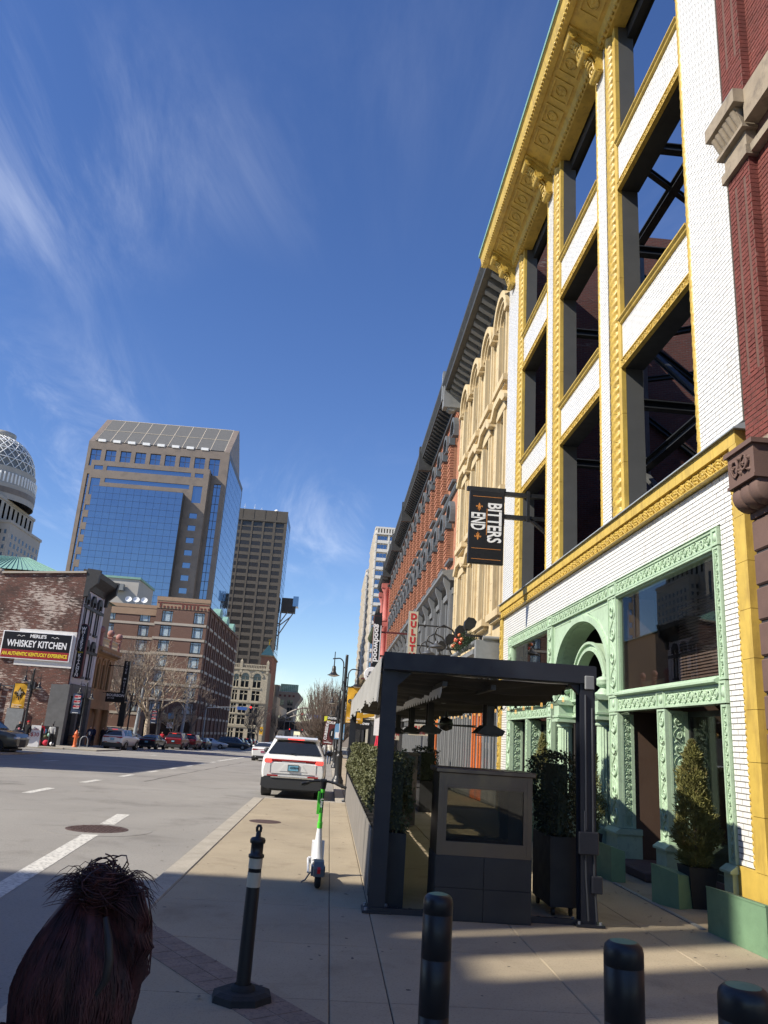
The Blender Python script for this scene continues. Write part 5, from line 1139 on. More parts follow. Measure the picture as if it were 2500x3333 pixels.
# ---- stone Romanesque building
S = thing('romanesque_building', 'rusticated grey stone office building with arched top windows far down the street', 'building', (-26, 255, -2.2)); YS_ = 250
cols = [(-31.2, -29.7), (-28.9, -26.5), (-25.2, -22.8)]; fl = [(14.2, 17.4), (10.2, 13.2), (6.4, 9.2), (3.0, 5.7), (-1.4, 1.8)]
hs = [(a, b, z0, z1) for a, b in cols for z0, z1 in fl]
mb = MB(); xz_holes(mb, YS_, YS_+.8, -32, -20.7, -2.4, 19.6, hs); mb.box(-32, -20.7, YS_+.8, 262, -2.4, 19.4); mb.build('wall', 'romanesque', S)
for a, b in cols:
    c = (a+b)/2; r_ = (b-a)/2; mb = MB()
    for k in range(10): mb.prism([(c+q*cos(pi*(j+g_)/10), 17.4+q*sin(pi*(j+g_)/10)) for q, j, g_ in ((r_+.75, k, .06), (r_+.75, k+1, -.06), (r_, k+1, -.06), (r_, k, .06))], 'y', YS_-.25, YS_)
    mb.prism([(c+r_*cos(pi*j/10), 17.4+r_*sin(pi*j/10)) for j in range(11)], 'y', YS_-.03, YS_-.01, 1); mb.build('arch', ['romanesque', 'glass_win'], S)
    for z0, z1 in fl:
        mb = MB(); mb.box(c-.13, c+.13, YS_+.2, YS_+.45, z0, z1); mb.box(a, b, YS_+.2, YS_+.45, z0+(z1-z0)*.62, z0+(z1-z0)*.62+.25); mb.box(a-.3, b+.3, YS_-.2, YS_, z0-.4, z0); f = mb.build('window', 'romanesque_smooth', S); mb = MB(); mb.box(a, b, YS_+.5, YS_+.55, z0, z1); mb.build('pane', 'glass_dark', f)
mb = MB(); mb.box(-32.3, -20.4, YS_-.4, YS_+.6, 19.6, 20.2); mb.box(-32.1, -20.6, YS_-.1, YS_+.2, 21.0, 21.3); mb.box(-32, -20.6, YS_-.3, YS_, 9.55, 9.9); mb.box(-32, -20.6, YS_-.25, YS_, 2.2, 2.5)
for k in range(22): mb.box(-32+k*.52, -31.8+k*.52, YS_-.05, YS_+.15, 20.2, 21.0)
for x in (-29.3, -21.1): mb.box(x-.4, x+.4, YS_-.3, YS_+.5, 18.6, 22.1); mb.add([(x-.4, YS_-.3, 22.1), (x+.4, YS_-.3, 22.1), (x+.4, YS_+.5, 22.1), (x-.4, YS_+.5, 22.1), (x, YS_+.1, 22.9)], [(0, 1, 4), (1, 2, 4), (2, 3, 4), (3, 0, 4)])
mb.build('parapet', 'romanesque', S)
t = thing('brick_tower', 'orange brick tower with green copper pyramid roof and gilded figure', 'tower', (-22, 268, -2.2)); mb = MB(); mb.box(-24.8, -20.9, 264, 284, -2.4, 25.2); mb.build('wall', 'brick_far', t); mb = MB(); mb.box(-25.1, -20.6, 263.7, 284.3, 25.2, 25.7); mb.build('cornice', 'tan_stone', t); mb = MB(); mb.add([(-25, 263.8, 25.7), (-20.7, 263.8, 25.7), (-20.7, 270, 25.7), (-25, 270, 25.7), (-22.8, 266.9, 29.6)], [(0, 1, 4), (1, 2, 4), (2, 3, 4), (3, 0, 4)]); mb.build('roof', 'copper_green', t)
mb = MB(); mb.tube([(-22.8, 266.9, 29.4), (-22.8, 266.9, 30.2), (-22.75, 266.9, 30.9), (-22.85, 266.9, 31.3)], [.28, .22, .3, .16], 8); mb.tube([(-22.8, 266.9, 30.8), (-23.4, 266.9, 31.2)], .1, 6); mb.tube([(-22.8, 266.9, 30.8), (-22.2, 266.9, 31.3), (-22.3, 266.9, 31.7)], .1, 6); mb.build('figure', 'brass', t)
# ---- towers
def panel_grid(root_, me, xs, zs, y, tilt=.004, nm='pane'):
    L = wloc(root_)
    for x in xs:
        for z in zs: inst(nm, me, root_, (x-L.x, y-L.y, z-L.z), (random.uniform(-tilt, tilt), 0, random.uniform(-tilt, tilt)))
A = thing('glass_tower', 'tall granite and blue glass office tower with sloped louvred top', 'tower', (-65, 260, -2))
y0 = 250
topw = [(-87.3+4.93*k, -87.3+4.93*k+3.5, 82.3, 88.3) for k in range(9)]
mb = MB(); xz_holes(mb, y0, y0+1.0, -88.4, -41.4, -2, 91, topw + [(-87.2, -85.0, -2, 79.5), (-45.4, -43.0, -2, 79.5)]); mb.box(-88.4, -41.4, y0+1.0, y0+1.2, -2, 91); mb.prism([(y0, 91), (y0+14, 104.5), (y0+15, 104.5), (y0+28, 91)], 'x', -88.4, -86.6); mb.prism([(y0, 91), (y0+14, 104.5), (y0+15, 104.5), (y0+28, 91)], 'x', -43.2, -41.4); mb.build('granite_frame', 'granite', A)
for h in topw:
    mb = MB(); mb.box(h[0], h[1], y0+.6, y0+.65, h[2], h[3]); o_ = mb.build('window', 'glass_blue', A); mb = MB(); mb.box((h[0]+h[1])/2-.06, (h[0]+h[1])/2+.06, y0+.5, y0+.6, h[2], h[3]); mb.box(h[0], h[1], y0+.5, y0+.6, h[2]+4, h[2]+4.1); mb.build('mullion', 'granite_dark', o_)
mb = MB(); mb.box(-87.2, -85.0, y0+.6, y0+.66, -2, 79.5); mb.box(-45.4, -43.0, y0+.6, y0+.66, -2, 79.5); o_ = mb.build('glass_strip', 'glass_blue', A); mb = MB()
for k in range(28): mb.box(-87.2, -85, y0+.5, y0+.6, k*2.9, k*2.9+.14); mb.box(-45.4, -43, y0+.5, y0+.6, k*2.9, k*2.9+.14)
mb.box(-44.3, -44.15, y0+.5, y0+.6, 0, 79.5); mb.build('mullion', 'granite_dark', o_)
# projecting granite block
sq = [(-51.4, -48.9, 66.2-4.12*k, 68.0-4.12*k) for k in range(14)] + [(-84.9, -83.2, 66.2-4.12*k, 68.0-4.12*k) for k in range(14)]; bn = [(-80.2, -52.7, 80.2, 81.7), (-80.2, -52.7, 76.0, 77.5), (-84.3, -81.4, 80.2, 81.7), (-51.4, -48.6, 80.2, 81.7), (-84.6, -81.6, 71.5, 77.3), (-51.4, -48.4, 71.5, 77.3)]
mb = MB(); xz_holes(mb, y0-3, y0-2.4, -85.4, -46.7, -2, 83.4, sq+bn); mb.box(-85.4, -84.8, y0-2.4, y0, -2, 83.4); mb.box(-47.3, -46.7, y0-2.4, y0, -2, 83.4); mb.box(-84.8, -47.3, y0-2.4, y0, 82.8, 83.4); mb.build('granite_block', 'granite', A)
for h in sq+bn:
    mb = MB(); mb.box(h[0], h[1], y0-2.7, y0-2.65, h[2], h[3]); mb.build('window', 'glass_blue', A)
pm1 = MB(); pm1.box(0, 2.16, -.04, 0, 0, 2.05); gp = mesh_of(pm1, 'pane', 'glass_blue')
xs = [-82.5+2.22*k for k in range(13)]; zs = [71.6-2.13*k for k in range(24)]
panel_grid(A, gp, xs, zs, y0-6)
mb = MB(); mb.box(-82.6, -53.6, y0-5.97, y0-3, -2, 73.8); mb.build('glass_core', 'granite_dark', A)
pm2 = MB(); pm2.box(0, .05, 0, 2.5, 0, 2.75); gs = mesh_of(pm2, 'pane', 'glass_blue'); L = wloc(A)
for k in range(14):
    for q in range(18): inst('pane', gs, A, (-41.35-L.x, y0+1.5+k*2.58-L.y, 86-q*2.85-L.z), (0, random.uniform(-.004, .004), random.uniform(-.004, .004)))
mb = MB(); mb.box(-88.3, -41.4, y0+1.2, y0+40, -2, 91); mb.build('core', 'granite_dark', A)
sl_ = Vector((0, 14, 13.5)).normalized()
for k in range(9):
    x0 = -86.4+4.8*k; mb = MB()
    for q in range(24):
        a = Vector((0, y0+.8, 91.6)) + sl_*(q*.78); mb.add([(x0, a.y, a.z), (x0+4.6, a.y, a.z), (x0+4.6, a.y+.34, a.z+.52), (x0, a.y+.34, a.z+.52)], [(0, 1, 2, 3)])
    mb.build('louvre_bank', 'charcoal_grey', A, kind='stuff')
mb = MB()
for k in range(10): mb.cyl((-86.5+4.8*k, y0+.6, 91.4), (-86.5+4.8*k, y0+14, 104.3), .16, None, 4)
mb.cyl((-86.6, y0+7.2, 97.9), (-43.2, y0+7.2, 97.9), .14, None, 4); mb.cyl((-86.6, y0+14, 104.4), (-43.2, y0+14, 104.4), .2, None, 4); mb.build('louvre_frame', 'hotel_band', A)
mb = MB(); mb.add([(-86.6, y0+1.6, 91.5), (-43.2, y0+1.6, 91.5), (-43.2, y0+14.6, 104), (-86.6, y0+14.6, 104)], [(0, 1, 2, 3)]); mb.build('louvre_backing', 'charcoal', A)
for k in range(8): mb = MB(); mb.box(-85.4+4.9*k, -83+4.9*k, y0-.2, y0+1.2, 91.0, 91.9); mb.build('rooftop_unit', 'sign_white', A)
# dark bronze tower
Q = thing('dark_tower', 'dark bronze grid office tower with antennas beyond the glass tower', 'tower', (-44, 380, -2)); y0 = 380
hs = [(-57.6+5.42*k, -57.6+5.42*k+4.5, 97.0-3.62*f, 99.0-3.62*f) for k in range(5) for f in range(26)]
mb = MB(); xz_holes(mb, y0, y0+.6, -58.4, -30.2, -2, 108.2, hs + [(-57.6+5.42*k, -57.6+5.42*k+4.5, 99.6, 102.0) for k in range(5)]); mb.build('facade', 'precast_tan', Q)
mb = MB(); mb.box(-58.3, -30.3, y0+.6, y0+30, -2, 108); mb.build('core', 'glass_bronze', Q)
wv = MB()
for k in range(8): wv.box(.1+k*.55, .55+k*.55, -.03, .02, .05, 1.95)
wvm = mesh_of(wv, 'window', 'glass_bronze')
for h in hs: inst('window', wvm, Q, (h[0]+44, y0+.12-380, h[2]+2))
mb = MB()
for k in range(6): mb.box(-58.4+5.64*k-.25, -58.4+5.64*k+.25, y0-.12, y0, -2, 108.2)
mb.box(-58.4, -30.2, y0-.2, y0, 102.4, 103.2); mb.build('fin', 'precast_tan', Q)
sg = MB(); sg.box(0, .05, 0, 2.8, 0, 3.3); sgm = mesh_of(sg, 'pane', 'glass_blue')
for k in range(9):
    for f in range(20): inst('pane', sgm, Q, (-30.15+44, y0+1+k*3-380, 100-f*3.6+2))
for k, (x, h_) in enumerate(((-55.6, 5), (-52.5, 4), (-47.5, 4), (-44, 2.5))):
    t = thing('antenna_mast', 'rooftop antenna mast '+['nearest the left edge of', 'second from left on', 'in the middle of', 'right of centre on'][k]+' the dark tower', 'antenna', (x, 384, 108), group='antennas on the dark tower'); q = MB(); q.cyl((0, 0, -.1), (0, 0, h_), .12, .05, 5); q.box(-.6, .6, -.05, .05, h_*.6, h_*.6+.12); q.build('mast', 'sign_white', t, False)
t = thing('satellite_dish', 'white dish on the right part of the dark tower roof', 'satellite dish', (-36.3, 384, 108)); q = MB(); q.ball((0, 0, 1.1), 1.1, 1.1, 1.0, 12, 8); q.build('radome', 'sign_white', t, False); q = MB(); q.cyl((0, 0, -.2), (0, 0, .5), .4); q.build('mount', 'galv', t, False)
t = thing('sky_cabin', 'glazed cabin on steel struts projecting beyond the dark tower', 'cabin', (-27, 395, 60)); mb = MB(); mb.box(-29.6, -22.6, 392, 398, 59.5, 66.5); mb.build('body', 'precast_tan', t); mb = MB(); mb.box(-23.9, -21.2, 391.8, 398.2, 62.5, 67.6); mb.build('glazing', 'glass_blue', t)
mb = MB()
for p, q in (((-30, 392, 47), (-23, 392, 59.5)), ((-30, 392, 53), (-26, 392, 59.5)), ((-29.5, 392, 40), (-29.5, 392, 59.5)), ((-30, 392, 52), (-24.5, 392, 57))): mb.cyl(p, q, .3, None, 5)
mb.build('strut', 'far_taupe', t)
# domed tower
Dm = thing('domed_tower', 'pale stone tower with white lattice dome at the left edge', 'tower', (-154, 340, -2)); y0 = 330; cx = -164.5
def setback(xa, xb, ya, zt, win):
    mb = MB(); mb.box(xa, xb, ya, 372, -2, zt); mb.box(xa-.4, xb+.4, ya-.4, 372.4, zt-1.2, zt); mb.build('stage', 'capital_white', Dm)
    for (p, q, r, s2, nx, nz, gx, gz_) in win:
        w_ = MB()
        for i in range(nx):
            for j in range(nz): w_.box(p+i*gx, p+i*gx+q, ya-.06, ya+.02, r-j*gz_, r-j*gz_+s2)
        w_.build('window_bank', 'glass_dark', Dm, kind='stuff')
setback(-195, -150.5, y0, 92, [(-169, 1.7, 76, 9, 2, 1, 4, 1), (-162, 1.1, 70, 13, 5, 1, 2.2, 1), (-162, 1.1, 62, 1.8, 5, 15, 2.2, 3.4), (-169.5, 1.6, 62, 2, 3, 14, 2.5, 3.6)])
setback(-195, -145.6, y0+6, 82, [(-150, 1.0, 76, 1.8, 2, 20, 2.3, 3.4)]); setback(-198, -163.5, y0-5, 82, [(-174, 1.6, 76, 2.2, 4, 20, 2.6, 3.8)]); setback(-198, -160.2, y0-8, 60, [(-172, 1.6, 55, 2.2, 5, 14, 2.5, 3.8)]); mb = MB()
for j in range(20):
    for k in range(8): mb.box(-145.63, -145.55, y0+9+k*4.2, y0+10.6+k*4.2, 8+j*3.5, 10+j*3.5); mb.box(-150.53, -150.45, y0+2+k*5, y0+3.8+k*5, 83, 90)
mb.build('window_bank', 'glass_dark', Dm, kind='stuff')
mb = MB(); mb.lathe([(19.6, 92), (19.6, 99), (19.2, 99.4), (18.8, 104.2), (18.4, 104.5), (18.4, 107), (17.6, 107)], (cx, 351, 0), 40, 0, False); mb.build('drum', 'capital_white', Dm)
mb = MB(); mb.lathe([(19.66, 94.6), (19.66, 97.2)], (cx, 351, 0), 60, 0, False); mb.build('drum_frieze', 'granite', Dm); mb = MB()
for k in range(70): a = 2*pi*k/70; mb.box(cx+19.05*cos(a)-.3, cx+19.05*cos(a)+.3, 351+19.05*sin(a)-.3, 351+19.05*sin(a)+.3, 99.5, 104)
mb.build('colonnade', 'sign_white', Dm, kind='stuff')
mb = MB()
for k in range(28):
    for s_ in (1, -1):
        pts = []
        for j in range(11):
            f = j/10; el = f*radians(72); a = 2*pi*k/28 + s_*f*1.05; pts.append((cx+17.6*cos(el)*cos(a), 351+17.6*cos(el)*sin(a), 107+18.3*sin(el)))
        mb.tube(pts, .19, 4)
for f in (.2, .42, .66, 1.0):
    el = f*radians(72); mb.tube([(cx+17.6*cos(el)*cos(a), 351+17.6*cos(el)*sin(a), 107+18.3*sin(el)) for a in [2*pi*j/36 for j in range(37)]], .22, 4)
mb.build('lattice_dome', 'sign_white', Dm)
mb = MB(); mb.lathe([(17, 107)] + [(17*cos(radians(72*f/8)), 107+17.7*sin(radians(72*f/8))) for f in range(1, 9)], (cx, 351, 0), 32); mb.build('dome_shell', 'cornice_grey', Dm); mb = MB(); mb.lathe([(5.6, 123.6), (6.4, 124.6), (6.4, 126.6), (5.4, 126.8), (0, 126.8)], (cx, 351, 0), 28); mb.build('lantern', 'capital_white', Dm)
# ---- street end
t = thing('tan_block', 'plain tan building behind the orange brick tower', 'building', (-30, 425, -3)); mb = MB(); mb.box(-40, -29.3, 420, 450, -3, 25); mb.build('wall', 'far_tan', t); mb = MB()
for k in range(8): mb.box(-30.3, -30.0, 419.9, 420, 12+k*1.4, 12.9+k*1.4)
mb.build('side_slots', 'limestone_dark', t); mb = MB(); mb.box(-29.3, -28.2, 421, 449, -3, 25); mb.build('return_wall', 'far_taupe', t)
t = thing('flared_building', 'taupe building flaring outward at the top at the street end', 'building', (-22, 405, -3)); mb = MB(); mb.prism([(-27.6, -3), (-27.6, 20.8), (-17.2, 20.8), (-15.8, 19.4), (-15.6, 18.6), (-18.2, 14.5), (-19.2, -3)], 'y', 400, 430); mb.build('wall', 'far_taupe', t)
for j, z in enumerate((14.2, 10.6, 7.0, 3.4)):
    for k, x in enumerate((-26.6, -22.2)): mb = MB(); mb.box(x, x+2.6, 399.9, 400.1, z, z+2.6); o_ = mb.build('window', 'glass_win', t); mb = MB(); mb.box(x+1.25, x+1.35, 399.8, 399.9, z, z+2.6); mb.box(x, x+2.6, 399.8, 399.9, z+1.2, z+1.3); mb.build('mullion', 'far_taupe', o_)
for x in (-26.6, -24.3, -22, -19.9): mb = MB(); mb.box(x, x+1, 399.9, 400.1, 18.3, 19.3); mb.build('window', 'sign_maroon', t)
t = thing('rooftop_screen', 'teal striped rooftop screen above the flared building', 'screen', (-22, 402, 21)); mb = MB(); mb.box(-26.4, -17.6, 402, 402.6, 20.7, 24.6); mb.build('panel', 'sign_green', t); mb = MB()
for j in range(6):
    for k in range(9): mb.box(-26.2+k*.95, -25.4+k*.95, 401.9, 402, 20.95+j*.6, 21.2+j*.6)
mb.build('strip', 'curtain', t, kind='stuff'); mb = MB()
for x in (-26, -22, -18): mb.box(x, x+.3, 402, 402.4, 20.0, 20.7)
mb.build('post', 'charcoal', t)
t = thing('skywalk', 'glass pedestrian bridge with white arch truss across the far street', 'footbridge', (-14, 330, 3)); mb = MB(); mb.box(-23, 2, 330, 333, 5.6, 6.0); mb.box(-23, 2, 330, 333, 2.0, 2.4); k = -23
while k < 2: mb.box(k, k+.18, 329.95, 330.1, 2.4, 5.6); k += 2.1
mb.build('deck', 'capital_white', t); mb = MB(); mb.box(-23, 2, 330.1, 330.2, 2.4, 5.6); mb.box(-23, 2, 332.8, 332.9, 2.4, 5.6); mb.build('glazing', 'glass_win', t)
mb = MB(); ar = [(-22+24*f, 6.0+5.6*sin(pi*f)) for f in [k/16 for k in range(17)]]; ar2 = [(-20+20*f, 6.0+3.0*sin(pi*f)) for f in [k/16 for k in range(17)]]
mb.tube([(x, 331.5, z) for x, z in ar], .32, 6); mb.tube([(x, 331.5, z) for x, z in ar2], .25, 6)
for k in range(2, 15, 2): mb.cyl((ar[k][0], 331.5, ar[k][1]), (ar2[k][0], 331.5, ar2[k][1]), .18, None, 5)
mb.build('arch_truss', 'capital_white', t)
t = thing('far_block', 'low grey block closing the far end of the street', 'building', (-8, 520, -3)); mb = MB(); mb.box(-19, 30, 520, 560, -3, 9); mb.box(2, 40, 250, 300, -3, 9); mb.build('wall', 'far_taupe', t); mb = MB()
for k in range(12): mb.box(-18+3*k, -16+3*k, 519.9, 520, 4.5, 7); 
mb.build('windows', 'glass_win', t)
t = thing('street_block', 'shaded row of fronts past the orange tower on the left side', 'building', (-21, 330, -3)); mb = MB(); mb.box(-34, -22, 290, 398, -3, 12); mb.box(-22, -20.6, 300, 318, -3, 14); mb.build('wall', 'far_tan', t); mb = MB()
for k in range(20): mb.box(-21.98, -21.9, 292+5*k, 295+5*k, 4, 8)
mb.build('windows', 'glass_dark', t)
# ---- buildings just outside the frame on the left; their shadows lie on road and pavement
def sideblock(label, y0, y1, h, x=-20.8, sun_gaps=()):
    b = thing('brick_block', label, 'building', (x-8, (y0+y1)/2, 0)); n_ = max(2, int((y1-y0)/3.2)); wd = (y1-y0)/n_; hs = [(y0+wd*(k+.3), y0+wd*(k+.7), z, z+1.8) for k in range(n_) for z in [4.8+3.6*q for q in range(int((h-8)/3.6))]]
    mb = MB(); rect_holes(mb, x-.5, x, y0, y1, -1, h-4, hs); mb.box(x-18, x-.5, y0, y1, -1, h-4); ys_ = sorted([y0, y1]+[q for g_ in sun_gaps for q in g_[:2]])
    for a, c in zip(ys_, ys_[1:]): mb.box(x-.4, x, a, c, h-4, next((g_[2] for g_ in sun_gaps if g_[0] == a), h))  # unseen parapet screen, gaps added to let sun streaks onto the near pavement
    mb.box(x-18.2, x+.35, y0-.1, y1+.1, h-4.4, h-4.05); mb.box(x-18, x-.4, y1-.4, y1, h-4, h); mb.build('wall', 'brick_hotel_yz', b)
    for q in hs: mb = MB(); mb.box(x-.3, x-.28, q[0], q[1], q[2], q[3]); mb.build('window', 'glass_win', b)
sideblock('tall brick block left behind the viewer that shades the near pavement', -34, 1.6, 22.2, -20.8, ((-1.15, -.35, 18.9), (-1.7, -1.55, 19.2), (-2.6, -2.25, 19.5), (.35, .6, 18.3), (.9, 1.05, 18.3))); sideblock('low brick block just left of the frame that shades the road', 28, 47.6, 13.7, -24.3)
# ================================================================== PATIO PERGOLA
P_ = thing('pergola', 'dark navy steel patio pergola with sagging grey canvas roof', 'pergola', (1.85, 9.5, 0)); NV = 'steel_navy'
def ibeam(mb, p, q, w_=.18, h=.18, tw=.018, tf=.022):
    p, q = Vector(p), Vector(q); d = (q-p).normalized(); u = Vector((1, 0, 0)) if abs(d.z) > .9 else d.cross(Vector((0, 0, 1))).normalized(); v_ = d.cross(u)
    for (a0, a1, b0, b1) in ((-w_/2, w_/2, h/2-tf, h/2), (-w_/2, w_/2, -h/2, -h/2+tf), (-tw/2, tw/2, -h/2+tf, h/2-tf)):
        c = [(a0, b0), (a1, b0), (a1, b1), (a0, b1)]; mb.add([tuple(e+u*a+v_*b) for e in (p, q) for a, b in c], [(0, 3, 2, 1), (4, 5, 6, 7)] + [(k, (k+1) % 4, 4+(k+1) % 4, 4+k) for k in range(4)])
for (x, y) in ((.67, 9.50), (3.03, 9.42), (.67, 24.0), (3.03, 24.0)):
    mb = MB(); ibeam(mb, (x, y, .03), (x, y, 2.83)); mb.build('post', NV, P_)
    mb = MB(); mb.box(x-.16, x+.16, y-.16, y+.16, .004, .028); o_ = mb.build('base_plate', NV, P_); mb = MB()
    for a in (-.12, .12):
        for b in (-.12, .12): mb.cyl((x+a, y+b, .028), (x+a, y+b, .055), .018, None, 6)
    mb.build('bolt', 'galv', o_)
for n_, (p, q) in enumerate((((.58, 9.47, 2.735), (3.13, 9.40, 2.735)), ((.58, 24.05, 2.735), (3.13, 24.05, 2.735)))):
    mb = MB(); ibeam(mb, p, q, .16, .22); mb.box(p[0], q[0], min(p[1], q[1])-.105, min(p[1], q[1])-.082, 2.635, 2.835); mb.build('beam', NV, P_)
for x in (.66, 3.05): mb = MB(); ibeam(mb, (x, 9.5, 2.73), (x, 24, 2.73), .14, .20); mb.build('beam', NV, P_)
for y in (13.1, 16.7, 20.3): mb = MB(); ibeam(mb, (.6, y, 2.74), (3.1, y, 2.74), .10, .16); mb.build('cross_bar', NV, P_)
for x in (1.35, 1.95): mb = MB(); mb.box(x-.03, x+.03, 9.6, 24, 2.50, 2.56); mb.build('canopy_rail', 'black_iron', P_)
mb = MB(); mb.prism([(.75, 2.62), (.75, 2.45), (.93, 2.62)], 'y', 9.44, 9.52); mb.prism([(2.94, 2.62), (2.94, 2.5), (2.82, 2.62)], 'y', 9.37, 9.45); mb.build('gusset', NV, P_)
mb = MB(); mb.box(.58, 3.12, 9.36, 9.62, .001, .022); mb.box(.58, 3.12, 9.36, 9.375, .022, .06)
for x in (.9, 1.05, 1.2, 2.5, 2.7): mb.cyl((x, 9.48, .022), (x, 9.48, .05), .022, None, 6)
mb.build('floor_channel', NV, P_)
# canvas roof in folds
nx, ny = 26, 300; mb = MB(); vs_ = []
for j in range(ny+1):
    y = 9.62+14.3*j/ny; ph = ((y-9.5) % 3.6)/3.6
    for i in range(nx+1):
        f = i/nx; x = .72+2.26*f
        z = 2.66 - .20*sin(pi*ph)**2*(.7+.3*f) - .05*sin(pi*f) + .050*sin(y*8+1.8*sin(f*3.1+y*.8)) * (.6+.4*sin(f*5+y)) + .020*sin(y*21+f*5)
        vs_.append((x, y, z))
mb.add(vs_, [(j*(nx+1)+i, j*(nx+1)+i+1, (j+1)*(nx+1)+i+1, (j+1)*(nx+1)+i) for j in range(ny) for i in range(nx)], 0, True); mb.build('canvas_roof', 'canvas_dark', P_)
# side curtain valance on the street side with ragged hem
mb = MB(); vs_ = []; ny = 260; zs = 9
for j in range(ny+1):
    y = 9.75+14.2*j/ny; dr = .40+.05*sin(y*1.7)+.014*sin(y*7.3)+.012*sin(y*31+2*sin(y)) + (.20*max(0, 1-(y-9.75)/1.2))
    for i in range(zs+1):
        f = i/zs; vs_.append((.575-.022*f*(.5+.5*sin(y*5.5))-.014*sin(y*17+1.5*sin(y*2.3))*f, y, 2.83-dr*f*1.15))
mb.add(vs_, [(j*(zs+1)+i, j*(zs+1)+i+1, (j+1)*(zs+1)+i+1, (j+1)*(zs+1)+i) for j in range(ny) for i in range(zs)], 0, True); mb.build('side_valance', 'canvas_grey', P_)
# scalloped edging hanging along the middle rail
mb = MB(); y = 9.7
while y < 23.8:
    n_ = 8; pts = [(y, 2.50), (y+.32, 2.50)] + [(y+.32-.32*k/n_, 2.44-.07*sin(pi*k/n_)) for k in range(n_+1)]
    mb.prism(pts, 'x', 1.32, 1.326); y += .325
mb.build('scalloped_trim', 'sign_white', P_)
# conduit and boxes on the right front post
mb = MB()
for x, z0 in ((2.985, .05), (3.08, .05)): mb.tube([(x, 9.315, 2.35 if x > 3 else 1.2), (x, 9.315, .9), (x+.01, 9.315, .5), (x+.035, 9.315, .06)], .013, 6)
mb.tube([(3.0, 9.315, 2.5), (3.0, 9.315, 1.0)], .012, 6); mb.build('conduit', 'conduit', P_); mb = MB(); mb.bbox(2.90, 3.13, 9.26, 9.32, .74, .98, .01); mb.build('junction_box', NV, P_); mb = MB(); mb.bbox(3.05, 3.17, 9.27, 9.33, .34, .52, .01); mb.build('junction_box', NV, P_); mb = MB(); mb.bbox(2.98, 3.09, 9.25, 9.29, 2.56, 2.72, .008); mb.build('outlet_box', 'cornice_grey', P_)
mb = MB(); mb.tube([(2.36, 9.5, .05), (2.5, 9.46, .03), (2.7, 9.42, .025), (2.95, 9.42, .03)], .013, 6); mb.build('floor_cable', 'conduit', P_)
# radiant heaters
for k, (x, y) in enumerate(((2.25, 11.4), (1.75, 14.2), (1.75, 17.4), (1.75, 20.8))):
    t = thing('patio_heater', ['nearest', 'second', 'third', 'farthest'][k]+' black radiant heater hanging under the pergola canvas', 'heater', (x, y, 2.5), group='heaters under the pergola'); mb = MB()
    for dy in (-.16, .16): mb.box(x-.05, x+.05, y+dy-.02, y+dy+.02, 2.12, 2.55)
    mb.box(x-.25, x+.25, y-.05, y+.05, 2.5, 2.56); mb.build('bracket', 'black_iron', t)
    mb = MB(); mb.prism([(-.20, 0), (.16, -.02), (.20, .05), (.05, .12), (-.08, .12)], 'y', -.24, .24); o_ = mb.build('reflector', 'black_iron', t, False); o_.location = (0, 0, -.5); mb = MB(); mb.box(-.15, .12, -.2, .2, -.03, -.015); q_ = mb.build('element', 'cornice_grey', o_, False)
t = thing('ceiling_fan', 'dark ceiling fan under the pergola canvas', 'ceiling fan', (2.25, 15.6, 2.2)); mb = MB(); mb.cyl((0, 0, -.1), (0, 0, .34), .03); mb.lathe([(.02, .12), (.12, .08), (.14, 0), (.12, -.1), (.02, -.14)], (0, 0, 0), 14); mb.build('motor', 'black_iron', t, False)
for k in range(5): mb = MB(); mb.box(.12, .70, -.065, .065, -.03, -.018); o_ = mb.build('blade', 'black_iron', t, False); o_.rotation_euler = (.15, 0, 2*pi*k/5+.4)
# string lights
t = thing('string_lights', 'string of clear filament bulbs along the right side of the pergola', 'string lights', (3.0, 9.6, 2.5)); cab = []; bm_ = MB(); bm_.lathe([(.011, 0), (.016, -.012), (.030, -.055), (.033, -.075), (.026, -.10), (.010, -.115), (0, -.117)], (0, 0, 0), 10); bme = mesh_of(bm_, 'bulb', 'glass_clear'); fl_ = MB(); fl_.tube([(.006, 0, -.03), (.01, 0, -.085), (-.01, 0, -.085), (-.006, 0, -.03)], .004, 5); flm = mesh_of(fl_, 'filament', 'bulb'); so_ = MB(); so_.cyl((0, 0, -.005), (0, 0, .05), .017, None, 8); som = mesh_of(so_, 'socket', 'black_plastic')
for k in range(27):
    y = 9.9+k*.52; z = 2.50-.05*(k % 2)+random.uniform(-.03, .03)
    cab += [(2.90, y-.13, z-.02), (2.90, y, z+.05), (2.90, y+.13, z-.0), (2.90, y+.26, z-.05)]
    o_ = inst('bulb', bme, t, (-.1, y-9.6, z-2.5)); inst('filament', flm, o_); inst('socket', som, o_)
mb = MB(); mb.tube(cab, .006, 5); mb.build('cable', 'black_plastic', t)
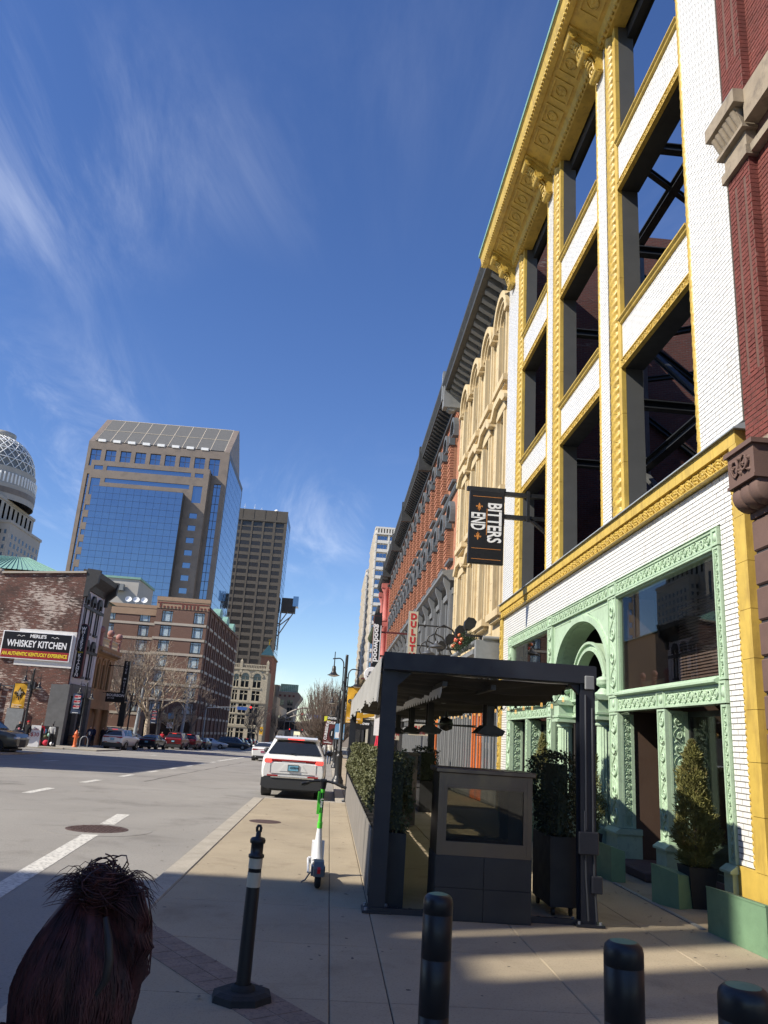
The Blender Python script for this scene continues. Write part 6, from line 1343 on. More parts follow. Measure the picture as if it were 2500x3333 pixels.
# fireplaces
def fireplace(label, x0, x1, y0, y1, tile):
    t = thing('fireplace', label, 'fireplace', ((x0+x1)/2, (y0+y1)/2, 0), group='see-through patio fireplaces'); zb_ = .655
    if tile:
        mb = MB(); mb.box(x0+.004, x1-.004, y0+.004, y1-.004, 0, zb_-.003); mb.build('base_core', 'charcoal', t); w_ = (x1-x0)/2
        for i in range(2):
            for j in range(2): mb = MB(); mb.bbox(x0+i*w_+.0015, x0+(i+1)*w_-.0015, y0-.008, y0+.006, .004+j*.326, .328+j*.326, .003); mb.build('tile', 'slate_tile', t)
        for j in range(2): mb = MB(); mb.bbox(x0-.008, x0+.006, y0+.004, y1, .004+j*.326, .328+j*.326, .003); mb.build('tile', 'slate_tile', t)
    else:
        mb = MB(); mb.box(x0, x1, y0, y1, .05, zb_); mb.build('base', 'stainless', t); mb = MB(); mb.bbox(x0+.1, x1-.25, y0-.02, y0, .12, .58, .008); mb.build('hatch', 'stainless', t); mb = MB(); mb.cyl((x1-.32, y0-.04, .3), (x1-.32, y0-.04, .46), .01, None, 6); mb.build('hatch_handle', 'chrome', t)
    z1 = 1.52; mb = MB(); g0, g1 = x0+.10, x1-.10
    for (ya, yb) in ((y0, y0+.04), (y1-.04, y1)):
        mb.box(x0, g0, ya, yb, zb_, z1); mb.box(g1, x1, ya, yb, zb_, z1); mb.box(g0, g1, ya, yb, zb_, .80); mb.box(g0, g1, ya, yb, 1.36, z1); mb.box(g0-.005, g1+.005, min(ya, yb)-.012, ya, 1.365, 1.385)
        for x in (x0+.055, x1-.055): mb.box(x-.003, x+.003, ya-.004, ya, zb_+.03, z1-.03)
    mb.box(x0, x0+.02, y0+.04, y1-.04, zb_, z1); mb.box(x1-.02, x1, y0+.04, y1-.04, zb_, z1); mb.build('casing', 'stainless', t)
    mb = MB(); mb.bbox(x0-.035, x1+.035, y0-.04, y1+.04, z1, z1+.055, .01); mb.build('mantel_cap', 'stainless', t)
    for ya in (y0+.02, y1-.02): mb = MB(); mb.box(g0, g1, ya-.002, ya+.002, .80, 1.36); mb.build('fire_glass', 'glass_smoke', t)
    mb = MB(); mb.box(g1-.16, g1, y0+.06, y1-.06, .80, 1.36); mb.box(g0, g1-.16, y0+.06, y1-.06, .66, .82)
    for k in range(4): mb.box(g0+.08+k*.2, g0+.24+k*.2, y0+.05, y0+.06, .83, .85)
    mb.build('burner_tray', 'charcoal', t)
fireplace('nearest stainless see-through fireplace on a black tiled base', 1.28, 2.35, 9.22, 9.80, True)
fireplace('stainless fireplace farther back in the pergola with a steel cabinet base', 1.16, 2.02, 18.2, 18.8, False)
# ------------------------------------------------ planting
def leaves(mb, pts, size, jit=.6, n=None):
    for (x, y, z) in pts:
        a = random.uniform(0, 2*pi); b = random.uniform(-1.1, 1.1); s_ = size*random.uniform(1-jit*.5, 1+jit*.5)
        u = Vector((cos(a)*cos(b), sin(a)*cos(b), sin(b))); v_ = u.orthogonal().normalized(); v_.rotate(Matrix.Rotation(random.uniform(0, 6.28), 3, u)); c = Vector((x, y, z))
        mb.add([tuple(c-u*s_*.5), tuple(c+v_*s_*.32), tuple(c+u*s_*.5), tuple(c-v_*s_*.32)], [(0, 1, 2, 3)])
def hedgebox(x0, x1, y0, y1, z0, z1, n, taper=0):
    """points mostly near the clipped faces of a hedge"""
    pts = []
    while len(pts) < n:
        f = random.random(); z = z0+(z1-z0)*f; e = random.uniform(-.03, .02); k = taper*(1-f)
        side = random.random(); ax0, ax1, ay0, ay1 = x0+k, x1-k, y0+k*.5, y1-k*.5; A1, A2, A3 = (ay1-ay0)*(z1-z0), (ax1-ax0)*(z1-z0), (ax1-ax0)*(ay1-ay0); s_ = side*(2*A1+2*A2+A3)
        bul = .03*sin(z*9+x0*7)+.03*sin((y0+f)*5)+abs(random.gauss(0, .022))
        if s_ < A1: pts.append((ax0+e-bul, random.uniform(ay0, ay1), z))
        elif s_ < 2*A1: pts.append((ax1-e+bul, random.uniform(ay0, ay1), z))
        elif s_ < 2*A1+A2: pts.append((random.uniform(ax0, ax1), ay0+e, z))
        elif s_ < 2*A1+2*A2: pts.append((random.uniform(ax0, ax1), ay1-e, z))
        else: pts.append((random.uniform(ax0, ax1), random.uniform(ay0, ay1), z1+random.gauss(.01, .035)))
    return pts
def hedge_plant(name, label, x0, x1, y0, y1, z0, z1, n, sz, m_='leaf_hedge', taper=0, group=None):
    t = thing(name, label, 'hedge', ((x0+x1)/2, (y0+y1)/2, z0), group=group); mb = MB(); leaves(mb, hedgebox(x0, x1, y0, y1, z0, z1, n, taper), sz); mb.build('foliage', m_, t)
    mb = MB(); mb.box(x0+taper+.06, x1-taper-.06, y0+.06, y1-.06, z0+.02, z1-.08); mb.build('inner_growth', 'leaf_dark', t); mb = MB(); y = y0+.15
    while y < y1-.05: mb.cyl(((x0+x1)/2, y, z0-.1), ((x0+x1)/2+random.uniform(-.03, .03), y, z0+.3), .014, .01, 5); y += .3
    mb.build('stem', 'bark_grey', t); return t
names = ['second', 'third', 'fourth', 'fifth', 'sixth', 'seventh', 'eighth', 'ninth', 'tenth', 'eleventh', 'twelfth', 'farthest']
# street-side planters: board-clad boxes in a row
ROW = [(10.25+1.26*k, 10.25+1.26*(k+1)) for k in range(11)]
bd = MB(); bd.bbox(-.012, .012, 0, .40, 0, .74, .004); BDM = mesh_of(bd, 'panel', 'panel_grey')
for k, (a, b) in enumerate(ROW):
    t = thing('planter_box', ['grey panelled planter box nearest the front post on the street side', *[f'{n_} grey panelled planter box from the front post, street side' for n_ in names[:9]], 'grey panelled planter box farthest along the street side'][k], 'planter', (.8, a, gz(a)), group='street side planter boxes')
    mb = MB(); mb.box(.635, .97, a+.01, b-.01, .03, .70); mb.build('box', 'planter_black', t); mb = MB(); mb.box(.65, .95, a+.03, b-.03, .70, .71); mb.build('soil', 'soil', t)
    for q in range(3): inst('panel', BDM, t, (.615-.8, a+.012+q*.414-a, .02))
    for q in range(2): mb = MB(); mb.box(.62, .99, a+.2+q*.6, a+.25+q*.6, .72, .76); mb.build('cap_bar', 'planter_black', t)
    hedge_plant('clipped_hedge', ['clipped boxwood hedge in the street side planter nearest the front post', *[f'clipped boxwood hedge in the {n_} street side planter' for n_ in names[:9]], 'clipped boxwood hedge in the farthest street side planter'][k], .66, 1.0, a-.02, b+.02, .92+.03*random.random(), 1.58+random.uniform(-.03, .04), 2600 if k < 4 else 1300, .042 if k < 4 else .055, group='hedges along the pergola')
def blackbox(label, x0, x1, y0, y1, z0, z1, cast=False):
    t = thing('planter_box', label, 'planter', ((x0+x1)/2, (y0+y1)/2, 0)); mb = MB(); w_ = .025
    for (a, b, c, d) in ((x0, x1, y0, y0+w_), (x0, x1, y1-w_, y1), (x0, x0+w_, y0+w_, y1-w_), (x1-w_, x1, y0+w_, y1-w_)): mb.box(a, b, c, d, z0, z1)
    mb.box(x0+w_, x1-w_, y0+w_, y1-w_, z0, z0+.05); mb.build('box', 'planter_black', t); mb = MB(); mb.box(x0+w_, x1-w_, y0+w_, y1-w_, z1-.10, z1-.07); mb.build('soil', 'soil', t)
    if cast:
        for x in (x0+.05, x1-.05):
            for y in (y0+.07, y1-.07): mb = MB(); mb.cyl((x-.015, y, .045), (x+.015, y, .045), .045, None, 12); mb.box(x-.03, x+.03, y-.02, y+.02, .08, z0); mb.build('castor', 'black_plastic', t)
blackbox('tall black planter right behind the left front post', .72, .99, 9.72, 10.22, .0, .79); hedge_plant('clipped_hedge', 'dark clipped hedge in the black planter behind the left front post', .70, .99, 9.74, 10.2, .80, 1.66, 1500, .04, 'leaf_hedge')
blackbox('tall black planter on castors behind the right front post', 2.71, 3.02, 9.76, 10.58, .10, .86, True); hedge_plant('clipped_hedge', 'dark upright hedge in the castor planter behind the right front post', 2.68, 3.06, 9.74, 10.6, .86, 1.76, 3200, .042, 'leaf_dark', .07)
blackbox('black planter near the rear right pergola post', 2.55, 2.95, 22.2, 23.6, .0, .8); hedge_plant('clipped_hedge', 'dark hedge beside the rear right pergola post', 2.5, 3.0, 22.2, 23.6, .8, 1.62, 1500, .055, 'leaf_dark')
# conical evergreens in tapered pots
def conifer(label, plabel, x, y, z0, h, r, n):
    t = thing('conical_shrub', label, 'shrub', (x, y, z0)); mb = MB(); pts = []
    while len(pts) < n:
        f = random.random()**1.25; lob = 1+.30*sin(f*23+3*sin(f*7))*random.random(); rr = r*(1-f)**.6*(.35+.65*min(1, f*3.2+.1))*lob; a = random.uniform(0, 2*pi); q = rr*random.uniform(.62, 1.05)*(1+.18*sin(3*a+f*9)); pts.append((q*cos(a), q*sin(a), f*h))
    for (px, py, pz) in pts:
        d = Vector((px, py, .16+random.uniform(-.05, .25))).normalized(); d = (d+Vector((random.gauss(0, .5), random.gauss(0, .5), random.gauss(.1, .5)))).normalized(); c = Vector((px, py, pz)); L_ = random.uniform(.03, .085); u = d.cross(Vector((0, 0, 1))).normalized(); u.rotate(Matrix.Rotation(random.uniform(0, 3.1), 3, d)); wv_ = random.uniform(.004, .011)
        mb.add([tuple(c-u*wv_*.4), tuple(c+d*L_*.5-u*wv_), tuple(c+d*L_), tuple(c+d*L_*.5+u*wv_)], [(0, 1, 2, 3)])
    mb.build('foliage', 'leaf_cone', t, False); mb = MB(); mb.cyl((0, 0, -.15), (0, 0, h*.85), .022, .006, 6); mb.build('stem', 'bark_grey', t, False)
    p = thing('tapered_pot', plabel, 'plant pot', (x, y, 0)); mb = MB(); a, b = .135, .19
    mb.add([(-a, -a, .0), (a, -a, .0), (a, a, .0), (-a, a, .0), (-b, -b, z0), (b, -b, z0), (b, b, z0), (-b, b, z0), (-b+.02, -b+.02, z0), (b-.02, -b+.02, z0), (b-.02, b-.02, z0), (-b+.02, b-.02, z0), (-b+.03, -b+.03, z0-.05), (b-.03, -b+.03, z0-.05), (b-.03, b-.03, z0-.05), (-b+.03, b-.03, z0-.05)], [(3, 2, 1, 0)] + [(l+k, l+(k+1) % 4, l+4+(k+1) % 4, l+4+k) for l in (0, 4, 8) for k in range(4)]); mb.build('pot', 'planter_black', p, False); mb = MB(); mb.box(-b+.03, b-.03, -b+.03, b-.03, z0-.06, z0-.045); mb.build('soil', 'soil', p, False)
conifer('conical evergreen with brown tips in front of the right storefront window', 'dark tapered pot under the evergreen by the right window', 4.98, 10.85, .50, 1.56, .33, 16000)
conifer('conical evergreen half hidden behind the right front pergola post', 'dark tapered pot behind the right front pergola post', 4.85, 14.9, .45, 1.75, .30, 7000)
conifer('slim conical evergreen farther along the storefront past the fluted columns', 'dark tapered pot past the fluted columns', 4.85, 18.2, .45, 1.7, .28, 5000)
# green painted barrier boxes
def barrier(label, pts, h0, h1, th):
    """board of length pts with sloping top"""
    t = thing('green_barrier', label, 'barrier', ((pts[0][0]+pts[1][0])/2, (pts[0][1]+pts[1][1])/2, 0), group='green painted barrier boxes'); (xa, ya), (xb, yb) = pts; d = Vector((xb-xa, yb-ya, 0)).normalized(); n_ = Vector((-d.y, d.x, 0))*th
    if n_.x < 0: n_ = -n_
    mb = MB(); mb.add([(xa, ya, .0), (xb, yb, .0), (xb, yb, h1), (xa, ya, h0), (xa+n_.x, ya+n_.y, 0), (xb+n_.x, yb+n_.y, 0), (xb+n_.x, yb+n_.y, h1*.86), (xa+n_.x, ya+n_.y, h0*.86)], [(0, 1, 2, 3), (5, 4, 7, 6), (0, 4, 5, 1), (1, 5, 6, 2), (2, 6, 7, 3), (3, 7, 4, 0)]); mb.build('box', 'green_dark', t)
    mb = MB(); mb.add([(xa-.006, ya, h0), (xb-.006, yb, h1), (xb-.006, yb, h1+.018), (xa-.006, ya, h0+.018), (xa+n_.x, ya+n_.y, h0*.86+.002), (xb+n_.x, yb+n_.y, h1*.86+.002), (xb+n_.x, yb+n_.y, h1*.86+.02), (xa+n_.x, ya+n_.y, h0*.86+.02)], [(0, 1, 2, 3), (5, 4, 7, 6), (0, 4, 5, 1), (1, 5, 6, 2), (2, 6, 7, 3), (3, 7, 4, 0)]); mb.build('lid', 'green_dark', t)
barrier('long green barrier box in front of the gold base at the right edge', ((4.42, 9.42), (4.50, 8.3)), .46, .47, .30); barrier('green barrier box between the door step and the potted evergreen', ((4.42, 11.0), (4.62, 10.62)), .47, .40, .36); barrier('green barrier box left of the door step under the fluted column', ((4.34, 13.6), (4.40, 12.48)), .50, .48, .22); barrier('green barrier box far along under the arch entrance', ((4.34, 17.6), (4.36, 16.0)), .48, .48, .25); barrier('green barrier box at the left end of the green storefront', ((4.5, 21.2), (4.5, 19.4)), .48, .48, .25)
# grey steel strip at the door
mb = MB(); mb.box(4.38, 4.44, 9.5, 12.4, .002, .014); tag(mb.build('floor_strip', 'galv'), 'thin metal strip on the pavement along the storefront', 'metal strip')
# shut umbrellas at the next patio
for k, (x, y, h_) in enumerate(((2.75, 46, 2.3), (3.35, 45, 2.35))):
    t = thing('patio_umbrella', ['closed red patio umbrella, the left of two beyond the hedge', 'closed red patio umbrella, the right of two beyond the hedge'][k], 'umbrella', (x, y, gz(y)), group='closed red umbrellas'); mb = MB(); mb.cyl((0, 0, 0), (0, 0, h_), .025); mb.lathe([(.26, 0), (.26, .05), (.05, .08)], (0, 0, 0), 14); mb.build('pole', 'black_iron', t, False); n_ = 16; mb = MB(); mb.add([((.06+.30*(1-f)**1.1)*(1-.28*(j % 2))*cos(2*pi*j/n_), (.06+.30*(1-f)**1.1)*(1-.28*(j % 2))*sin(2*pi*j/n_), .75+(h_-.7)*f) for f in (0, .25, .5, .75, 1) for j in range(n_)], [(i*n_+j, i*n_+(j+1) % n_, (i+1)*n_+(j+1) % n_, (i+1)*n_+j) for i in range(4) for j in range(n_)]); mb.build('canopy', 'umbrella_red', t, False)
# ================================================================== VEHICLES (local frame: +y forward, rear at y=0, ground z=0)
def wheel(parent, x, y, r, w_, side, spokes=5, rimm='rim'):
    mb = MB(); mb.lathe([(r*.62, -w_/2), (r*.94, -w_/2), (r, -w_*.36), (r, w_*.36), (r*.94, w_/2), (r*.62, w_/2)], (0, 0, 0), 28, 0, True, 'x')
    for q in (-.22, 0, .22): mb.lathe([(r+.001, w_*q-.012), (r+.004, w_*q), (r+.001, w_*q+.012)], (0, 0, 0), 28, 0, True, 'x')
    t_ = mb.build('wheel', 'rubber', parent, False); t_.location = (x, y, r)
    mb = MB(); mb.lathe([(r*.64, -w_*.45), (r*.66, w_*.44), (r*.6, w_*.46), (r*.56, w_*.3), (r*.1, w_*.3), (0, w_*.34)], (0, 0, 0), 24, 0, True, 'x')
    for k in range(spokes):
        a = 2*pi*k/spokes; mb.X = Matrix.Rotation(a, 4, 'X'); mb.box(w_*.30, w_*.42, -r*.09, r*.09, r*.1, r*.62); mb.X = None
    o_ = mb.build('rim', rimm, t_, False)
    if side < 0: t_.rotation_euler = (0, 0, pi)
    return t_
def car(name, label, cat, loc, rz, pm, L, Wd, Hh, st, wheels, rear=None, group=None, glassm='car_glass', rimm='rim', spokes=5, cladding=False, pick=False):
    """st: stations (y, zbottom, zshoulder, zroof_or_None, hw_bottom, hw_shoulder, hw_roof)"""
    t = thing(name, label, cat, loc, rz, group); body = MB(); n = 11; rings = []
    for (y, zb_, zs, zr, hb, hs_, hr) in st:
        zt = zr if zr else zs+.02; ht = hr if zr else hs_*.86
        half = [(hb*.80, zb_), (hb, zb_+.07), (hs_*1.0, zb_+(zs-zb_)*.45), (hs_*1.005, zb_+(zs-zb_)*.72), (hs_*.965, zs), (hs_*.93, zs+.03) if zr else (hs_*.92, zs+.012), (ht+(hs_*.93-ht)*.12, zt-.09*(zt-zs)) if zr else (hs_*.88, zs+.016), (ht*.90, zt-.012), (ht*.55, zt+.006), (0, zt+.012)]
        ring_ = [(x, y, z) for x, z in half] + [(-x, y, z) for x, z in reversed(half[:-1])]; rings.append(ring_)
    m = len(rings[0])
    for r_ in rings: pass
    vs_ = [p for r_ in rings for p in r_]; fs = []
    for i in range(len(rings)-1):
        for j in range(m-1): fs.append((i*m+j, i*m+j+1, (i+1)*m+j+1, (i+1)*m+j))
        fs.append((i*m+m-1, i*m, (i+1)*m, (i+1)*m+m-1))
    body.add(vs_, fs, 0, True); body.add(rings[0], [tuple(range(m))], 0); body.add(rings[-1], [tuple(reversed(range(m)))], 0)
    b = body.build('body', pm, t, False)
    # side glass and screens set just proud of the cabin
    cab = [s for s in st if s[3]]
    def side(s, f, e=.012):
        (y, zb_, zs, zr, hb, hs_, hr) = s; z0, z1 = zs+.05, zr-.09*(zr-zs)-.02; x0, x1 = hs_*.93+e, hr+(hs_*.93-hr)*.12+e; return (x0+(x1-x0)*f, y, z0+(z1-z0)*f)
    for sg in (1, -1):
        for a, c in zip(cab, cab[1:]):
            if c[0]-a[0] < .25: continue
            q = [side((a[0]+.05, *a[1:]), 0), side((c[0]-.05, *c[1:]), 0), side((c[0]-.05, *c[1:]), 1), side((a[0]+.05, *a[1:]), 1)]
            mb = MB(); v_ = [(p[0]*sg, p[1], p[2]) for p in q] + [((p[0]-.03)*sg, p[1], p[2]) for p in q]; mb.add(v_, [(0, 1, 2, 3) if sg > 0 else (3, 2, 1, 0)] + [(k, (k+1) % 4, 4+(k+1) % 4, 4+k) for k in range(4)]); mb.build('side_window', glassm, t, False)
    def screen(a, c, nm, k):
        """a lower station (hood or tail), c cabin station"""
        e = .016*(1 if k else -1); pts = []
        for s, f in ((a, 0.10), (c, .93)):
            pts.append(s)
        ya, za = (a[0]+(c[0]-a[0])*.08, (a[2]+.03)+((c[3]-.02)-(a[2]+.03))*.10); yc, zc = (a[0]+(c[0]-a[0])*.93, (a[2]+.03)+((c[3])-(a[2]+.03))*.92); wa, wc = a[5]*.84, c[6]*.92
        nx_ = Vector((0, -(zc-za), (yc-ya))).normalized(); nx_ = nx_ if nx_.z > 0 else -nx_
        P = [(-wa, ya, za), (wa, ya, za), (wc, yc, zc), (-wc, yc, zc)]; mb = MB(); up = [tuple(Vector(p)+nx_*.02) for p in P]; mid = [tuple((Vector(up[0])+Vector(up[1]))/2+nx_*.03), tuple((Vector(up[2])+Vector(up[3]))/2+nx_*.03)]
        mb.add(up+mid+P, [(0, 4, 5, 3), (4, 1, 2, 5), (0, 6, 7, 4), (4, 7, 1), (1, 7, 8, 2), (2, 8, 9, 5), (5, 9, 3), (3, 9, 6, 0)]); return mb.build(nm, glassm, t, False)
    ci = [i for i, s in enumerate(st) if s[3]]
    screen(st[ci[0]-1], st[ci[0]], 'rear_window', 0); 
    if ci[-1]+1 < len(st): screen(st[ci[-1]+1], st[ci[-1]], 'windscreen', 1)
    for (y, r_) in wheels:
        for sg in (1, -1):
            wheel(t, sg*(Wd/2-.12), y, r_, .24, sg, spokes, rimm)
            mb = MB(); k = 14; mb.add([(sg*(Wd/2+.002+.012*q), y+(r_+.05+.05*q)*cos(pi*j/k), r_+(r_+.05+.05*q)*sin(pi*j/k)) for q in (0, 1) for j in range(k+1)] + [(sg*(Wd/2-.25), y+(r_+.05)*cos(pi*j/k), r_+(r_+.05)*sin(pi*j/k)) for j in range(k+1)], [(j, j+1, k+2+j, k+1+j) for j in range(k)] + [(j, j+1, 2*k+3+j, 2*k+2+j) for j in range(k)]); mb.build('wheel_arch', 'car_trim' if cladding else pm, t, False)
            mb = MB(); mb.cyl((sg*(Wd/2-.02), y, r_), (sg*(Wd/2-.30), y, r_), r_+.045, None, 24); mb.build('wheel_well', 'car_trim', t, False)
    ym = cab[-1][0]+.05; zm = cab[-1][2]+.12
    for sg in (1, -1):
        mb = MB(); mb.ball((sg*(Wd/2+.10), ym, zm), .11, .07, .085, 10, 6); mb.box(min(sg*(Wd/2-.06), sg*(Wd/2+.05)), max(sg*(Wd/2-.06), sg*(Wd/2+.05)), ym-.02, ym+.02, zm-.05, zm-.01); mb.build('mirror', 'car_trim' if cladding else pm, t, False)
    yf = st[-1][0]
    for sg in (1, -1):
        mb = MB(); mb.bbox(min(sg*.42, sg*(Wd/2-.12)), max(sg*.42, sg*(Wd/2-.12)), yf-.16, yf+.012, .62 if Hh < 1.6 else .82, .74 if Hh < 1.6 else .95, .02); mb.build('headlight', 'headlight', t, False)
    mb = MB(); mb.bbox(-.40, .40, yf-.05, yf+.015, .38, .62 if Hh < 1.6 else .8, .02); mb.build('grille', 'car_trim', t, False)
    mb = MB(); mb.box(-Wd/2+.22, Wd/2-.22, .25, L-.3, .20, .30); mb.cyl((-.5, -.02, .27), (-.5, .6, .27), .035, None, 8); mb.cyl((.35, .5, .26), (-.35, .5, .26), .07, None, 8); mb.build('underbody', 'car_trim', t, False)
    return t
SUV = [(0, .42, .98, None, .84, .90, 0), (.06, .38, 1.16, None, .90, .955, 0), (.12, .36, 1.20, None, .92, .97, 0), (.42, .30, 1.22, 1.70, .92, .975, .64), (.62, .30, 1.22, 1.765, .92, .98, .67), (1.5, .28, 1.20, 1.79, .92, .985, .69), (2.5, .28, 1.18, 1.78, .92, .985, .69), (3.0, .28, 1.17, 1.72, .92, .985, .66), (3.72, .30, 1.13, None, .92, .97, 0), (4.3, .32, 1.08, None, .90, .95, 0), (4.72, .36, .98, None, .82, .86, 0), (4.85, .42, .80, None, .70, .74, 0)]
SED = [(0, .36, .80, None, .74, .80, 0), (.05, .30, .98, None, .80, .87, 0), (.30, .26, 1.04, None, .84, .91, 0), (.62, .24, 1.05, None, .85, .92, 0), (1.35, .22, 1.02, 1.40, .86, .925, .56), (2.0, .22, 1.00, 1.45, .86, .925, .58), (2.7, .22, .98, 1.43, .86, .925, .58), (3.62, .24, .94, None, .85, .91, 0), (4.3, .26, .86, None, .82, .88, 0), (4.72, .30, .74, None, .72, .78, 0), (4.85, .36, .60, None, .6, .64, 0)]
def sc(st, kx=1, ky=1, kz=1): return [(y*ky, a*kz, b*kz, c*kz if c else None, d*kx, e*kx, f*kx) for (y, a, b, c, d, e, f) in st]
def rear_suv(t, pm, W2, lights=('tail_red', 'tail_lit'), plate='plate_blue', txt='655B16', trim='car_trim'):
    def part(nm, m_, fn): mb = MB(); fn(mb); return mb.build(nm, m_, t, False)
    part('bumper', trim, lambda mb: mb.prism([(-W2-.01, .34), (-W2-.0, .56), (-W2+.1, .62), (W2-.1, .62), (W2, .56), (W2+.01, .34), (W2-.16, .27), (-W2+.16, .27)], 'y', -.06, .16))
    part('bumper_trim', 'chrome', lambda mb: mb.box(-W2+.28, W2-.28, -.085, -.06, .585, .615))
    for s_ in (1, -1): part('reflector', 'tail_red', lambda mb: mb.box(min(s_*.45, s_*(W2-.16)), max(s_*.45, s_*(W2-.16)), -.075, -.03, .625, .665))
    part('light_bar', 'tail_red', lambda mb: mb.bbox(-W2+.10, W2-.10, -.012, .09, 1.07, 1.12, .008))
    for s_ in (1, -1):
        part('tail_light', lights[1], lambda mb: mb.bbox(min(s_*(W2-.27), s_*(W2-.04)), max(s_*(W2-.27), s_*(W2-.04)), -.02, .12, 1.01, 1.125, .02)); part('tail_light', lights[0], lambda mb: mb.bbox(min(s_*(W2-.58), s_*(W2-.275)), max(s_*(W2-.58), s_*(W2-.275)), .01, .1, 1.03, 1.072, .01)); part('reverse_light', 'tail_clear', lambda mb: mb.prism([(s_*(W2-.28), .995), (s_*(W2-.28), 1.03), (s_*(W2-.56), 1.03), (s_*(W2-.50), .995)], 'y', .012, .09))
    part('tailgate_recess', pm, lambda mb: mb.prism([(-.42, .78), (-.28, .96), (.28, .96), (.42, .78)], 'y', -.012, .04)); part('tailgate_seam', trim, lambda mb: [mb.box(s_*.70-.004, s_*.70+.004, -.01, .06, .72, 1.0) for s_ in (1, -1)] + [mb.box(-.66, .66, -.012, .05, .695, .705)])
    o_ = part('licence_plate', plate, lambda mb: mb.box(-.155, .155, -.03, -.012, .80, .955)); part('plate_frame', 'car_trim', lambda mb: [mb.box(a, b, -.034, -.012, c, d) for a, b, c, d in ((-.17, -.155, .785, .97), (.155, .17, .785, .97), (-.155, .155, .785, .80), (-.155, .155, .955, .97))])
    mb = MB(); put_text(mb, txt, .085, (.03, -.034, .885), (1, 0, 0), (0, 0, 1)); mb.build('plate_text', 'sign_black', o_, False)
    part('spoiler', pm, lambda mb: mb.prism([(.30, 1.70), (.28, 1.745), (.60, 1.80), (.66, 1.76)], 'x', -.66, .66)); part('brake_light', 'tail_lit', lambda mb: mb.box(-.25, .25, .28, .32, 1.705, 1.73)); part('wiper', 'car_trim', lambda mb: mb.tube([(.05, .12, 1.25), (-.2, .15, 1.285), (-.42, .17, 1.29)], .009, 5))
    for s_ in (1, -1): part('roof_rail', 'car_trim', lambda mb: mb.tube([(s_*.60, .75, 1.78), (s_*.61, .9, 1.83), (s_*.61, 2.6, 1.835), (s_*.59, 2.9, 1.76)], .02, 6))
    part('fascia', 'car_trim', lambda mb: mb.box(-.6, .6, .1, .3, .22, .30)); part('antenna', 'car_trim', lambda mb: mb.prism([(.75, 1.79), (.93, 1.79), (.80, 1.86), (.76, 1.86)], 'x', -.012, .012))
j = car('parked_suv', 'white SUV with lit red tail lights parked at the kerb beyond the scooter', 'SUV', (-1.02, 25.1, gz(25)-.1), 0, 'car_white', 4.9, 1.96, 1.8, SUV, [(1.02, .385), (3.98, .385)], cladding=True); rear_suv(j, 'car_white', .94)
mb = MB(); put_text(mb, 'Jeep', .075, (0, .028, 1.10), (1, 0, 0), (0, 0, 1)); mb.build('badge', 'chrome', j, False)
def rear_sedan(t, pm, W2, plate='plate_red', lit=False, z=.93):
    def part(nm, m_, fn): mb = MB(); fn(mb); return mb.build(nm, m_, t, False)
    for s_ in (1, -1): part('tail_light', 'tail_lit' if lit else 'tail_red', lambda mb: mb.prism([(s_*(W2-.02), z-.10), (s_*(W2-.04), z+.03), (s_*(W2-.5), z-.0), (s_*(W2-.42), z-.07)], 'y', -.005, .12))
    part('tail_bar', 'tail_red', lambda mb: mb.box(-W2+.4, W2-.4, .0, .06, z-.03, z+.0)); part('licence_plate', plate, lambda mb: mb.box(-.16, .16, -.03, .02, z-.28, z-.12)); part('diffuser', 'car_trim', lambda mb: mb.bbox(-W2+.1, W2-.1, -.04, .12, .25, .42, .02))
    for s_ in (1, -1): part('exhaust', 'chrome', lambda mb: mb.cyl((s_*.55, -.06, .33), (s_*.55, .1, .33), .045, None, 10))
w_ = car('moving_sedan', 'white sedan driving ahead of the white SUV in the right lane', 'sedan', (-5.3, 66.5, gz(66)-.1), 0, 'car_white', 4.9, 1.84, 1.45, SED, [(1.02, .335), (3.85, .335)]); rear_sedan(w_, 'car_white', .87)
def place(kind, name, label, cat, x, y, rz, pm, group='vehicles parked along the left kerb', plate='plate_blue', wheelsx=None, k=(1, 1, 1), dz=-.1):
    st = sc(SUV if kind == 'suv' else SED, *k); r_ = .37 if kind == 'suv' else .335
    t = car(name, label, cat, (x, y, gz(y)+dz), rz, pm, st[-1][0], 2*max(s[5] for s in st), 1.8 if kind == 'suv' else 1.45, st, [(1.02*k[1], r_), (3.9*k[1], r_)], group=group, cladding=(kind == 'suv'))
    if kind == 'suv': rear_suv(t, pm, .93*k[0], ('tail_red', 'tail_red'), plate, '')
    else: rear_sedan(t, pm, .86*k[0], plate)
    return t
place('suv', 'parked_suv', 'white crossover SUV parked by the hydrant on the left', 'SUV', -19.0, 72.6, radians(-6), 'car_white', k=(.97, .97, .95))
place('sedan', 'parked_sedan', 'black sedan parked between the white crossover and the red SUV', 'sedan', -18.6, 84.2, radians(-4), 'car_black')
place('suv', 'parked_suv', 'dark red SUV parked ahead of the black sedan on the left', 'SUV', -17.6, 93.0, radians(-2), 'car_red', k=(1, 1, 1.02))
place('suv', 'parked_suv', 'maroon SUV just ahead of the dark red SUV on the left', 'SUV', -17.0, 99.4, radians(-2), 'car_red', k=(1, 1, .98)); place('sedan', 'parked_sedan', 'dark sedan ahead of the maroon SUV, half hidden', 'sedan', -16.6, 105.2, radians(-2), 'car_dark')
place('sedan', 'crossing_sedan', 'white sedan seen from the side crossing the intersection', 'sedan', -19.6, 120, radians(-90), 'car_silver', group='vehicles crossing the intersection'); place('suv', 'crossing_suv', 'dark grey SUV seen from the side behind the white crossing sedan', 'SUV', -17.3, 127, radians(-90), 'car_dark', group='vehicles crossing the intersection', k=(1, 1.05, 1))
ordn = ['nearest', 'second', 'third', 'fourth', 'fifth', 'farthest']
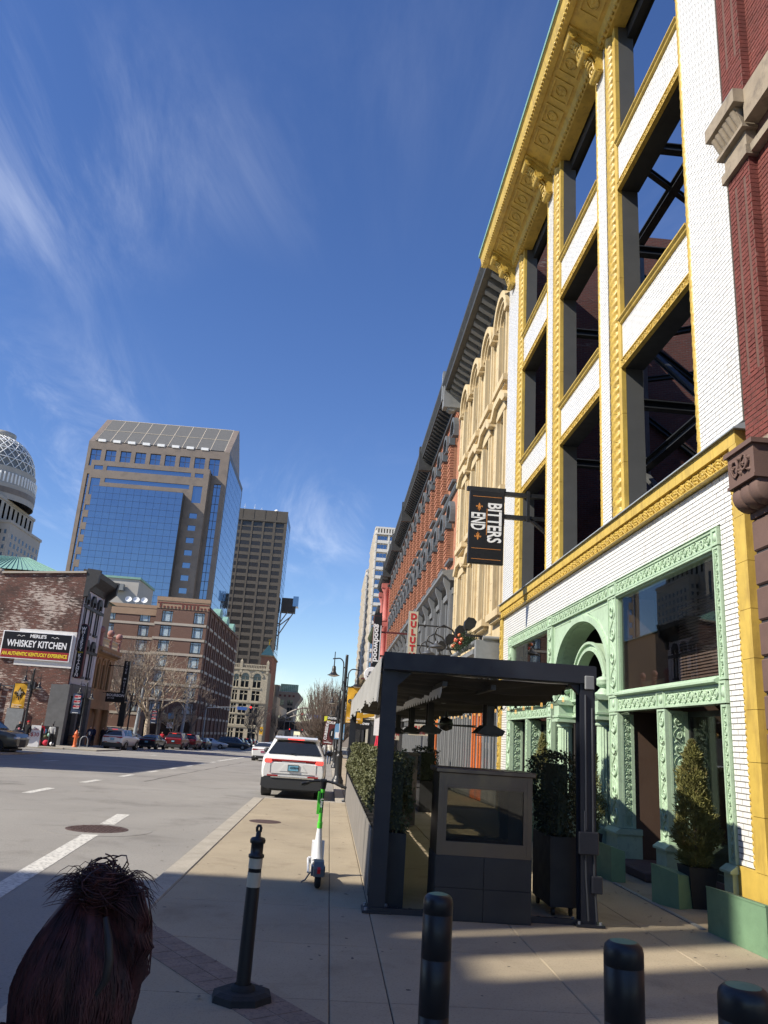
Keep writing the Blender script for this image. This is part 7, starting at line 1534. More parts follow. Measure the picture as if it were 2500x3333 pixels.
for q in range(6): place('suv' if q % 3 != 2 else 'sedan', 'parked_suv' if q % 3 != 2 else 'parked_sedan', ordn[q]+' dark car in the parked row past the intersection', 'car', -17.6-.1*q, 150+9.5*q, 0, ['car_navy', 'car_black', 'car_dark', 'car_navy', 'car_black', 'car_dark'][q], group='dark cars parked past the intersection')
place('sedan', 'moving_sedan', 'silver car far down the street between the parked row and the white sedan', 'sedan', -13.5, 195, 0, 'car_silver', group='distant traffic')
place('suv', 'parked_suv', 'dark SUV in the lot behind the parked white crossover', 'SUV', -26.5, 92, radians(-70), 'car_navy', group='cars in the lot', dz=0); place('sedan', 'parked_sedan', 'pale sedan in the lot beside the sycamore', 'sedan', -27.5, 105, radians(-80), 'car_silver', group='cars in the lot', dz=0)
# pickup whose bonnet and front wheel enter the frame on the left
PK = sc(SUV, 1.03, 1.12, 1.08)
place('suv', 'pickup_truck', 'dark olive truck whose front wheel enters at the left edge', 'truck', -22.3, 46.6, radians(-93), 'car_olive', group=None, k=(1.04, 1.1, 1.08))
# ================================================================== STREET FURNITURE
# three ribbed plastic bollard covers in the foreground
for k, (x, y, h, r, lab) in enumerate(((.755, 5.25, .945, .092, 'black plastic bollard in front of the tiled fireplace, leftmost of three'), (1.565, 4.28, .945, .098, 'black plastic bollard in the middle of the three at lower right'), (1.72, 3.38, 1.0, .10, 'black plastic bollard at the lower right corner, rightmost of three'))):
    t = thing('bollard', lab, 'bollard', (x, y, 0), group='black bollards'); mb = MB(); mb.lathe([(r, 0), (r, h*.30), (r-.003, h*.303), (r, h*.306), (r, h*.62), (r-.003, h*.623), (r, h*.626), (r, h*.88), (r-.003, h*.883), (r, h*.886), (r, h-.045), (r-.006, h-.02), (r-.022, h-.004), (r-.032, h)], (0, 0, 0), 36); mb.build('sleeve', 'black_plastic', t, False)
    mb = MB(); mb.lathe([(r-.030, h-.001), (r*.4, h+.006), (0, h+.008)], (0, 0, 0), 36); mb.build('cap', 'green_dark', t, False); mb = MB(); mb.lathe([(r+.03, .001), (r+.03, .012), (r, .016)], (0, 0, 0), 36); mb.build('collar', 'black_plastic', t, False)
# delineator post
t = thing('delineator_post', 'black traffic delineator post with two white bands on an octagonal rubber base', 'post', (-.47, 6.32, 0), radians(8))
def octo(mb, r, z0, z1, r2=None): mb.add([(rr*cos(pi/4*k+pi/8), rr*sin(pi/4*k+pi/8), z) for z, rr in ((z0, r), (z1, r2 or r)) for k in range(8)], [tuple(reversed(range(8))), tuple(range(8, 16))] + [(k, (k+1) % 8, 8+(k+1) % 8, 8+k) for k in range(8)])
mb = MB(); octo(mb, .225, .002, .045, .215); octo(mb, .215, .045, .062, .17); mb.lathe([(.09, .06), (.085, .085), (.06, .10)], (0, 0, 0), 20); mb.build('base', 'rubber', t, False)
mb = MB(); mb.lathe([(.052, .09), (.049, .72), (.048, .93), (.058, .935), (.058, .955), (.046, .96), (.046, 1.03), (.056, 1.035), (.058, 1.055), (.05, 1.07), (.02, 1.078), (.017, 1.12)], (0, 0, 0), 24); mb.build('tube', 'black_plastic', t, False)
mb = MB(); mb.tube([(0, 0, 1.10), (.013, 0, 1.118), (.015, 0, 1.14), (.007, 0, 1.155), (-.007, 0, 1.155), (-.015, 0, 1.14), (-.013, 0, 1.118), (0, 0, 1.10)], .011, 6); mb.build('handle', 'black_plastic', t, False)
for z0, z1 in ((.735, .835), (.862, .932)): mb = MB(); mb.lathe([(.0505, z0), (.0500, z1)], (0, 0, 0), 24); mb.build('reflective_band', 'sign_cream', t, False)
# electric scooter
t = thing('electric_scooter', 'white and green rental electric scooter standing on the sunny pavement', 'scooter', (.0, 10.62, 0), radians(2))
def sp(nm, m_, fn, par=None): mb = MB(); fn(mb); return mb.build(nm, m_, par or t, False)
for nm, y in (('wheel', 0.0), ('wheel', .98)):
    o_ = sp(nm, 'rubber', lambda mb: mb.lathe([(.07, -.035), (.105, -.038), (.125, -.02), (.128, 0), (.125, .02), (.105, .038), (.07, .035)], (0, y, .128), 24, 0, True, 'x')); sp('rim', 'scooter_grey', lambda mb: (mb.lathe([(.075, -.03), (.075, .03)], (0, y, .128), 20, 0, True, 'x'), mb.cyl((-.04, y, .128), (.04, y, .128), .05)), o_)
sp('deck', 'scooter_white', lambda mb: mb.prism([(.10, .15), (.16, .24), (.70, .17), (.84, .22), (.92, .42), (.96, .44), (.90, .16), (.78, .10), (.22, .10)], 'x', -.085, .085))
sp('deck_mat', 'scooter_grey', lambda mb: mb.prism([(.18, .238), (.18, .246), (.68, .180), (.68, .172)], 'x', -.075, .075))
sp('battery', 'rim', lambda mb: mb.prism([(.24, .236), (.26, .262), (.62, .222), (.64, .180)], 'x', -.048, .048)); sp('battery_rim', 'black_plastic', lambda mb: mb.tube([(-.055, .22, .245), (-.058, .62, .195), (-.03, .70, .20), (.03, .70, .20), (.058, .62, .195), (.055, .22, .245)], .008, 5))
sp('fender', 'scooter_grey', lambda mb: (mb.prism([(-.14, .15), (-.15, .24), (-.06, .31), (.10, .32), (.24, .24), (.16, .15)], 'x', -.062, .062), mb.prism([(.1, .12), (.1, .23), (.26, .22), (.3, .12)], 'x', -.088, .088)))
sp('tail_reflector', 'reflector', lambda mb: mb.prism([(-.158, .19), (-.164, .235), (-.13, .262), (-.12, .2)], 'x', -.02, .02)); sp('neck', 'scooter_white', lambda mb: mb.tube([(0, .80, .20), (0, .90, .38), (0, .915, .62)], [.075, .055, .032], 10))
sp('stem', 'scooter_green', lambda mb: mb.tube([(0, .912, .60), (0, .86, 1.12)], .027, 14)); sp('stem_collar', 'scooter_green', lambda mb: mb.cyl((0, .913, .60), (0, .905, .68), .036, None, 14)); sp('stem_collar', 'scooter_green', lambda mb: mb.cyl((0, .862, 1.07), (0, .855, 1.14), .034, None, 14))
sp('stem_panel', 'black_plastic', lambda mb: mb.prism([(.866, .80), (.840, 1.06), (.855, 1.06), (.885, .80)], 'x', -.022, .024)); sp('stem_guard', 'scooter_green', lambda mb: mb.prism([(.88, .78), (.93, .82), (.91, 1.04), (.86, 1.08)], 'x', -.062, -.024))
mb = MB(); put_text(mb, 'Lime', .06, (0, .838, .93), (0, .1, -1), (1, 0, 0)); mb.build('stem_lettering', 'sign_white', t, False)
sp('head', 'black_plastic', lambda mb: (mb.tube([(0, .86, 1.12), (0, .845, 1.22)], [.04, .05], 12), mb.ball((0, .85, 1.215), .055, .05, .035))); sp('handlebar', 'black_plastic', lambda mb: mb.tube([(-.30, .76, 1.17), (-.20, .79, 1.20), (-.08, .84, 1.215), (.08, .84, 1.215), (.20, .80, 1.19), (.32, .77, 1.15)], .016, 8))
for s_ in (1, -1): sp('grip', 'rubber', lambda mb: mb.tube([(s_*.20, .79, 1.195 if s_ < 0 else 1.188), (s_*.31, .765, 1.165 if s_ < 0 else 1.152)], .021, 8)); sp('brake_lever', 'black_plastic', lambda mb: mb.tube([(s_*.14, .84, 1.20), (s_*.20, .86, 1.17), (s_*.28, .84, 1.14)], .008, 5))
sp('phone_mount', 'black_plastic', lambda mb: mb.box(-.045, .045, .80, .85, 1.22, 1.245)); sp('kickstand', 'scooter_grey', lambda mb: mb.tube([(-.09, .34, .13), (-.15, .36, .03), (-.20, .34, .006)], .010, 6)); sp('cable_lock', 'scooter_white', lambda mb: (mb.tube([(-.10, .62, .20), (-.13, .55, .26), (-.125, .45, .2), (-.12, .36, .12)], .016, 7), mb.bbox(-.13, -.085, .6, .68, .18, .27, .01)))
# ------------------------------------------------ street lamps
lp = {}
def lamp_meshes():
    mb = MB(); mb.lathe([(.24, 0), (.24, .18), (.20, .20), (.19, .26), (.165, .30), (.15, .36), (.135, 1.05), (.155, 1.09), (.155, 1.12), (.11, 1.18), (.10, 1.26), (.12, 1.28), (.085, 1.34), (.075, 3.0), (.062, 5.22), (.062, 5.30), (0, 5.31)], (0, 0, 0), 16); lp['pole'] = mesh_of(mb, 'pole', 'black_iron')
    mb = MB(); mb.add([((.13+.012*(q % 2))*cos(2*pi*q/16), (.13+.012*(q % 2))*sin(2*pi*q/16), z) for z in (.38, 1.04) for q in range(16)], [(q, (q+1) % 16, 16+(q+1) % 16, 16+q) for q in range(16)]); lp['collar'] = mesh_of(mb, 'base_casing', 'black_iron')
    mb = MB(); mb.tube([(.10, 0, 3.75), (.11, 0, 4.5), (.115, 0, 4.85)] + [(.115+.215*(1-cos(a)), 0, 4.85+.28*sin(a)) for a in [pi*k/16 for k in range(1, 9)]] + [(.56, 0, 5.10), (.60, 0, 5.09)], .026, 7); mb.cyl((.52, 0, 4.75), (.52, 0, 5.40), .026, .018, 7); mb.cyl((.0, 0, 4.15), (.11, 0, 4.15), .03, None, 6); mb.cyl((.0, 0, 4.75), (.11, 0, 4.75), .03, None, 6); lp['arm'] = mesh_of(mb, 'arm', 'black_iron')
    mb = MB(); mb.lathe([(.035, 4.80), (.075, 4.77), (.08, 4.68), (.09, 4.66), (.085, 4.58), (.12, 4.50), (.18, 4.44), (.255, 4.41), (.265, 4.39), (.24, 4.39)], (.52, 0, 0), 18); lp['shade'] = mesh_of(mb, 'lamp_shade', 'black_iron')
    mb = MB(); mb.lathe([(.24, 4.395), (.17, 4.36), (.07, 4.335), (0, 4.33)], (.52, 0, 0), 18); lp['lens'] = mesh_of(mb, 'lens', 'lamp_glass')
lamp_meshes()
def lamp(label, x, y, rz=0, low=0, base=None):
    t = thing('street_lamp', label, 'street lamp', (x, y, gz(y) if base is None else base), rz, 'twin arm street lamps'); inst('pole', lp['pole'], t); inst('base_casing', lp['collar'], t)
    for k in (0, 1):
        a = inst('arm', lp['arm'], t, (0, 0, -.42*k), (0, 0, pi*(1-k))); s_ = inst('lamp_shade', lp['shade'], a); inst('lens', lp['lens'], s_)
    return t
lamp('black twin arm street lamp nearest the white SUV on the right pavement', .48, 34.0, 0)
for k, (y, lab) in enumerate(((57, 'second'), (80, 'third'), (103, 'fourth'), (140, 'fifth'), (165, 'sixth'))): lamp(f'{lab} black twin arm lamp along the right pavement', .52, y, 0)
lamp('black twin arm lamp with gold banner before the brick restaurant', -21.0, 57, 0); lamp('black twin arm lamp with navy banner before the restaurant door', -20.95, 69.4, 0); lamp('black twin arm lamp beside the live music sign', -20.2, 82.2, radians(20)); lamp('black twin arm lamp with navy banner by the sycamore', -21.2, 101, radians(15)); lamp('black twin arm lamp at the hotel corner', -21.2, 112, radians(15)); lamp('black twin arm lamp in front of the stone office building', -20.6, 235, 0)
# ------------------------------------------------ banners
def banner(label, x0, x1, y, z0, z1, kind, px):
    t = thing('street_banner', label, 'banner', (px, y, z1), group='lamp post banners'); mb = MB(); mb.cyl((px, y, z1), (x0 if abs(x0-px) > abs(x1-px) else x1, y, z1), .018, None, 6); mb.cyl((px, y, z0), (x0 if abs(x0-px) > abs(x1-px) else x1, y, z0), .018, None, 6); mb.build('rod', 'black_iron', t)
    n_ = 12; mb = MB(); mb.add([(x0+(x1-x0)*i/6, y+.03*sin(i*1.1+j*.7)*(j*(n_-j))/36, z1-(z1-z0)*j/n_) for j in range(n_+1) for i in range(7)], [(j*7+i, j*7+i+1, (j+1)*7+i+1, (j+1)*7+i) for j in range(n_) for i in range(6)], 0, True); mb.build('cloth', 'banner_gold' if kind == 'gold' else ('banner_navy' if kind == 'navy' else 'sky_print'), t); xc = (x0+x1)/2; h = z1-z0; w_ = abs(x1-x0); yf = y-.045
    if kind == 'gold':
        mb = MB(); fleur(mb, (xc, yf, z0+h*.57), (1, 0, 0), (0, 0, 1), h*.56); mb.build('emblem', 'car_navy', t); mb = MB(); fleur(mb, (xc, yf-.01, z0+h*.62), (1, 0, 0), (0, 0, 1), h*.30); mb.build('emblem_core', 'sign_cream', t)
        mb = MB(); put_text(mb, 'Downtown', h*.085, (x0+w_*.06, yf, z0+h*.13), (1, 0, 0), (0, 0, 1), ax='LEFT'); put_text(mb, 'Louisville', h*.085, (x0+w_*.06, yf, z0+h*.05), (1, 0, 0), (0, 0, 1), ax='LEFT'); mb.build('lettering', 'sign_white', t)
    elif kind == 'navy':
        r_ = MB(); q = MB()
        for k in range(3):
            zc = z0+h*(.82-.24*k); 
            for s_ in range(4): r_.prism([(xc-w_*.34+s_*w_*.17, zc-h*.05), (xc-w_*.2+s_*w_*.17, zc-h*.05), (xc-w_*.14+s_*w_*.17, zc+h*.05), (xc-w_*.28+s_*w_*.17, zc+h*.05)], 'y', yf-.004, yf)
            q.box(xc-w_*.3, xc+w_*.3, yf-.006, yf, zc-h*.085, zc-h*.062); q.box(xc-w_*.26, xc+w_*.28, yf-.006, yf, zc+h*.062, zc+h*.078); q.box(xc, xc+w_*.33, yf-.008, yf-.004, zc-h*.025, zc-h*.008)
        q.box(xc-w_*.3, xc+w_*.3, yf-.006, yf, z0+h*.03, z0+h*.055); r_.build('numerals', 'letter_red', t); q.build('lines', 'sign_white', t)
    else: mb = MB(); mb.box(x0, x1, yf-.004, yf, z0, z0+h*.4); mb.build('lower_field', 'sign_white', t); mb = MB(); put_text(mb, 'JCE', h*.22, (xc, yf-.01, z0+h*.2), (1, 0, 0), (0, 0, 1)); mb.build('lettering', 'letter_red', t); mb = MB(); mb.box(x0, x1, yf-.004, yf, z0+h*.4, z0+h*.62); mb.build('print', 'leaf_hedge', t)
banner('gold fleur-de-lis banner hanging right of the nearest lamp post', .62, 1.34, 33.9, 2.35, 3.84, 'gold', .5); banner('gold fleur-de-lis banner in front of the brick side wall', -22.1, -21.25, 56.9, 2.15, 3.85, 'gold', -21.0); banner('navy banner with red marks before the restaurant door', -21.95, -21.15, 69.3, 2.1, 3.8, 'navy', -20.95); banner('navy banner with red marks beside the sycamore trunk', -22.2, -21.4, 100.9, 1.7, 3.4, 'navy', -21.2); banner('blue and white printed banner at the hotel corner', -22.3, -21.5, 111.9, 1.2, 3.2, 'print', -21.2); banner('gold banner far off before the stone office building', -20.3, -19.3, 234.9, .2, 2.6, 'gold', -20.6)
# ------------------------------------------------ projecting signs on the right row
def blade(name, label, x0, x1, y, z0, z1, face, th=.18, edge=None):
    t = thing(name, label, 'sign', ((x0+x1)/2, y, (z0+z1)/2)); mb = MB(); mb.bbox(x0, x1, y, y+th, z0, z1, .012); mb.build('cabinet', edge or face, t); mb = MB(); mb.box(x0+.025, x1-.025, y-.006, y, z0+.025, z1-.025); mb.build('face', face, t); return t
t = blade('blade_sign', 'black hanging sign with white lettering and orange fleurs-de-lis on the tile building', 3.37, 4.36, 20.6, 6.6, 8.7, 'sign_black', .12)
mb = MB(); put_text(mb, 'BITTERS', .50, (4.09, 20.59, 7.78), (0, 0, -1), (1, 0, 0), bold=.012, fit=(1.14, .40)); put_text(mb, 'END', .50, (3.63, 20.59, 7.80), (0, 0, -1), (1, 0, 0), bold=.012, fit=(.50, .40)); mb.build('lettering', 'sign_white', t); mb = MB()
fleur(mb, (3.65, 20.592, 8.22), (1, 0, 0), (0, 0, 1), .25); fleur(mb, (3.63, 20.592, 7.38), (1, 0, 0), (0, 0, 1), .25, flip=-1); 
for z in (8.52, 7.02, 6.72): mb.box(3.46, 4.28, 20.588, 20.594, z, z+.012)
for x in (3.87,): mb.box(x-.008, x+.008, 20.588, 20.594, 7.42, 8.18)
mb.build('ornament', 'letter_orange', t)
mb = MB()
for z in (8.62, 7.95): mb.box(4.36, 5.5, 20.62, 20.74, z, z+.12)
mb.box(3.3, 4.4, 20.62, 20.74, 8.70, 8.82); mb.box(5.0, 5.08, 20.60, 20.64, 7.9, 8.8); mb.prism([(5.1, 7.95), (5.6, 7.55), (5.6, 7.65), (5.15, 8.0)], 'y', 20.62, 20.74); mb.build('bracket', 'black_iron', t)
t = blade('blade_sign', 'cream vertical sign with red slab letters on the long brick building', 3.42, 3.90, 38.0, 4.6, 7.95, 'sign_cream', .3, 'cornice_grey'); mb = MB()
for k, ch in enumerate('DULUTH'): put_text(mb, ch, .40, (3.66, 37.985, 7.66-k*.385), (1, 0, 0), (0, 0, 1), bold=.022)
mb.build('lettering', 'letter_red', t); mb = MB()
for z in (7.3, 6.3, 5.3): mb.cyl((3.9, 38.15, z), (5.3, 38.15, z), .035)
mb.build('bracket', 'black_iron', t)
t = blade('blade_sign', 'tall black and maroon vertical sign lettered goodwood beside the pink building', 2.52, 3.12, 56, 6.2, 10.3, 'sign_black', .3, 'sign_maroon'); mb = MB(); put_text(mb, 'goodwood', .52, (2.80, 55.985, 8.35), (0, 0, -1), (1, 0, 0), bold=.016, sx=1.18); mb.box(2.55, 2.60, 55.985, 55.992, 6.9, 9.5); mb.box(3.04, 3.09, 55.985, 55.992, 6.9, 9.6); mb.build('lettering', 'sign_white', t); mb = MB()
for z in (9.1, 7.4): mb.box(3.12, 5.3, 56.1, 56.2, z, z+.12)
mb.build('bracket', 'sign_maroon', t); mb = MB(); mb.prism([(2.54, 10.3), (3.1, 10.3), (3.1, 10.62), (2.97, 10.5), (2.86, 10.66), (2.7, 10.5), (2.62, 10.6)], 'y', 56.05, 56.25); mb.build('crest', 'sign_black', t)
t = thing('round_sign', 'round white hanging sign partly hidden by the pergola curtain', 'sign', (2.3, 50, 5.6)); mb = MB(); mb.lathe([(0, 0), (.48, 0), (.50, .02), (.50, .08), (.48, .1), (0, .1)], (2.35, 50, 5.62), 32, 0, False, 'y'); mb.build('disc', 'sign_white', t); mb = MB(); put_text(mb, 'gw', .34, (2.30, 49.99, 5.78), (1, 0, 0), (0, 0, 1), shear=.15); put_text(mb, 'W', .20, (2.12, 49.99, 5.5), (1, 0, 0), (0, 0, 1)); mb.build('lettering', 'sign_black', t); mb = MB(); mb.cyl((1.7, 50.05, 5.35), (5.4, 50.05, 5.35), .045); mb.build('bracket', 'sign_maroon', t)
t = thing('hanging_sign', 'black arched sign with white lettering cut off by the pergola curtain', 'sign', (2.2, 46, 4.4)); pf = [(1.62, 3.9), (1.55, 4.0), (1.55, 4.62), (1.64, 4.72), (1.9, 4.74), (2.1, 4.88), (2.4, 4.88), (2.6, 4.74), (2.9, 4.72), (3.0, 4.62), (3.0, 4.0), (2.9, 3.9)]; mb = MB(); mb.prism(pf, 'y', 46, 46.08); mb.build('board', 'sign_black', t); mb = MB(); put_text(mb, 'FOR', .36, (1.66, 45.99, 4.40), (1, 0, 0), (0, 0, 1), ax='LEFT', bold=.012); put_text(mb, 'DIST', .20, (1.84, 45.99, 4.08), (1, 0, 0), (0, 0, 1), ax='LEFT'); mb.build('lettering', 'sign_white', t); mb = MB(); mb.cyl((2.2, 46.04, 4.95), (5.4, 46.04, 4.95), .04); mb.cyl((2.3, 46.04, 4.85), (2.3, 46.04, 4.97), .02); mb.build('bracket', 'black_iron', t)
def smallsign(label, x, y, z, w_, h, rzf=0):
    t = thing('hanging_sign', label, 'sign', (x, y, z), group='small shop signs'); mb = MB(); mb.bbox(x-w_/2, x+w_/2, y, y+.05, z-h/2, z+h/2, .008); mb.build('board', 'sign_cream', t); mb = MB(); put_text(mb, 'DULUTH', h*.5, (x, y-.008, z+h*.14), (1, 0, 0), (0, 0, 1), bold=.01); put_text(mb, 'TRADING', h*.28, (x, y-.008, z-h*.26), (1, 0, 0), (0, 0, 1), bold=.006); mb.build('lettering', 'letter_red', t); mb = MB(); mb.cyl((x, y+.02, z+h/2), (x, y+.02, z+h/2+.3), .012); mb.cyl((x, y+.02, z+h/2+.3), (5.4, y+.02, z+h/2+.3), .02); mb.build('bracket', 'black_iron', t)
smallsign('small cream and red shop sign beside the farther orange doors', 4.45, 40.5, 2.35, 1.0, .55); smallsign('small cream and red shop sign seen past the left front pergola post', 3.75, 50, 2.05, 1.15, .55)
t = thing('hanging_sign', 'black oval shop sign with white script beyond the rear pergola post', 'sign', (2.4, 62, 2.7)); mb = MB(); mb.lathe([(0, 0), (1, 0), (1, .1), (0, .1)], (0, 0, 0), 32, 0, False, 'y'); mb.v = [(2.35+v[0]*.85, 62+v[1], 2.75+v[2]*.42) for v in mb.v]; mb.build('disc', 'sign_black', t); mb = MB(); put_text(mb, 'bows', .32, (2.62, 61.99, 2.82), (1, 0, 0), (0, 0, 1), shear=.2, bold=.01); mb.build('lettering', 'sign_white', t); mb = MB(); mb.cyl((2.35, 62.05, 3.2), (5.3, 62.05, 3.2), .04); mb.build('bracket', 'black_iron', t)
t = thing('awning', 'yellow awning over a shop beyond the pergola', 'awning', (3.6, 64, 3.3)); mb = MB(); mb.prism([(1.6, 3.35), (5.2, 4.0), (5.2, 3.9), (1.6, 3.0), (1.55, 3.0)], 'y', 63, 66); mb.build('cloth', 'banner_gold', t); mb = MB(); mb.cyl((1.6, 63, 3.05), (5.2, 63, 3.2), .03); mb.cyl((1.6, 66, 3.05), (5.2, 66, 3.2), .03); mb.build('frame', 'black_iron', t)
t = thing('shop_banner', 'white and red vertical shop banner between the pergola posts', 'banner', (2.5, 44, 2.6)); mb = MB(); mb.box(2.38, 2.72, 44, 44.03, 1.95, 3.55); mb.build('cloth', 'sign_white', t); mb = MB()
for k in range(3): mb.prism([(2.38, 3.05+k*.18), (2.72, 3.12+k*.18), (2.72, 3.2+k*.18), (2.38, 3.14+k*.18)], 'y', 43.985, 44)
mb.build('stripes', 'letter_red', t); mb = MB(); mb.cyl((2.3, 44.01, 3.56), (5.3, 44.01, 3.56), .025); mb.build('rod', 'black_iron', t)
# curbside pickup sign on a leaning post
t = thing('pickup_sign', 'leaning maroon curbside pickup sign above the parked SUV', 'sign', (-.25, 42, gz(42)), 0); tl = radians(7)
def lean(x, z): return (-.25+.02+(x)*cos(tl)+z*sin(tl)*.75, gz(42)+z*cos(tl)-x*sin(tl)*.6)
def lpoly(mb, ps, y0, y1, mi=0): mb.prism([lean(a, b) for a, b in ps], 'y', y0, y1, mi)
mb = MB(); lpoly(mb, [(-.26, 1.55), (.26, 1.55), (.26, 2.75), (-.26, 2.75)], 42, 42.03); mb.build('board', 'sign_maroon', t); mb = MB(); lpoly(mb, [(-.22, 2.77), (.28, 2.77), (.28, 3.0), (-.22, 3.0)], 42, 42.03); mb.build('header', 'sign_black', t); mb = MB(); lpoly(mb, [(.26, 1.82)]+[(.26-.25*sin(a), 2.12-.30*cos(a)) for a in [pi*k/10 for k in range(11)]], 41.99, 42); mb.build('number_field', 'sign_black', t)
ul = Vector((cos(tl), 0, -sin(tl)*.6)).normalized(); vl = Vector((sin(tl)*.75, 0, cos(tl))).normalized(); mb = MB()
def LT(txt, a, b, s_, rot=0, **k): q = lean(a, b); put_text(mb, txt, s_, (q[0], 41.985, q[1]), ul, vl, rot=rot, **k)
LT('PICKUP', .02, 2.66, .17, sx=.8, bold=.006); LT('CURBSIDE', -.15, 2.18, .20, radians(90), sx=.9, bold=.006); LT('1', .14, 2.12, .34); LT('CALL', 0, 1.72, .07); LT('DULUTH', .03, 2.89, .15, sx=.75, bold=.006); lpoly(mb, [(-.2, 1.64), (.2, 1.64), (.2, 1.67), (-.2, 1.67)], 41.985, 41.99); mb.build('lettering', 'sign_white', t); mb = MB(); a = lean(0, 0); b = lean(0, 2.0); mb.cyl((a[0], 42.05, a[1]), (b[0], 42.05, b[1]), .03); mb.cyl((a[0], 42.05, gz(42)), (a[0], 42.05, gz(42)+.03), .2); mb.build('post', 'black_iron', t)
for k, (x, y, z, w_, h, m_, lab) in enumerate(((-.18, 44, 2.65, .34, .26, 'sign_yellow', 'small yellow sign left of the pickup sign header'), (.62, 52, 2.05, .62, .95, 'sky_print', 'pale blue poster on a post past the pickup sign'), (.62, 46, 2.1, .2, .8, 'sign_white', 'narrow white parking sign on a post behind the lamp'))):
    t = thing('post_sign', lab, 'sign', (x, y, gz(y))); mb = MB(); mb.cyl((x, y+.03, gz(y)), (x, y+.03, z+h/2), .025, None, 8); mb.build('post', 'galv', t); mb = MB(); mb.bbox(x-w_/2, x+w_/2, y-.02, y, z-h/2, z+h/2, .006); mb.build('plate', m_, t)
    if k == 2: mb = MB(); mb.box(x-.1, x+.1, y-.024, y-.02, z-.36, z-.16); mb.build('red_field', 'letter_red', t)
    if k == 1: mb = MB(); mb.box(x-w_/2+.05, x+w_/2-.05, y-.024, y-.02, z-.4, z-.05); mb.build('white_field', 'sign_white', t)
# ------------------------------------------------ signals
def signal_mast(label, bx, y, arm_x, z, heads, extra=()):
    g0 = gz(y); t = thing('traffic_signal', label, 'traffic signal', (bx, y, g0)); mb = MB(); mb.cyl((bx, y, g0), (bx, y, z+.6), .15, .11, 10); mb.tube([(bx, y, z-.2), (bx+(arm_x-bx)*.4, y, z+.12), (arm_x, y, z+.2)], [.09, .07, .05], 8); mb.build('mast', 'galv', t)
    for x in heads:
        mb = MB(); mb.bbox(x-.19, x+.19, y-.24, y-.06, z-.55, z+.55, .03)
        for q in range(3): mb.cyl((x, y-.24, z+.36-.36*q), (x, y-.36, z+.36-.36*q), .15, .16, 12, 0, True, False)
        h = mb.build('signal_head', 'black_plastic', t)
        for q, m_ in enumerate(('signal_lit', 'charcoal', 'charcoal')): mb = MB(); mb.cyl((x, y-.245, z+.36-.36*q), (x, y-.26, z+.36-.36*q), .135, None, 12); mb.build('lens', m_, h)
    for (x, w_, h_, m_) in extra: mb = MB(); mb.box(x-w_/2, x+w_/2, y-.1, y-.06, z-h_/2+.1, z+h_/2+.1); mb.build('sign_plate', m_, t)
signal_mast('traffic signal mast reaching over the road from the left corner', -20.4, 132.2, -12.6, 4.85, (-13.2,), ((-14.6, 1.6, .5, 'street_blue'),)); signal_mast('traffic signal mast with turn arrow sign reaching from the right', 1.2, 132.2, -5.4, 4.35, (-4.8,), ((-3.6, .95, .95, 'sign_white'), (-2.3, 1.5, .5, 'street_blue')))
mb = MB(); mb.tube([(-3.85, 132.08, 4.15), (-3.8, 132.08, 4.5), (-3.6, 132.08, 4.66), (-3.4, 132.08, 4.68)], .06, 6); mb.prism([(-3.45, 4.82), (-3.2, 4.68), (-3.45, 4.52)], 'y', 132.06, 132.1); tag(mb.build('turn_arrow', 'sign_black'), 'black bent arrow on the white sign beside the right signal', 'road sign')
signal_mast('far traffic signal mast beyond the intersection', 1.4, 262, -14, 2.2, (-13.0, -9.0, -5.2))
t = thing('utility_pole', 'grey steel pole leaning at the hotel corner', 'pole', (-21.4, 118, gz(118))); mb = MB(); mb.cyl((-21.4, 118, gz(118)), (-20.9, 118, 8.2), .26, .13, 12); mb.build('shaft', 'pole_grey', t); mb = MB(); mb.cyl((-20.9, 118, 7.6), (-20.9, 118, 8.3), .2); mb.build('cap', 'pole_grey', t)
t = thing('utility_pole', 'grey steel pole behind the sycamore trunk', 'pole', (-24.6, 104, gz(104))); mb = MB(); mb.cyl((-24.6, 104, gz(104)), (-24.2, 104, 8.6), .26, .14, 12); mb.build('shaft', 'pole_grey', t); mb = MB(); mb.box(-25.2, -24.1, 103.4, 104.2, gz(104), .2); mb.build('cabinet', 'pole_grey', t)
# ------------------------------------------------ left pavement things
g0 = gz(57)
t = thing('trash_can', 'dark green slatted litter bin at the left lamp post', 'litter bin', (-20.9, 55.8, g0)); mb = MB(); mb.lathe([(.34, .02), (.40, .9), (.44, .95), (.44, 1.0), (.36, 1.02), (.3, .9)], (0, 0, 0), 20); mb.build('liner', 'charcoal', t, False); sl = MB(); sl.box(.355, .385, -.03, .03, .04, .92); slm = mesh_of(sl, 'slat', 'black_iron')
for k in range(22): inst('slat', slm, t, (0, 0, 0), (0, .055, 2*pi*k/22))
mb = MB(); mb.lathe([(.42, .9), (.46, .95), (.46, 1.02), (.30, 1.12), (.22, 1.16)], (0, 0, 0), 20); mb.build('lid', 'black_iron', t, False)
t = thing('fire_hydrant', 'orange fire hydrant on the left kerb', 'hydrant', (-20.75, 68.0, gz(68)), 0); mb = MB(); mb.lathe([(.2, 0), (.2, .06), (.14, .08), (.13, .2), (.13, .95), (.17, .98), (.17, 1.06), (.15, 1.1), (.12, 1.2), (.05, 1.27), (.04, 1.34), (0, 1.34)], (0, 0, 0), 14); mb.build('barrel', 'hydrant_orange', t, False)
for a in (0, pi/2, pi): mb = MB(); mb.cyl((0, 0, .82), (.24*cos(a), -.24*sin(a), .82), .085, None, 10); mb.build('nozzle', 'hydrant_orange', t, False)
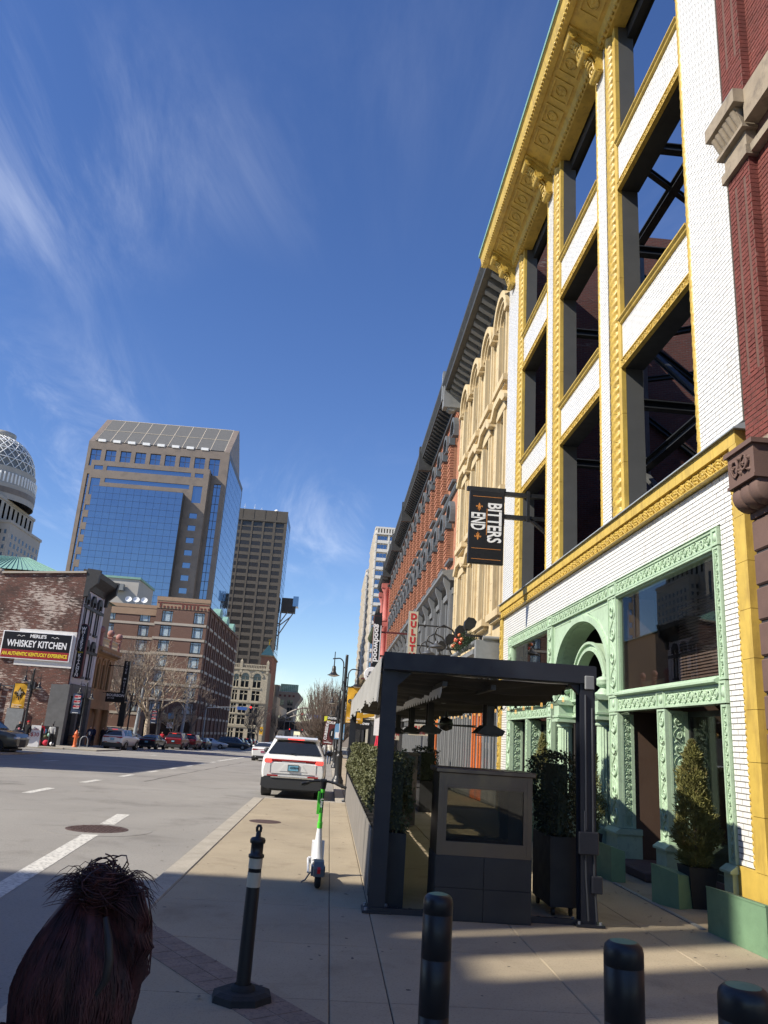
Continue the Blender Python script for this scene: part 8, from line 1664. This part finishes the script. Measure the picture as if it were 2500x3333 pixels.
t = thing('bike_rack', 'pale steel hoop bike rack behind the hydrant', 'bike rack', (-20.4, 69.2, gz(69)), radians(10)); mb = MB(); mb.tube([(-.3, 0, 0), (-.3, 0, .5)] + [(-.3*cos(a), 0, .5+.38*sin(a)) for a in [pi*k/10 for k in range(1, 10)]] + [(.3, 0, .5), (.3, 0, 0)], .035, 8); mb.build('hoop', 'galv', t, False); mb = MB(); mb.cyl((-.3, 0, 0), (-.3, 0, .02), .08); mb.cyl((.3, 0, 0), (.3, 0, .02), .08); mb.build('foot', 'galv', t, False)
t = thing('sandwich_board', 'white sandwich board sign with red price by the litter bin', 'sandwich board', (-21.4, 60.5, gz(60)), radians(12))
for s_ in (1, -1): mb = MB(); mb.add([(-.36, s_*.28, 0), (.36, s_*.28, 0), (.33, s_*.03, 1.5), (-.33, s_*.03, 1.5), (-.36, s_*.25, 0), (.36, s_*.25, 0), (.33, 0, 1.5), (-.33, 0, 1.5)], [(0, 1, 2, 3), (7, 6, 5, 4), (0, 4, 5, 1), (1, 5, 6, 2), (2, 6, 7, 3), (3, 7, 4, 0)]); mb.build('board', 'sign_white', t, False)
mb = MB(); v_ = Vector((0, .16, 1)).normalized(); put_text(mb, '$30', .38, (0, -.17, .85), (1, 0, 0), v_); put_text(mb, 'PARK', .18, (0, -.12, 1.22), (1, 0, 0), v_); mb.build('lettering', 'letter_red', t, False)
t = thing('whiskey_barrel', 'wooden barrel planter beside the restaurant door', 'barrel', (-22.3, 72.3, gz(72))); mb = MB(); mb.lathe([(.34, 0), (.42, .3), (.44, .5), (.42, .7), (.35, .95), (.31, .95), (.3, .88), (0, .88)], (0, 0, 0), 18); mb.build('staves', 'barrel_wood', t, False)
for z, r_ in ((.12, .375), (.34, .43), (.64, .435), (.85, .385)): mb = MB(); mb.lathe([(r_, z-.03), (r_+.008, z), (r_, z+.03)], (0, 0, 0), 18); mb.build('hoop', 'iron_cover', t, False)
t = thing('souvenir_stall', 'street vendor pile of coloured toys and bags against the dark corner', 'stall', (-21.9, 64.5, gz(64))); 
for k, (dx, dz, r_, m_) in enumerate(((0, .25, .25, 'umbrella_red'), (-.5, .22, .22, 'sign_red'), (.2, .85, .2, 'copper_green'), (-.25, 1.1, .2, 'sky_print'), (.45, .2, .16, 'sign_white'), (-.1, .7, .15, 'leaf_hedge'))): mb = MB(); mb.ball((dx, 0, dz), r_, r_*.8, r_*.9, 10, 7); mb.build('bag', m_, t, False)
mb = MB(); mb.box(-.7, .7, .2, .3, 0, 1.5); mb.cyl((.1, .2, 1.0), (.35, .2, 1.9), .03); mb.build('rack', 'black_iron', t, False)
# ================================================================== BARE TREES
def grow(mb, p, d, L_, r_, lvl, maxl, up, spread, kids_, nseg=3, rnd=random):
    pts = [p]; rs = [r_]; q = Vector(p); dd = Vector(d)
    for s_ in range(nseg):
        dd = (dd + Vector((rnd.gauss(0, .11), rnd.gauss(0, .11), rnd.gauss(0, .06)+up*.10))).normalized(); q = q + dd*(L_/nseg); pts.append(tuple(q)); rs.append(r_*(1-.38*(s_+1)/nseg))
    mb.tube(pts, rs, 6 if lvl < 2 else (4 if lvl < 3 else 3), 0, True, False)
    if lvl >= maxl: return
    n = kids_[min(lvl, len(kids_)-1)]
    for k in range(n):
        f = rnd.uniform(.35, 1.0) if k else 1.0; i = f*nseg; a = int(min(i, nseg-1)); b = Vector(pts[a]).lerp(Vector(pts[a+1]), i-a); az = 2*pi*(k/n)+rnd.uniform(-.6, .6); perp = dd.orthogonal().normalized(); perp.rotate(Matrix.Rotation(az, 3, dd)); nd = (dd + perp*spread*rnd.uniform(.6, 1.3)).normalized()
        grow(mb, tuple(b), nd, L_*rnd.uniform(.58, .82), max(r_*(.66-.04*k)*(1-.2*f), .016), lvl+1, maxl, up, spread, kids_, nseg, rnd)
def bare_tree(label, x, y, h, r_, seed, trunk_h, maxl, up, spread, kids_, bark, twigm, n0=4, group='bare street trees', base=None):
    rnd = random.Random(seed); z0 = gz(y) if base is None else base; t = thing('bare_tree', label, 'tree', (x, y, z0), group=group); mb = MB(); pts = [(0, 0, -.1), (.03, 0, trunk_h*.3), (rnd.uniform(-.1, .1), 0, trunk_h*.7), (rnd.uniform(-.15, .15), rnd.uniform(-.1, .1), trunk_h)]; mb.tube(pts, [r_*1.35, r_*1.05, r_*.95, r_*.9], 10); mb.build('trunk', bark, t, False); mb = MB()
    for k in range(n0):
        a = 2*pi*k/n0+rnd.uniform(-.4, .4); d = Vector((cos(a)*spread, sin(a)*spread, 1)).normalized(); st_ = Vector(pts[-1]) - Vector((0, 0, .25*rnd.random()*trunk_h*.5)); grow(mb, tuple(st_), d, (h-trunk_h)*rnd.uniform(.34, .46), r_*.62, 1, maxl, up, spread, kids_, 3, rnd)
    mb.build('crown', twigm, t, False)
bare_tree('pale barked sycamore with a wide bare crown in front of the hotel', -22.9, 103, 13, .34, 3, 3.4, 5, .35, .75, [4, 4, 4, 4], 'bark_pale', 'bark_pale', 5)
bare_tree('pale sycamore left of the wide one, behind the live music sign', -27.0, 106, 11.5, .22, 5, 3.0, 5, .5, .55, [4, 4, 4, 3], 'bark_pale', 'bark_pale', 4); bare_tree('dark slender tree rising behind the live music sign', -24.6, 97, 11.5, .16, 8, 2.6, 5, 1.0, .35, [4, 4, 4, 3], 'bark_grey', 'bark_twig', 5); bare_tree('small bare tree beside the parked red SUVs', -20.6, 107.5, 5.6, .10, 11, 1.6, 5, .5, .6, [4, 4, 3, 3], 'bark_grey', 'bark_pale', 4); bare_tree('bare street tree by the hotel entrance corner', -21.4, 126, 9.5, .2, 13, 2.8, 5, .6, .6, [4, 4, 3, 3], 'bark_grey', 'bark_twig', 4)
for k, (x, y, s_) in enumerate(((-19.8, 205, 21), (-19.6, 222, 22), (-19.9, 300, 23))): bare_tree(['dark bare tree before the stone office building, left', 'dark bare tree before the stone office building, right', 'dark bare tree past the stone office building'][k], x, y, 10.5, .24, s_, 2.6, 5, .7, .5, [4, 4, 4, 3], 'bark_grey', 'bark_grey', 4)
def dense_tree(label, x, y, h, w_, seed):
    """many fine upswept branches forming a rounded bare crown"""
    rnd = random.Random(seed); t = thing('bare_tree', label, 'tree', (x, y, gz(y)), group='bare street trees'); mb = MB(); mb.tube([(0, 0, -.1), (.02, 0, 1.0), (0, 0, 2.2)], [.26, .2, .17], 9); mb.build('trunk', 'bark_grey', t, False); mb = MB()
    for k in range(330):
        a = rnd.uniform(0, 2*pi); el = rnd.uniform(-.12, 1.5); R_ = w_/2*cos(el)**.75; zt = 2.0+(h-2.0)*(.28+.72*max(0, sin(el))); ex, ey = R_*cos(a), R_*sin(a); b = Vector((0, 0, rnd.uniform(1.2, 2.4))); e = Vector((ex, ey, zt*rnd.uniform(.86, 1.04))); m_ = b.lerp(e, .45)+Vector((ex*.18, ey*.18, -.5)); m2 = b.lerp(e, .75)+Vector((ex*.10, ey*.10, -.3)); mb.tube([tuple(b), tuple(m_), tuple(m2), tuple(e)], [.05, .032, .022, .012], 3, 0, True, False)
        for q in range(5):
            f = rnd.uniform(.4, .95); s_ = m_.lerp(e, f); d = ((e-m_).normalized()+Vector((rnd.gauss(0, .35), rnd.gauss(0, .35), rnd.gauss(.25, .25)))).normalized(); mb.tube([tuple(s_), tuple(s_+d*rnd.uniform(.6, 1.3))], [.018, .010], 3, 0, True, False)
    mb.build('crown', 'bark_twig', t, False)
dense_tree('dense round bare tree nearest above the pickup sign', -.6, 108, 9.6, 8.4, 31); dense_tree('dense round bare tree behind the nearest round one', -.2, 138, 10.5, 8.5, 32); dense_tree('third dense round bare tree down the right pavement', -.1, 170, 10, 8, 33); dense_tree('fourth dense round bare tree far down the right pavement', -.2, 215, 10, 8, 34)
# ================================================================== PEOPLE
def skin_mesh(name, V_, E_, R_, root_=0, sub=1):
    me = bpy.data.meshes.new(name+'_s'); me.from_pydata(V_, E_, []); o = bpy.data.objects.new(name+'_s', me); C.objects.link(o); m_ = o.modifiers.new('s', 'SKIN'); m_.use_smooth_shade = True
    for i, r_ in enumerate(R_): v_ = me.skin_vertices[0].data[i]; v_.radius = (r_ if isinstance(r_, tuple) else (r_, r_)); v_.use_root = (i == root_)
    o.modifiers.new('d', 'SUBSURF').levels = sub; bpy.context.view_layer.update()
    out_ = bpy.data.meshes.new_from_object(o.evaluated_get(bpy.context.evaluated_depsgraph_get())); bpy.data.objects.remove(o); bpy.data.meshes.remove(me); return out_
def body_mesh(name, pose):
    """pose: leg swing l, r (fwd metres at ankle), arm swing, elbow bend, seated flag"""
    ll, lr, al, ar, seat = pose.get('l', 0), pose.get('r', 0), pose.get('al', 0), pose.get('ar', 0), pose.get('seat', 0)
    hz = .94 if not seat else .52; J = []; R_ = []; E_ = []
    def a(p, r_, par=None):
        J.append(p); R_.append(r_)
        if par is not None: E_.append((par, len(J)-1))
        return len(J)-1
    ln = pose.get('lean', 0)
    pel = a((0, 0, hz), (.155, .115)); sp_ = a((0, .01+ln*.3, hz+.18), (.14, .105), pel); ch = a((0, .0+ln*.6, hz+.38), (.165, .12), sp_); up = a((0, -.01+ln*.9, hz+.52), (.10, .085), ch); nk = a((0, .0+ln, hz+.60), (.052, .055), up); hd = a((0, .025+ln*1.05, hz+.69), (.075, .092), nk); ht = a((0, .01+ln*1.05, hz+.79), (.066, .082), hd)
    for s_, sw, arm in ((1, ll, al), (-1, lr, ar)):
        if seat: hp = a((s_*.10, .04, hz), .095, pel); kn = a((s_*.12, .44, hz+.02), .062, hp); an = a((s_*.12, .46, .09), .045, kn); a((s_*.12, .62, .05), .04, an)
        else: hp = a((s_*.095, .01, hz-.08), .098, pel); kn = a((s_*.105, sw*.55+.03, .50), .064, hp); an = a((s_*.10, sw-.03, .10+(.06 if sw < -.1 else 0)), .044, kn); a((s_*.11, sw+.13, .045+(.02 if sw < -.1 else 0)), .038, an)
        sh = a((s_*.185, -.01+ln*.75, hz+.475), .066, ch); el = a((s_*.235, arm*.35-.03+ln*.6, hz+.22), .047, sh); wr = a((s_*.225, arm+.05+ln*.5, hz+.02+abs(arm)*.25), .034, el); a((s_*.215, arm*1.15+.09+ln*.5, hz-.07+abs(arm)*.4), .036, wr)
    me = skin_mesh(name, J, E_, R_, 0, 1); idx = []
    for p in me.polygons:
        c = p.center; d = min((( (Vector(J[i])-c).length/(R_[i] if not isinstance(R_[i], tuple) else max(R_[i])), i) for i in range(len(J)))); i = d[1]; z = c.z-hz
        if i in (5, 6): k = 3 if (c.z > J[6][2]-.035 or c.y < J[5][1]-.03) else 2
        elif i == 4: k = 2
        elif i in (0, 7, 8, 15-1, 9, 16) or (not seat and c.z < hz-.03 and i not in (11, 12, 13, 14, 18, 19, 20, 21, 22)): k = 1
        elif i in (14, 22): k = 2
        else: k = 0
        if c.z < .10: k = 4
        idx.append(k)
    # limbs: decide by joint chain instead of nearest alone
    for q in range(5): me.materials.append(M['cloth_black'])
    me.polygons.foreach_set('material_index', idx); me.polygons.foreach_set('use_smooth', [True]*len(idx)); return me
POSES = {'stand': body_mesh('person', {}), 'walk': body_mesh('person', {'l': .26, 'r': -.24, 'al': -.16, 'ar': .18}), 'hold': body_mesh('person', {'l': .05, 'r': -.03, 'al': .28, 'ar': .26})}
def person(label, x, y, rz, pose, top, low, hair='hair_dark', shoe='cloth_black', s_=1.0, z=None, group='people on the street'):
    o = bpy.data.objects.new('person', POSES[pose]); C.objects.link(o); o.location = (x, y, gz(y) if z is None else z); o.rotation_euler = (0, 0, rz); o.scale = (s_, s_, s_)
    for k, m_ in enumerate(('cloth_'+top, 'cloth_'+low, 'skin', hair, shoe)): o.material_slots[k].link = 'OBJECT'; o.material_slots[k].material = M[m_]
    return tag(o, label, 'person', group)
PI = pi
person('person in a pale grey hoodie walking away past the vendor', -20.6, 61.6, .1, 'walk', 'grey', 'black', 'hair_dark', 'cloth_white')
p = person('person in black vest with red sleeves and tan cap by the sandwich board', -21.6, 62.2, .3, 'walk', 'red', 'black', 'hair_grey'); mb = MB(); mb.ball((0, -.0, 1.18), .185, .14, .26, 12, 8); mb.build('vest', 'cloth_black', p, False)
p = person('person in black sweatshirt with a coloured print walking near the litter bin', -22.6, 60.5, PI+.3, 'walk', 'black', 'darkgrey'); mb = MB(); mb.ball((0, .09, 1.18), .09, .045, .09, 8, 6); mb.build('shirt_print', 'cloth_pink', p, False)
p = person('person in black with a red cap behind the left lamp post', -21.9, 60.2, PI, 'stand', 'black', 'black'); mb = MB(); mb.lathe([(.10, 0), (.098, .05), (.06, .10), (0, .115)], (0, .02, 1.69), 12); mb.box(-.06, .06, .08, .18, 1.69, 1.71); mb.build('cap', 'cloth_red', p, False)
p = person('person in black jacket and cap standing left of the hydrant', -21.6, 71.0, -.9, 'stand', 'black', 'black'); mb = MB(); mb.lathe([(.10, 0), (.098, .05), (.06, .10), (0, .115)], (0, .02, 1.69), 12); mb.build('cap', 'cloth_black', p, False)
p = person('person with navy jacket open over a white shirt behind the bike rack', -20.9, 72.2, PI, 'hold', 'navy', 'navy', 'hair_grey'); mb = MB(); mb.ball((0, .09, 1.14), .08, .05, .17, 8, 6); mb.build('shirt', 'cloth_white', p, False)
for k, (x, y, top, lab) in enumerate(((-21.5, 75.4, 'navy', 'person in navy jacket in the dark restaurant doorway line'), (-21.4, 78.0, 'black', 'person in black coat next to the navy jacket in the line'), (-21.1, 80.2, 'black', 'person in black coat with pale collar nearest the white crossover'), (-21.8, 80.8, 'darkgrey', 'person in dark grey at the end of the line by the tan building'))): person(lab, x, y, PI+.3*k-.5, 'stand', top, 'black', 'hair_dark' if k % 2 else 'hair_grey')
person('person in bright orange red vest between the black sedan and red SUV', -19.6, 96.5, PI, 'stand', 'red', 'darkgrey'); person('person in tan coat at the hotel corner pole', -19.3, 128, PI*.5, 'stand', 'tan', 'jeans')
person('blond person in cream jacket and jeans walking away on the right pavement', .12, 66, .05, 'walk', 'cream', 'jeans', 'hair_blond', s_=1.05); person('person in grey coat beside the cream jacket', -.25, 72, .1, 'walk', 'grey', 'jeans', 'hair_dark'); person('person in dark jacket standing behind the nearest lamp on the right', 1.7, 64, PI, 'stand', 'darkgrey', 'jeans'); person('child in a red jacket and pink boots holding a hand', 2.05, 74, PI, 'walk', 'red', 'red', 'hair_blond', 'cloth_pink', .72); person('person in navy leading the child in red', 2.45, 74, PI, 'walk', 'navy', 'jeans'); person('person in black far along the right pavement', 1.2, 90, 0, 'walk', 'black', 'black'); person('person in grey far along the right pavement', 2.6, 96, PI, 'walk', 'darkgrey', 'jeans')
for k, (x, y, lab, hr) in enumerate(((2.5, 43.6, 'blond person in red jacket beyond the hedge', 'hair_blond'), (3.2, 43.2, 'person in red just right of the blond one beyond the hedge', 'hair_dark'), (2.15, 46.6, 'person in red farther back, left of the umbrellas', 'hair_grey'), (1.85, 52.5, 'person in red farthest back on the patio', 'hair_dark'))): person(lab, x, y, [.4, -.3, .2, .8][k], 'hold', 'red', 'darkgrey', hr, group='people in red on the far patio', s_=.95)
# ------------------------------------------------ woman close to the camera, seen from behind
hx, hy = -.345, 1.33; HZ = 1.46
V_ = [(0, 0, .95), (0, 0, 1.08), (0, .0, 1.20), (0, 0, 1.30), (0, .0, 1.37), (0, .02, 1.43), (0, .03, 1.50), (0, .03, 1.56)]; R_ = [(.16, .12), (.145, .11), (.16, .12), (.12, .09), (.058, .058), (.062, .075), (.078, .098), (.066, .085)]; E_ = [(i, i+1) for i in range(7)]
def ad(p, r_, par): V_.append(p); R_.append(r_); E_.append((par, len(V_)-1)); return len(V_)-1
for s_ in (1, -1):
    h_ = ad((s_*.1, 0, .86), .10, 0); k_ = ad((s_*.105, .03, .48), .065, h_); n_ = ad((s_*.1, 0, .1), .045, k_); ad((s_*.11, .14, .045), .038, n_); sh = ad((s_*.17, 0, 1.29), .062, 3); el = ad((s_*.22, .03, 1.02), .046, sh); wr = ad((s_*.20, .16, .84), .034, el); ha = ad((s_*.19, .20, .79), .030, wr)
wm = skin_mesh('woman', V_, E_, R_, 0, 2); 
for m_ in ('cloth_black', 'cloth_jeans', 'skin', 'cloth_black'): wm.materials.append(M[m_])
wm.polygons.foreach_set('material_index', [2 if (p.center.z > 1.345 or (p.center.z < .84 and abs(p.center.x) > .15 and p.center.y > .12)) else (0 if p.center.z > .93 else (3 if p.center.z < .1 else 1)) for p in wm.polygons]); wm.polygons.foreach_set('use_smooth', [True]*len(wm.polygons))
wo = bpy.data.objects.new('person', wm); C.objects.link(wo); wo.location = (hx, hy, 0); wo.rotation_euler = (0, 0, radians(4)); tag(wo, 'person with messy dark reddish hair bun seen from behind at lower left', 'person')
m_, t_, b_, o_ = newmat('hair_auburn'); p_ = pos(t_); mp_ = N(t_, 'ShaderNodeMapping'); t_.links.new(p_, mp_.inputs[0]); mp_.inputs['Scale'].default_value = (1, 1, .25); t_.links.new(mixc(t_, ramp(t_, noise(t_, mp_.outputs[0], 60, 4), [(.35, g(0)), (.7, g(1))]), (.022, .008, .009), (.10, .026, .024)), b_.inputs['Base Color']); b_.inputs['Roughness'].default_value = .55; b_.inputs['Specular IOR Level'].default_value = .35
rnd = random.Random(5); mb = MB()
# cap of hair following the skull, then locks and flyaway strands
capv = []; nn, mm = 40, 18
def skull(a, f): 
    """radius and height of the hair surface at azimuth a, fraction f down from the crown"""
    lump = 1+.05*sin(3*a+1.2+f*3)+.035*sin(7*a+f*6)+.02*sin(15*a+f*3); rr = .094*sin(min(1, .16+f*1.45)*pi/2)*lump
    if f > .5: rr *= 1-.42*(f-.5)
    return rr, 1.600-.30*f**1.2
for i in range(mm+1):
    for k in range(nn):
        a = 2*pi*k/nn; rr, zt = skull(a, i/mm); capv.append((rr*cos(a), .02+rr*sin(a)*1.1, zt+.006*sin(4*a)))
mb.add(capv, [(i*nn+k, i*nn+(k+1) % nn, (i+1)*nn+(k+1) % nn, (i+1)*nn+k) for i in range(mm) for k in range(nn)], 0, True)
for k in range(900):            # strands swept up from the neck and sides towards the bun
    a = rnd.uniform(pi*.8, pi*2.2); f0, f1 = rnd.uniform(.0, .35), rnd.uniform(.5, 1.0); sw = rnd.uniform(-.5, .5); pts = []
    for q in range(6):
        f = f0+(f1-f0)*q/5; aa = a+sw*(q/5)**1.5; rr, zt = skull(aa, f); rr = rr*1.0+rnd.uniform(.0005, .0035); pts.append((rr*cos(aa), .02+rr*sin(aa)*1.1, zt))
    mb.tube(pts, [.0006, .0012, .0014, .0013, .001, .0004], 3, 0, True, False)
bun = Vector((.022, -.02, 1.612))
for k in range(240):            # loose bun on the crown
    a = rnd.uniform(0, 2*pi); tl_ = rnd.uniform(-1.2, 1.2); R0 = rnd.uniform(.010, .030); ax = Vector((cos(a)*sin(tl_), sin(a)*sin(tl_), cos(tl_))).normalized(); u = ax.orthogonal().normalized(); v_ = ax.cross(u); off = Vector((rnd.gauss(0, .010), rnd.gauss(0, .010), rnd.gauss(.004, .010))); a0 = rnd.uniform(0, 6.28); mb.tube([tuple(bun+off+u*(R0*cos(a0+q*.6))+v_*(R0*sin(a0+q*.6))) for q in range(rnd.randint(5, 9))], .0013, 3, 0, True, False)
mb.ball(tuple(bun), .027, .027, .028, 12, 8)
for k in range(260):            # fine sprays escaping from the bun
    a = rnd.choice([rnd.uniform(-.8, .9), rnd.uniform(-.8, .9), rnd.uniform(2.3, 4.0)]); L_ = rnd.uniform(.02, .075); up_ = rnd.uniform(.0, .03); b0 = bun+Vector((.024*cos(a), -.016*sin(a), rnd.uniform(-.025, .008))); drop = rnd.uniform(.0, .05) if cos(a) > 0 else rnd.uniform(0, .015); pts = [tuple(b0+Vector((cos(a)*L_*f, -.3*sin(a)*L_*f+rnd.gauss(0, .0012), up_*sin(pi*f*.9)-drop*f**2.2))) for f in (0, .2, .4, .6, .8, 1)]; mb.tube(pts, [.0009, .0008, .0007, .0006, .0005, .0002], 3, 0, True, False)
for k in range(200):            # tail of hair looping over the right side
    w1 = rnd.gauss(0, .006); w2 = rnd.gauss(0, .006); pts = [(.035+w1, -.02+w2, 1.602), (.070+w1*1.5, -.03+w2, 1.598+w1), (.094+w1, -.035+w2, 1.572+rnd.gauss(0, .003)), (.104+w2, -.03+w1, 1.535), (.101+w1, -.025, 1.50), (.092+w2*.6, -.02, 1.468), (.086+w1*.3+rnd.uniform(-.004, .004), -.02, 1.44)]; e = rnd.choice([4, 5, 6, 7]); mb.tube(pts[:e], [.0012, .0014, .0014, .0013, .0011, .0008, .0004][:e], 3, 0, True, False)
for k in range(60): a = rnd.uniform(-.4, .25); x0 = .078+rnd.uniform(-.012, .014); mb.tube([(x0, .0+a*.05, 1.46), (x0+rnd.uniform(-.005, .012), -.01, 1.40), (x0+rnd.uniform(-.02, .012), -.01, 1.33)], [.0012, .001, .0003], 3, 0, True, False)
for k in range(200): x0 = rnd.uniform(-.09, .075); mb.tube([(x0, -.075+abs(x0)*.25, 1.44), (x0+rnd.gauss(0, .005), -.078+abs(x0)*.25, 1.37), (x0+rnd.gauss(0, .012), -.07+abs(x0)*.25, 1.27)], [.003, .0025, .0006], 3, 0, True, False)
mb.v = [(v[0]*.92, v[1], v[2]-.006) for v in mb.v]; mb.build('hair', 'hair_auburn', wo, False)
mb = MB(); mb.tube([(.040, -.070, 1.575), (.050, -.082, 1.552), (.056, -.086, 1.525), (.055, -.084, 1.50), (.045, -.084, 1.48)], [.004, .006, .007, .006, .003], 6)
mb.build('hair_clip', 'hair_dark', wo, False)
mb = MB(); mb.ball((-.080, .02, 1.435), .010, .020, .030, 10, 8); mb.build('ear', 'skin', wo, False)
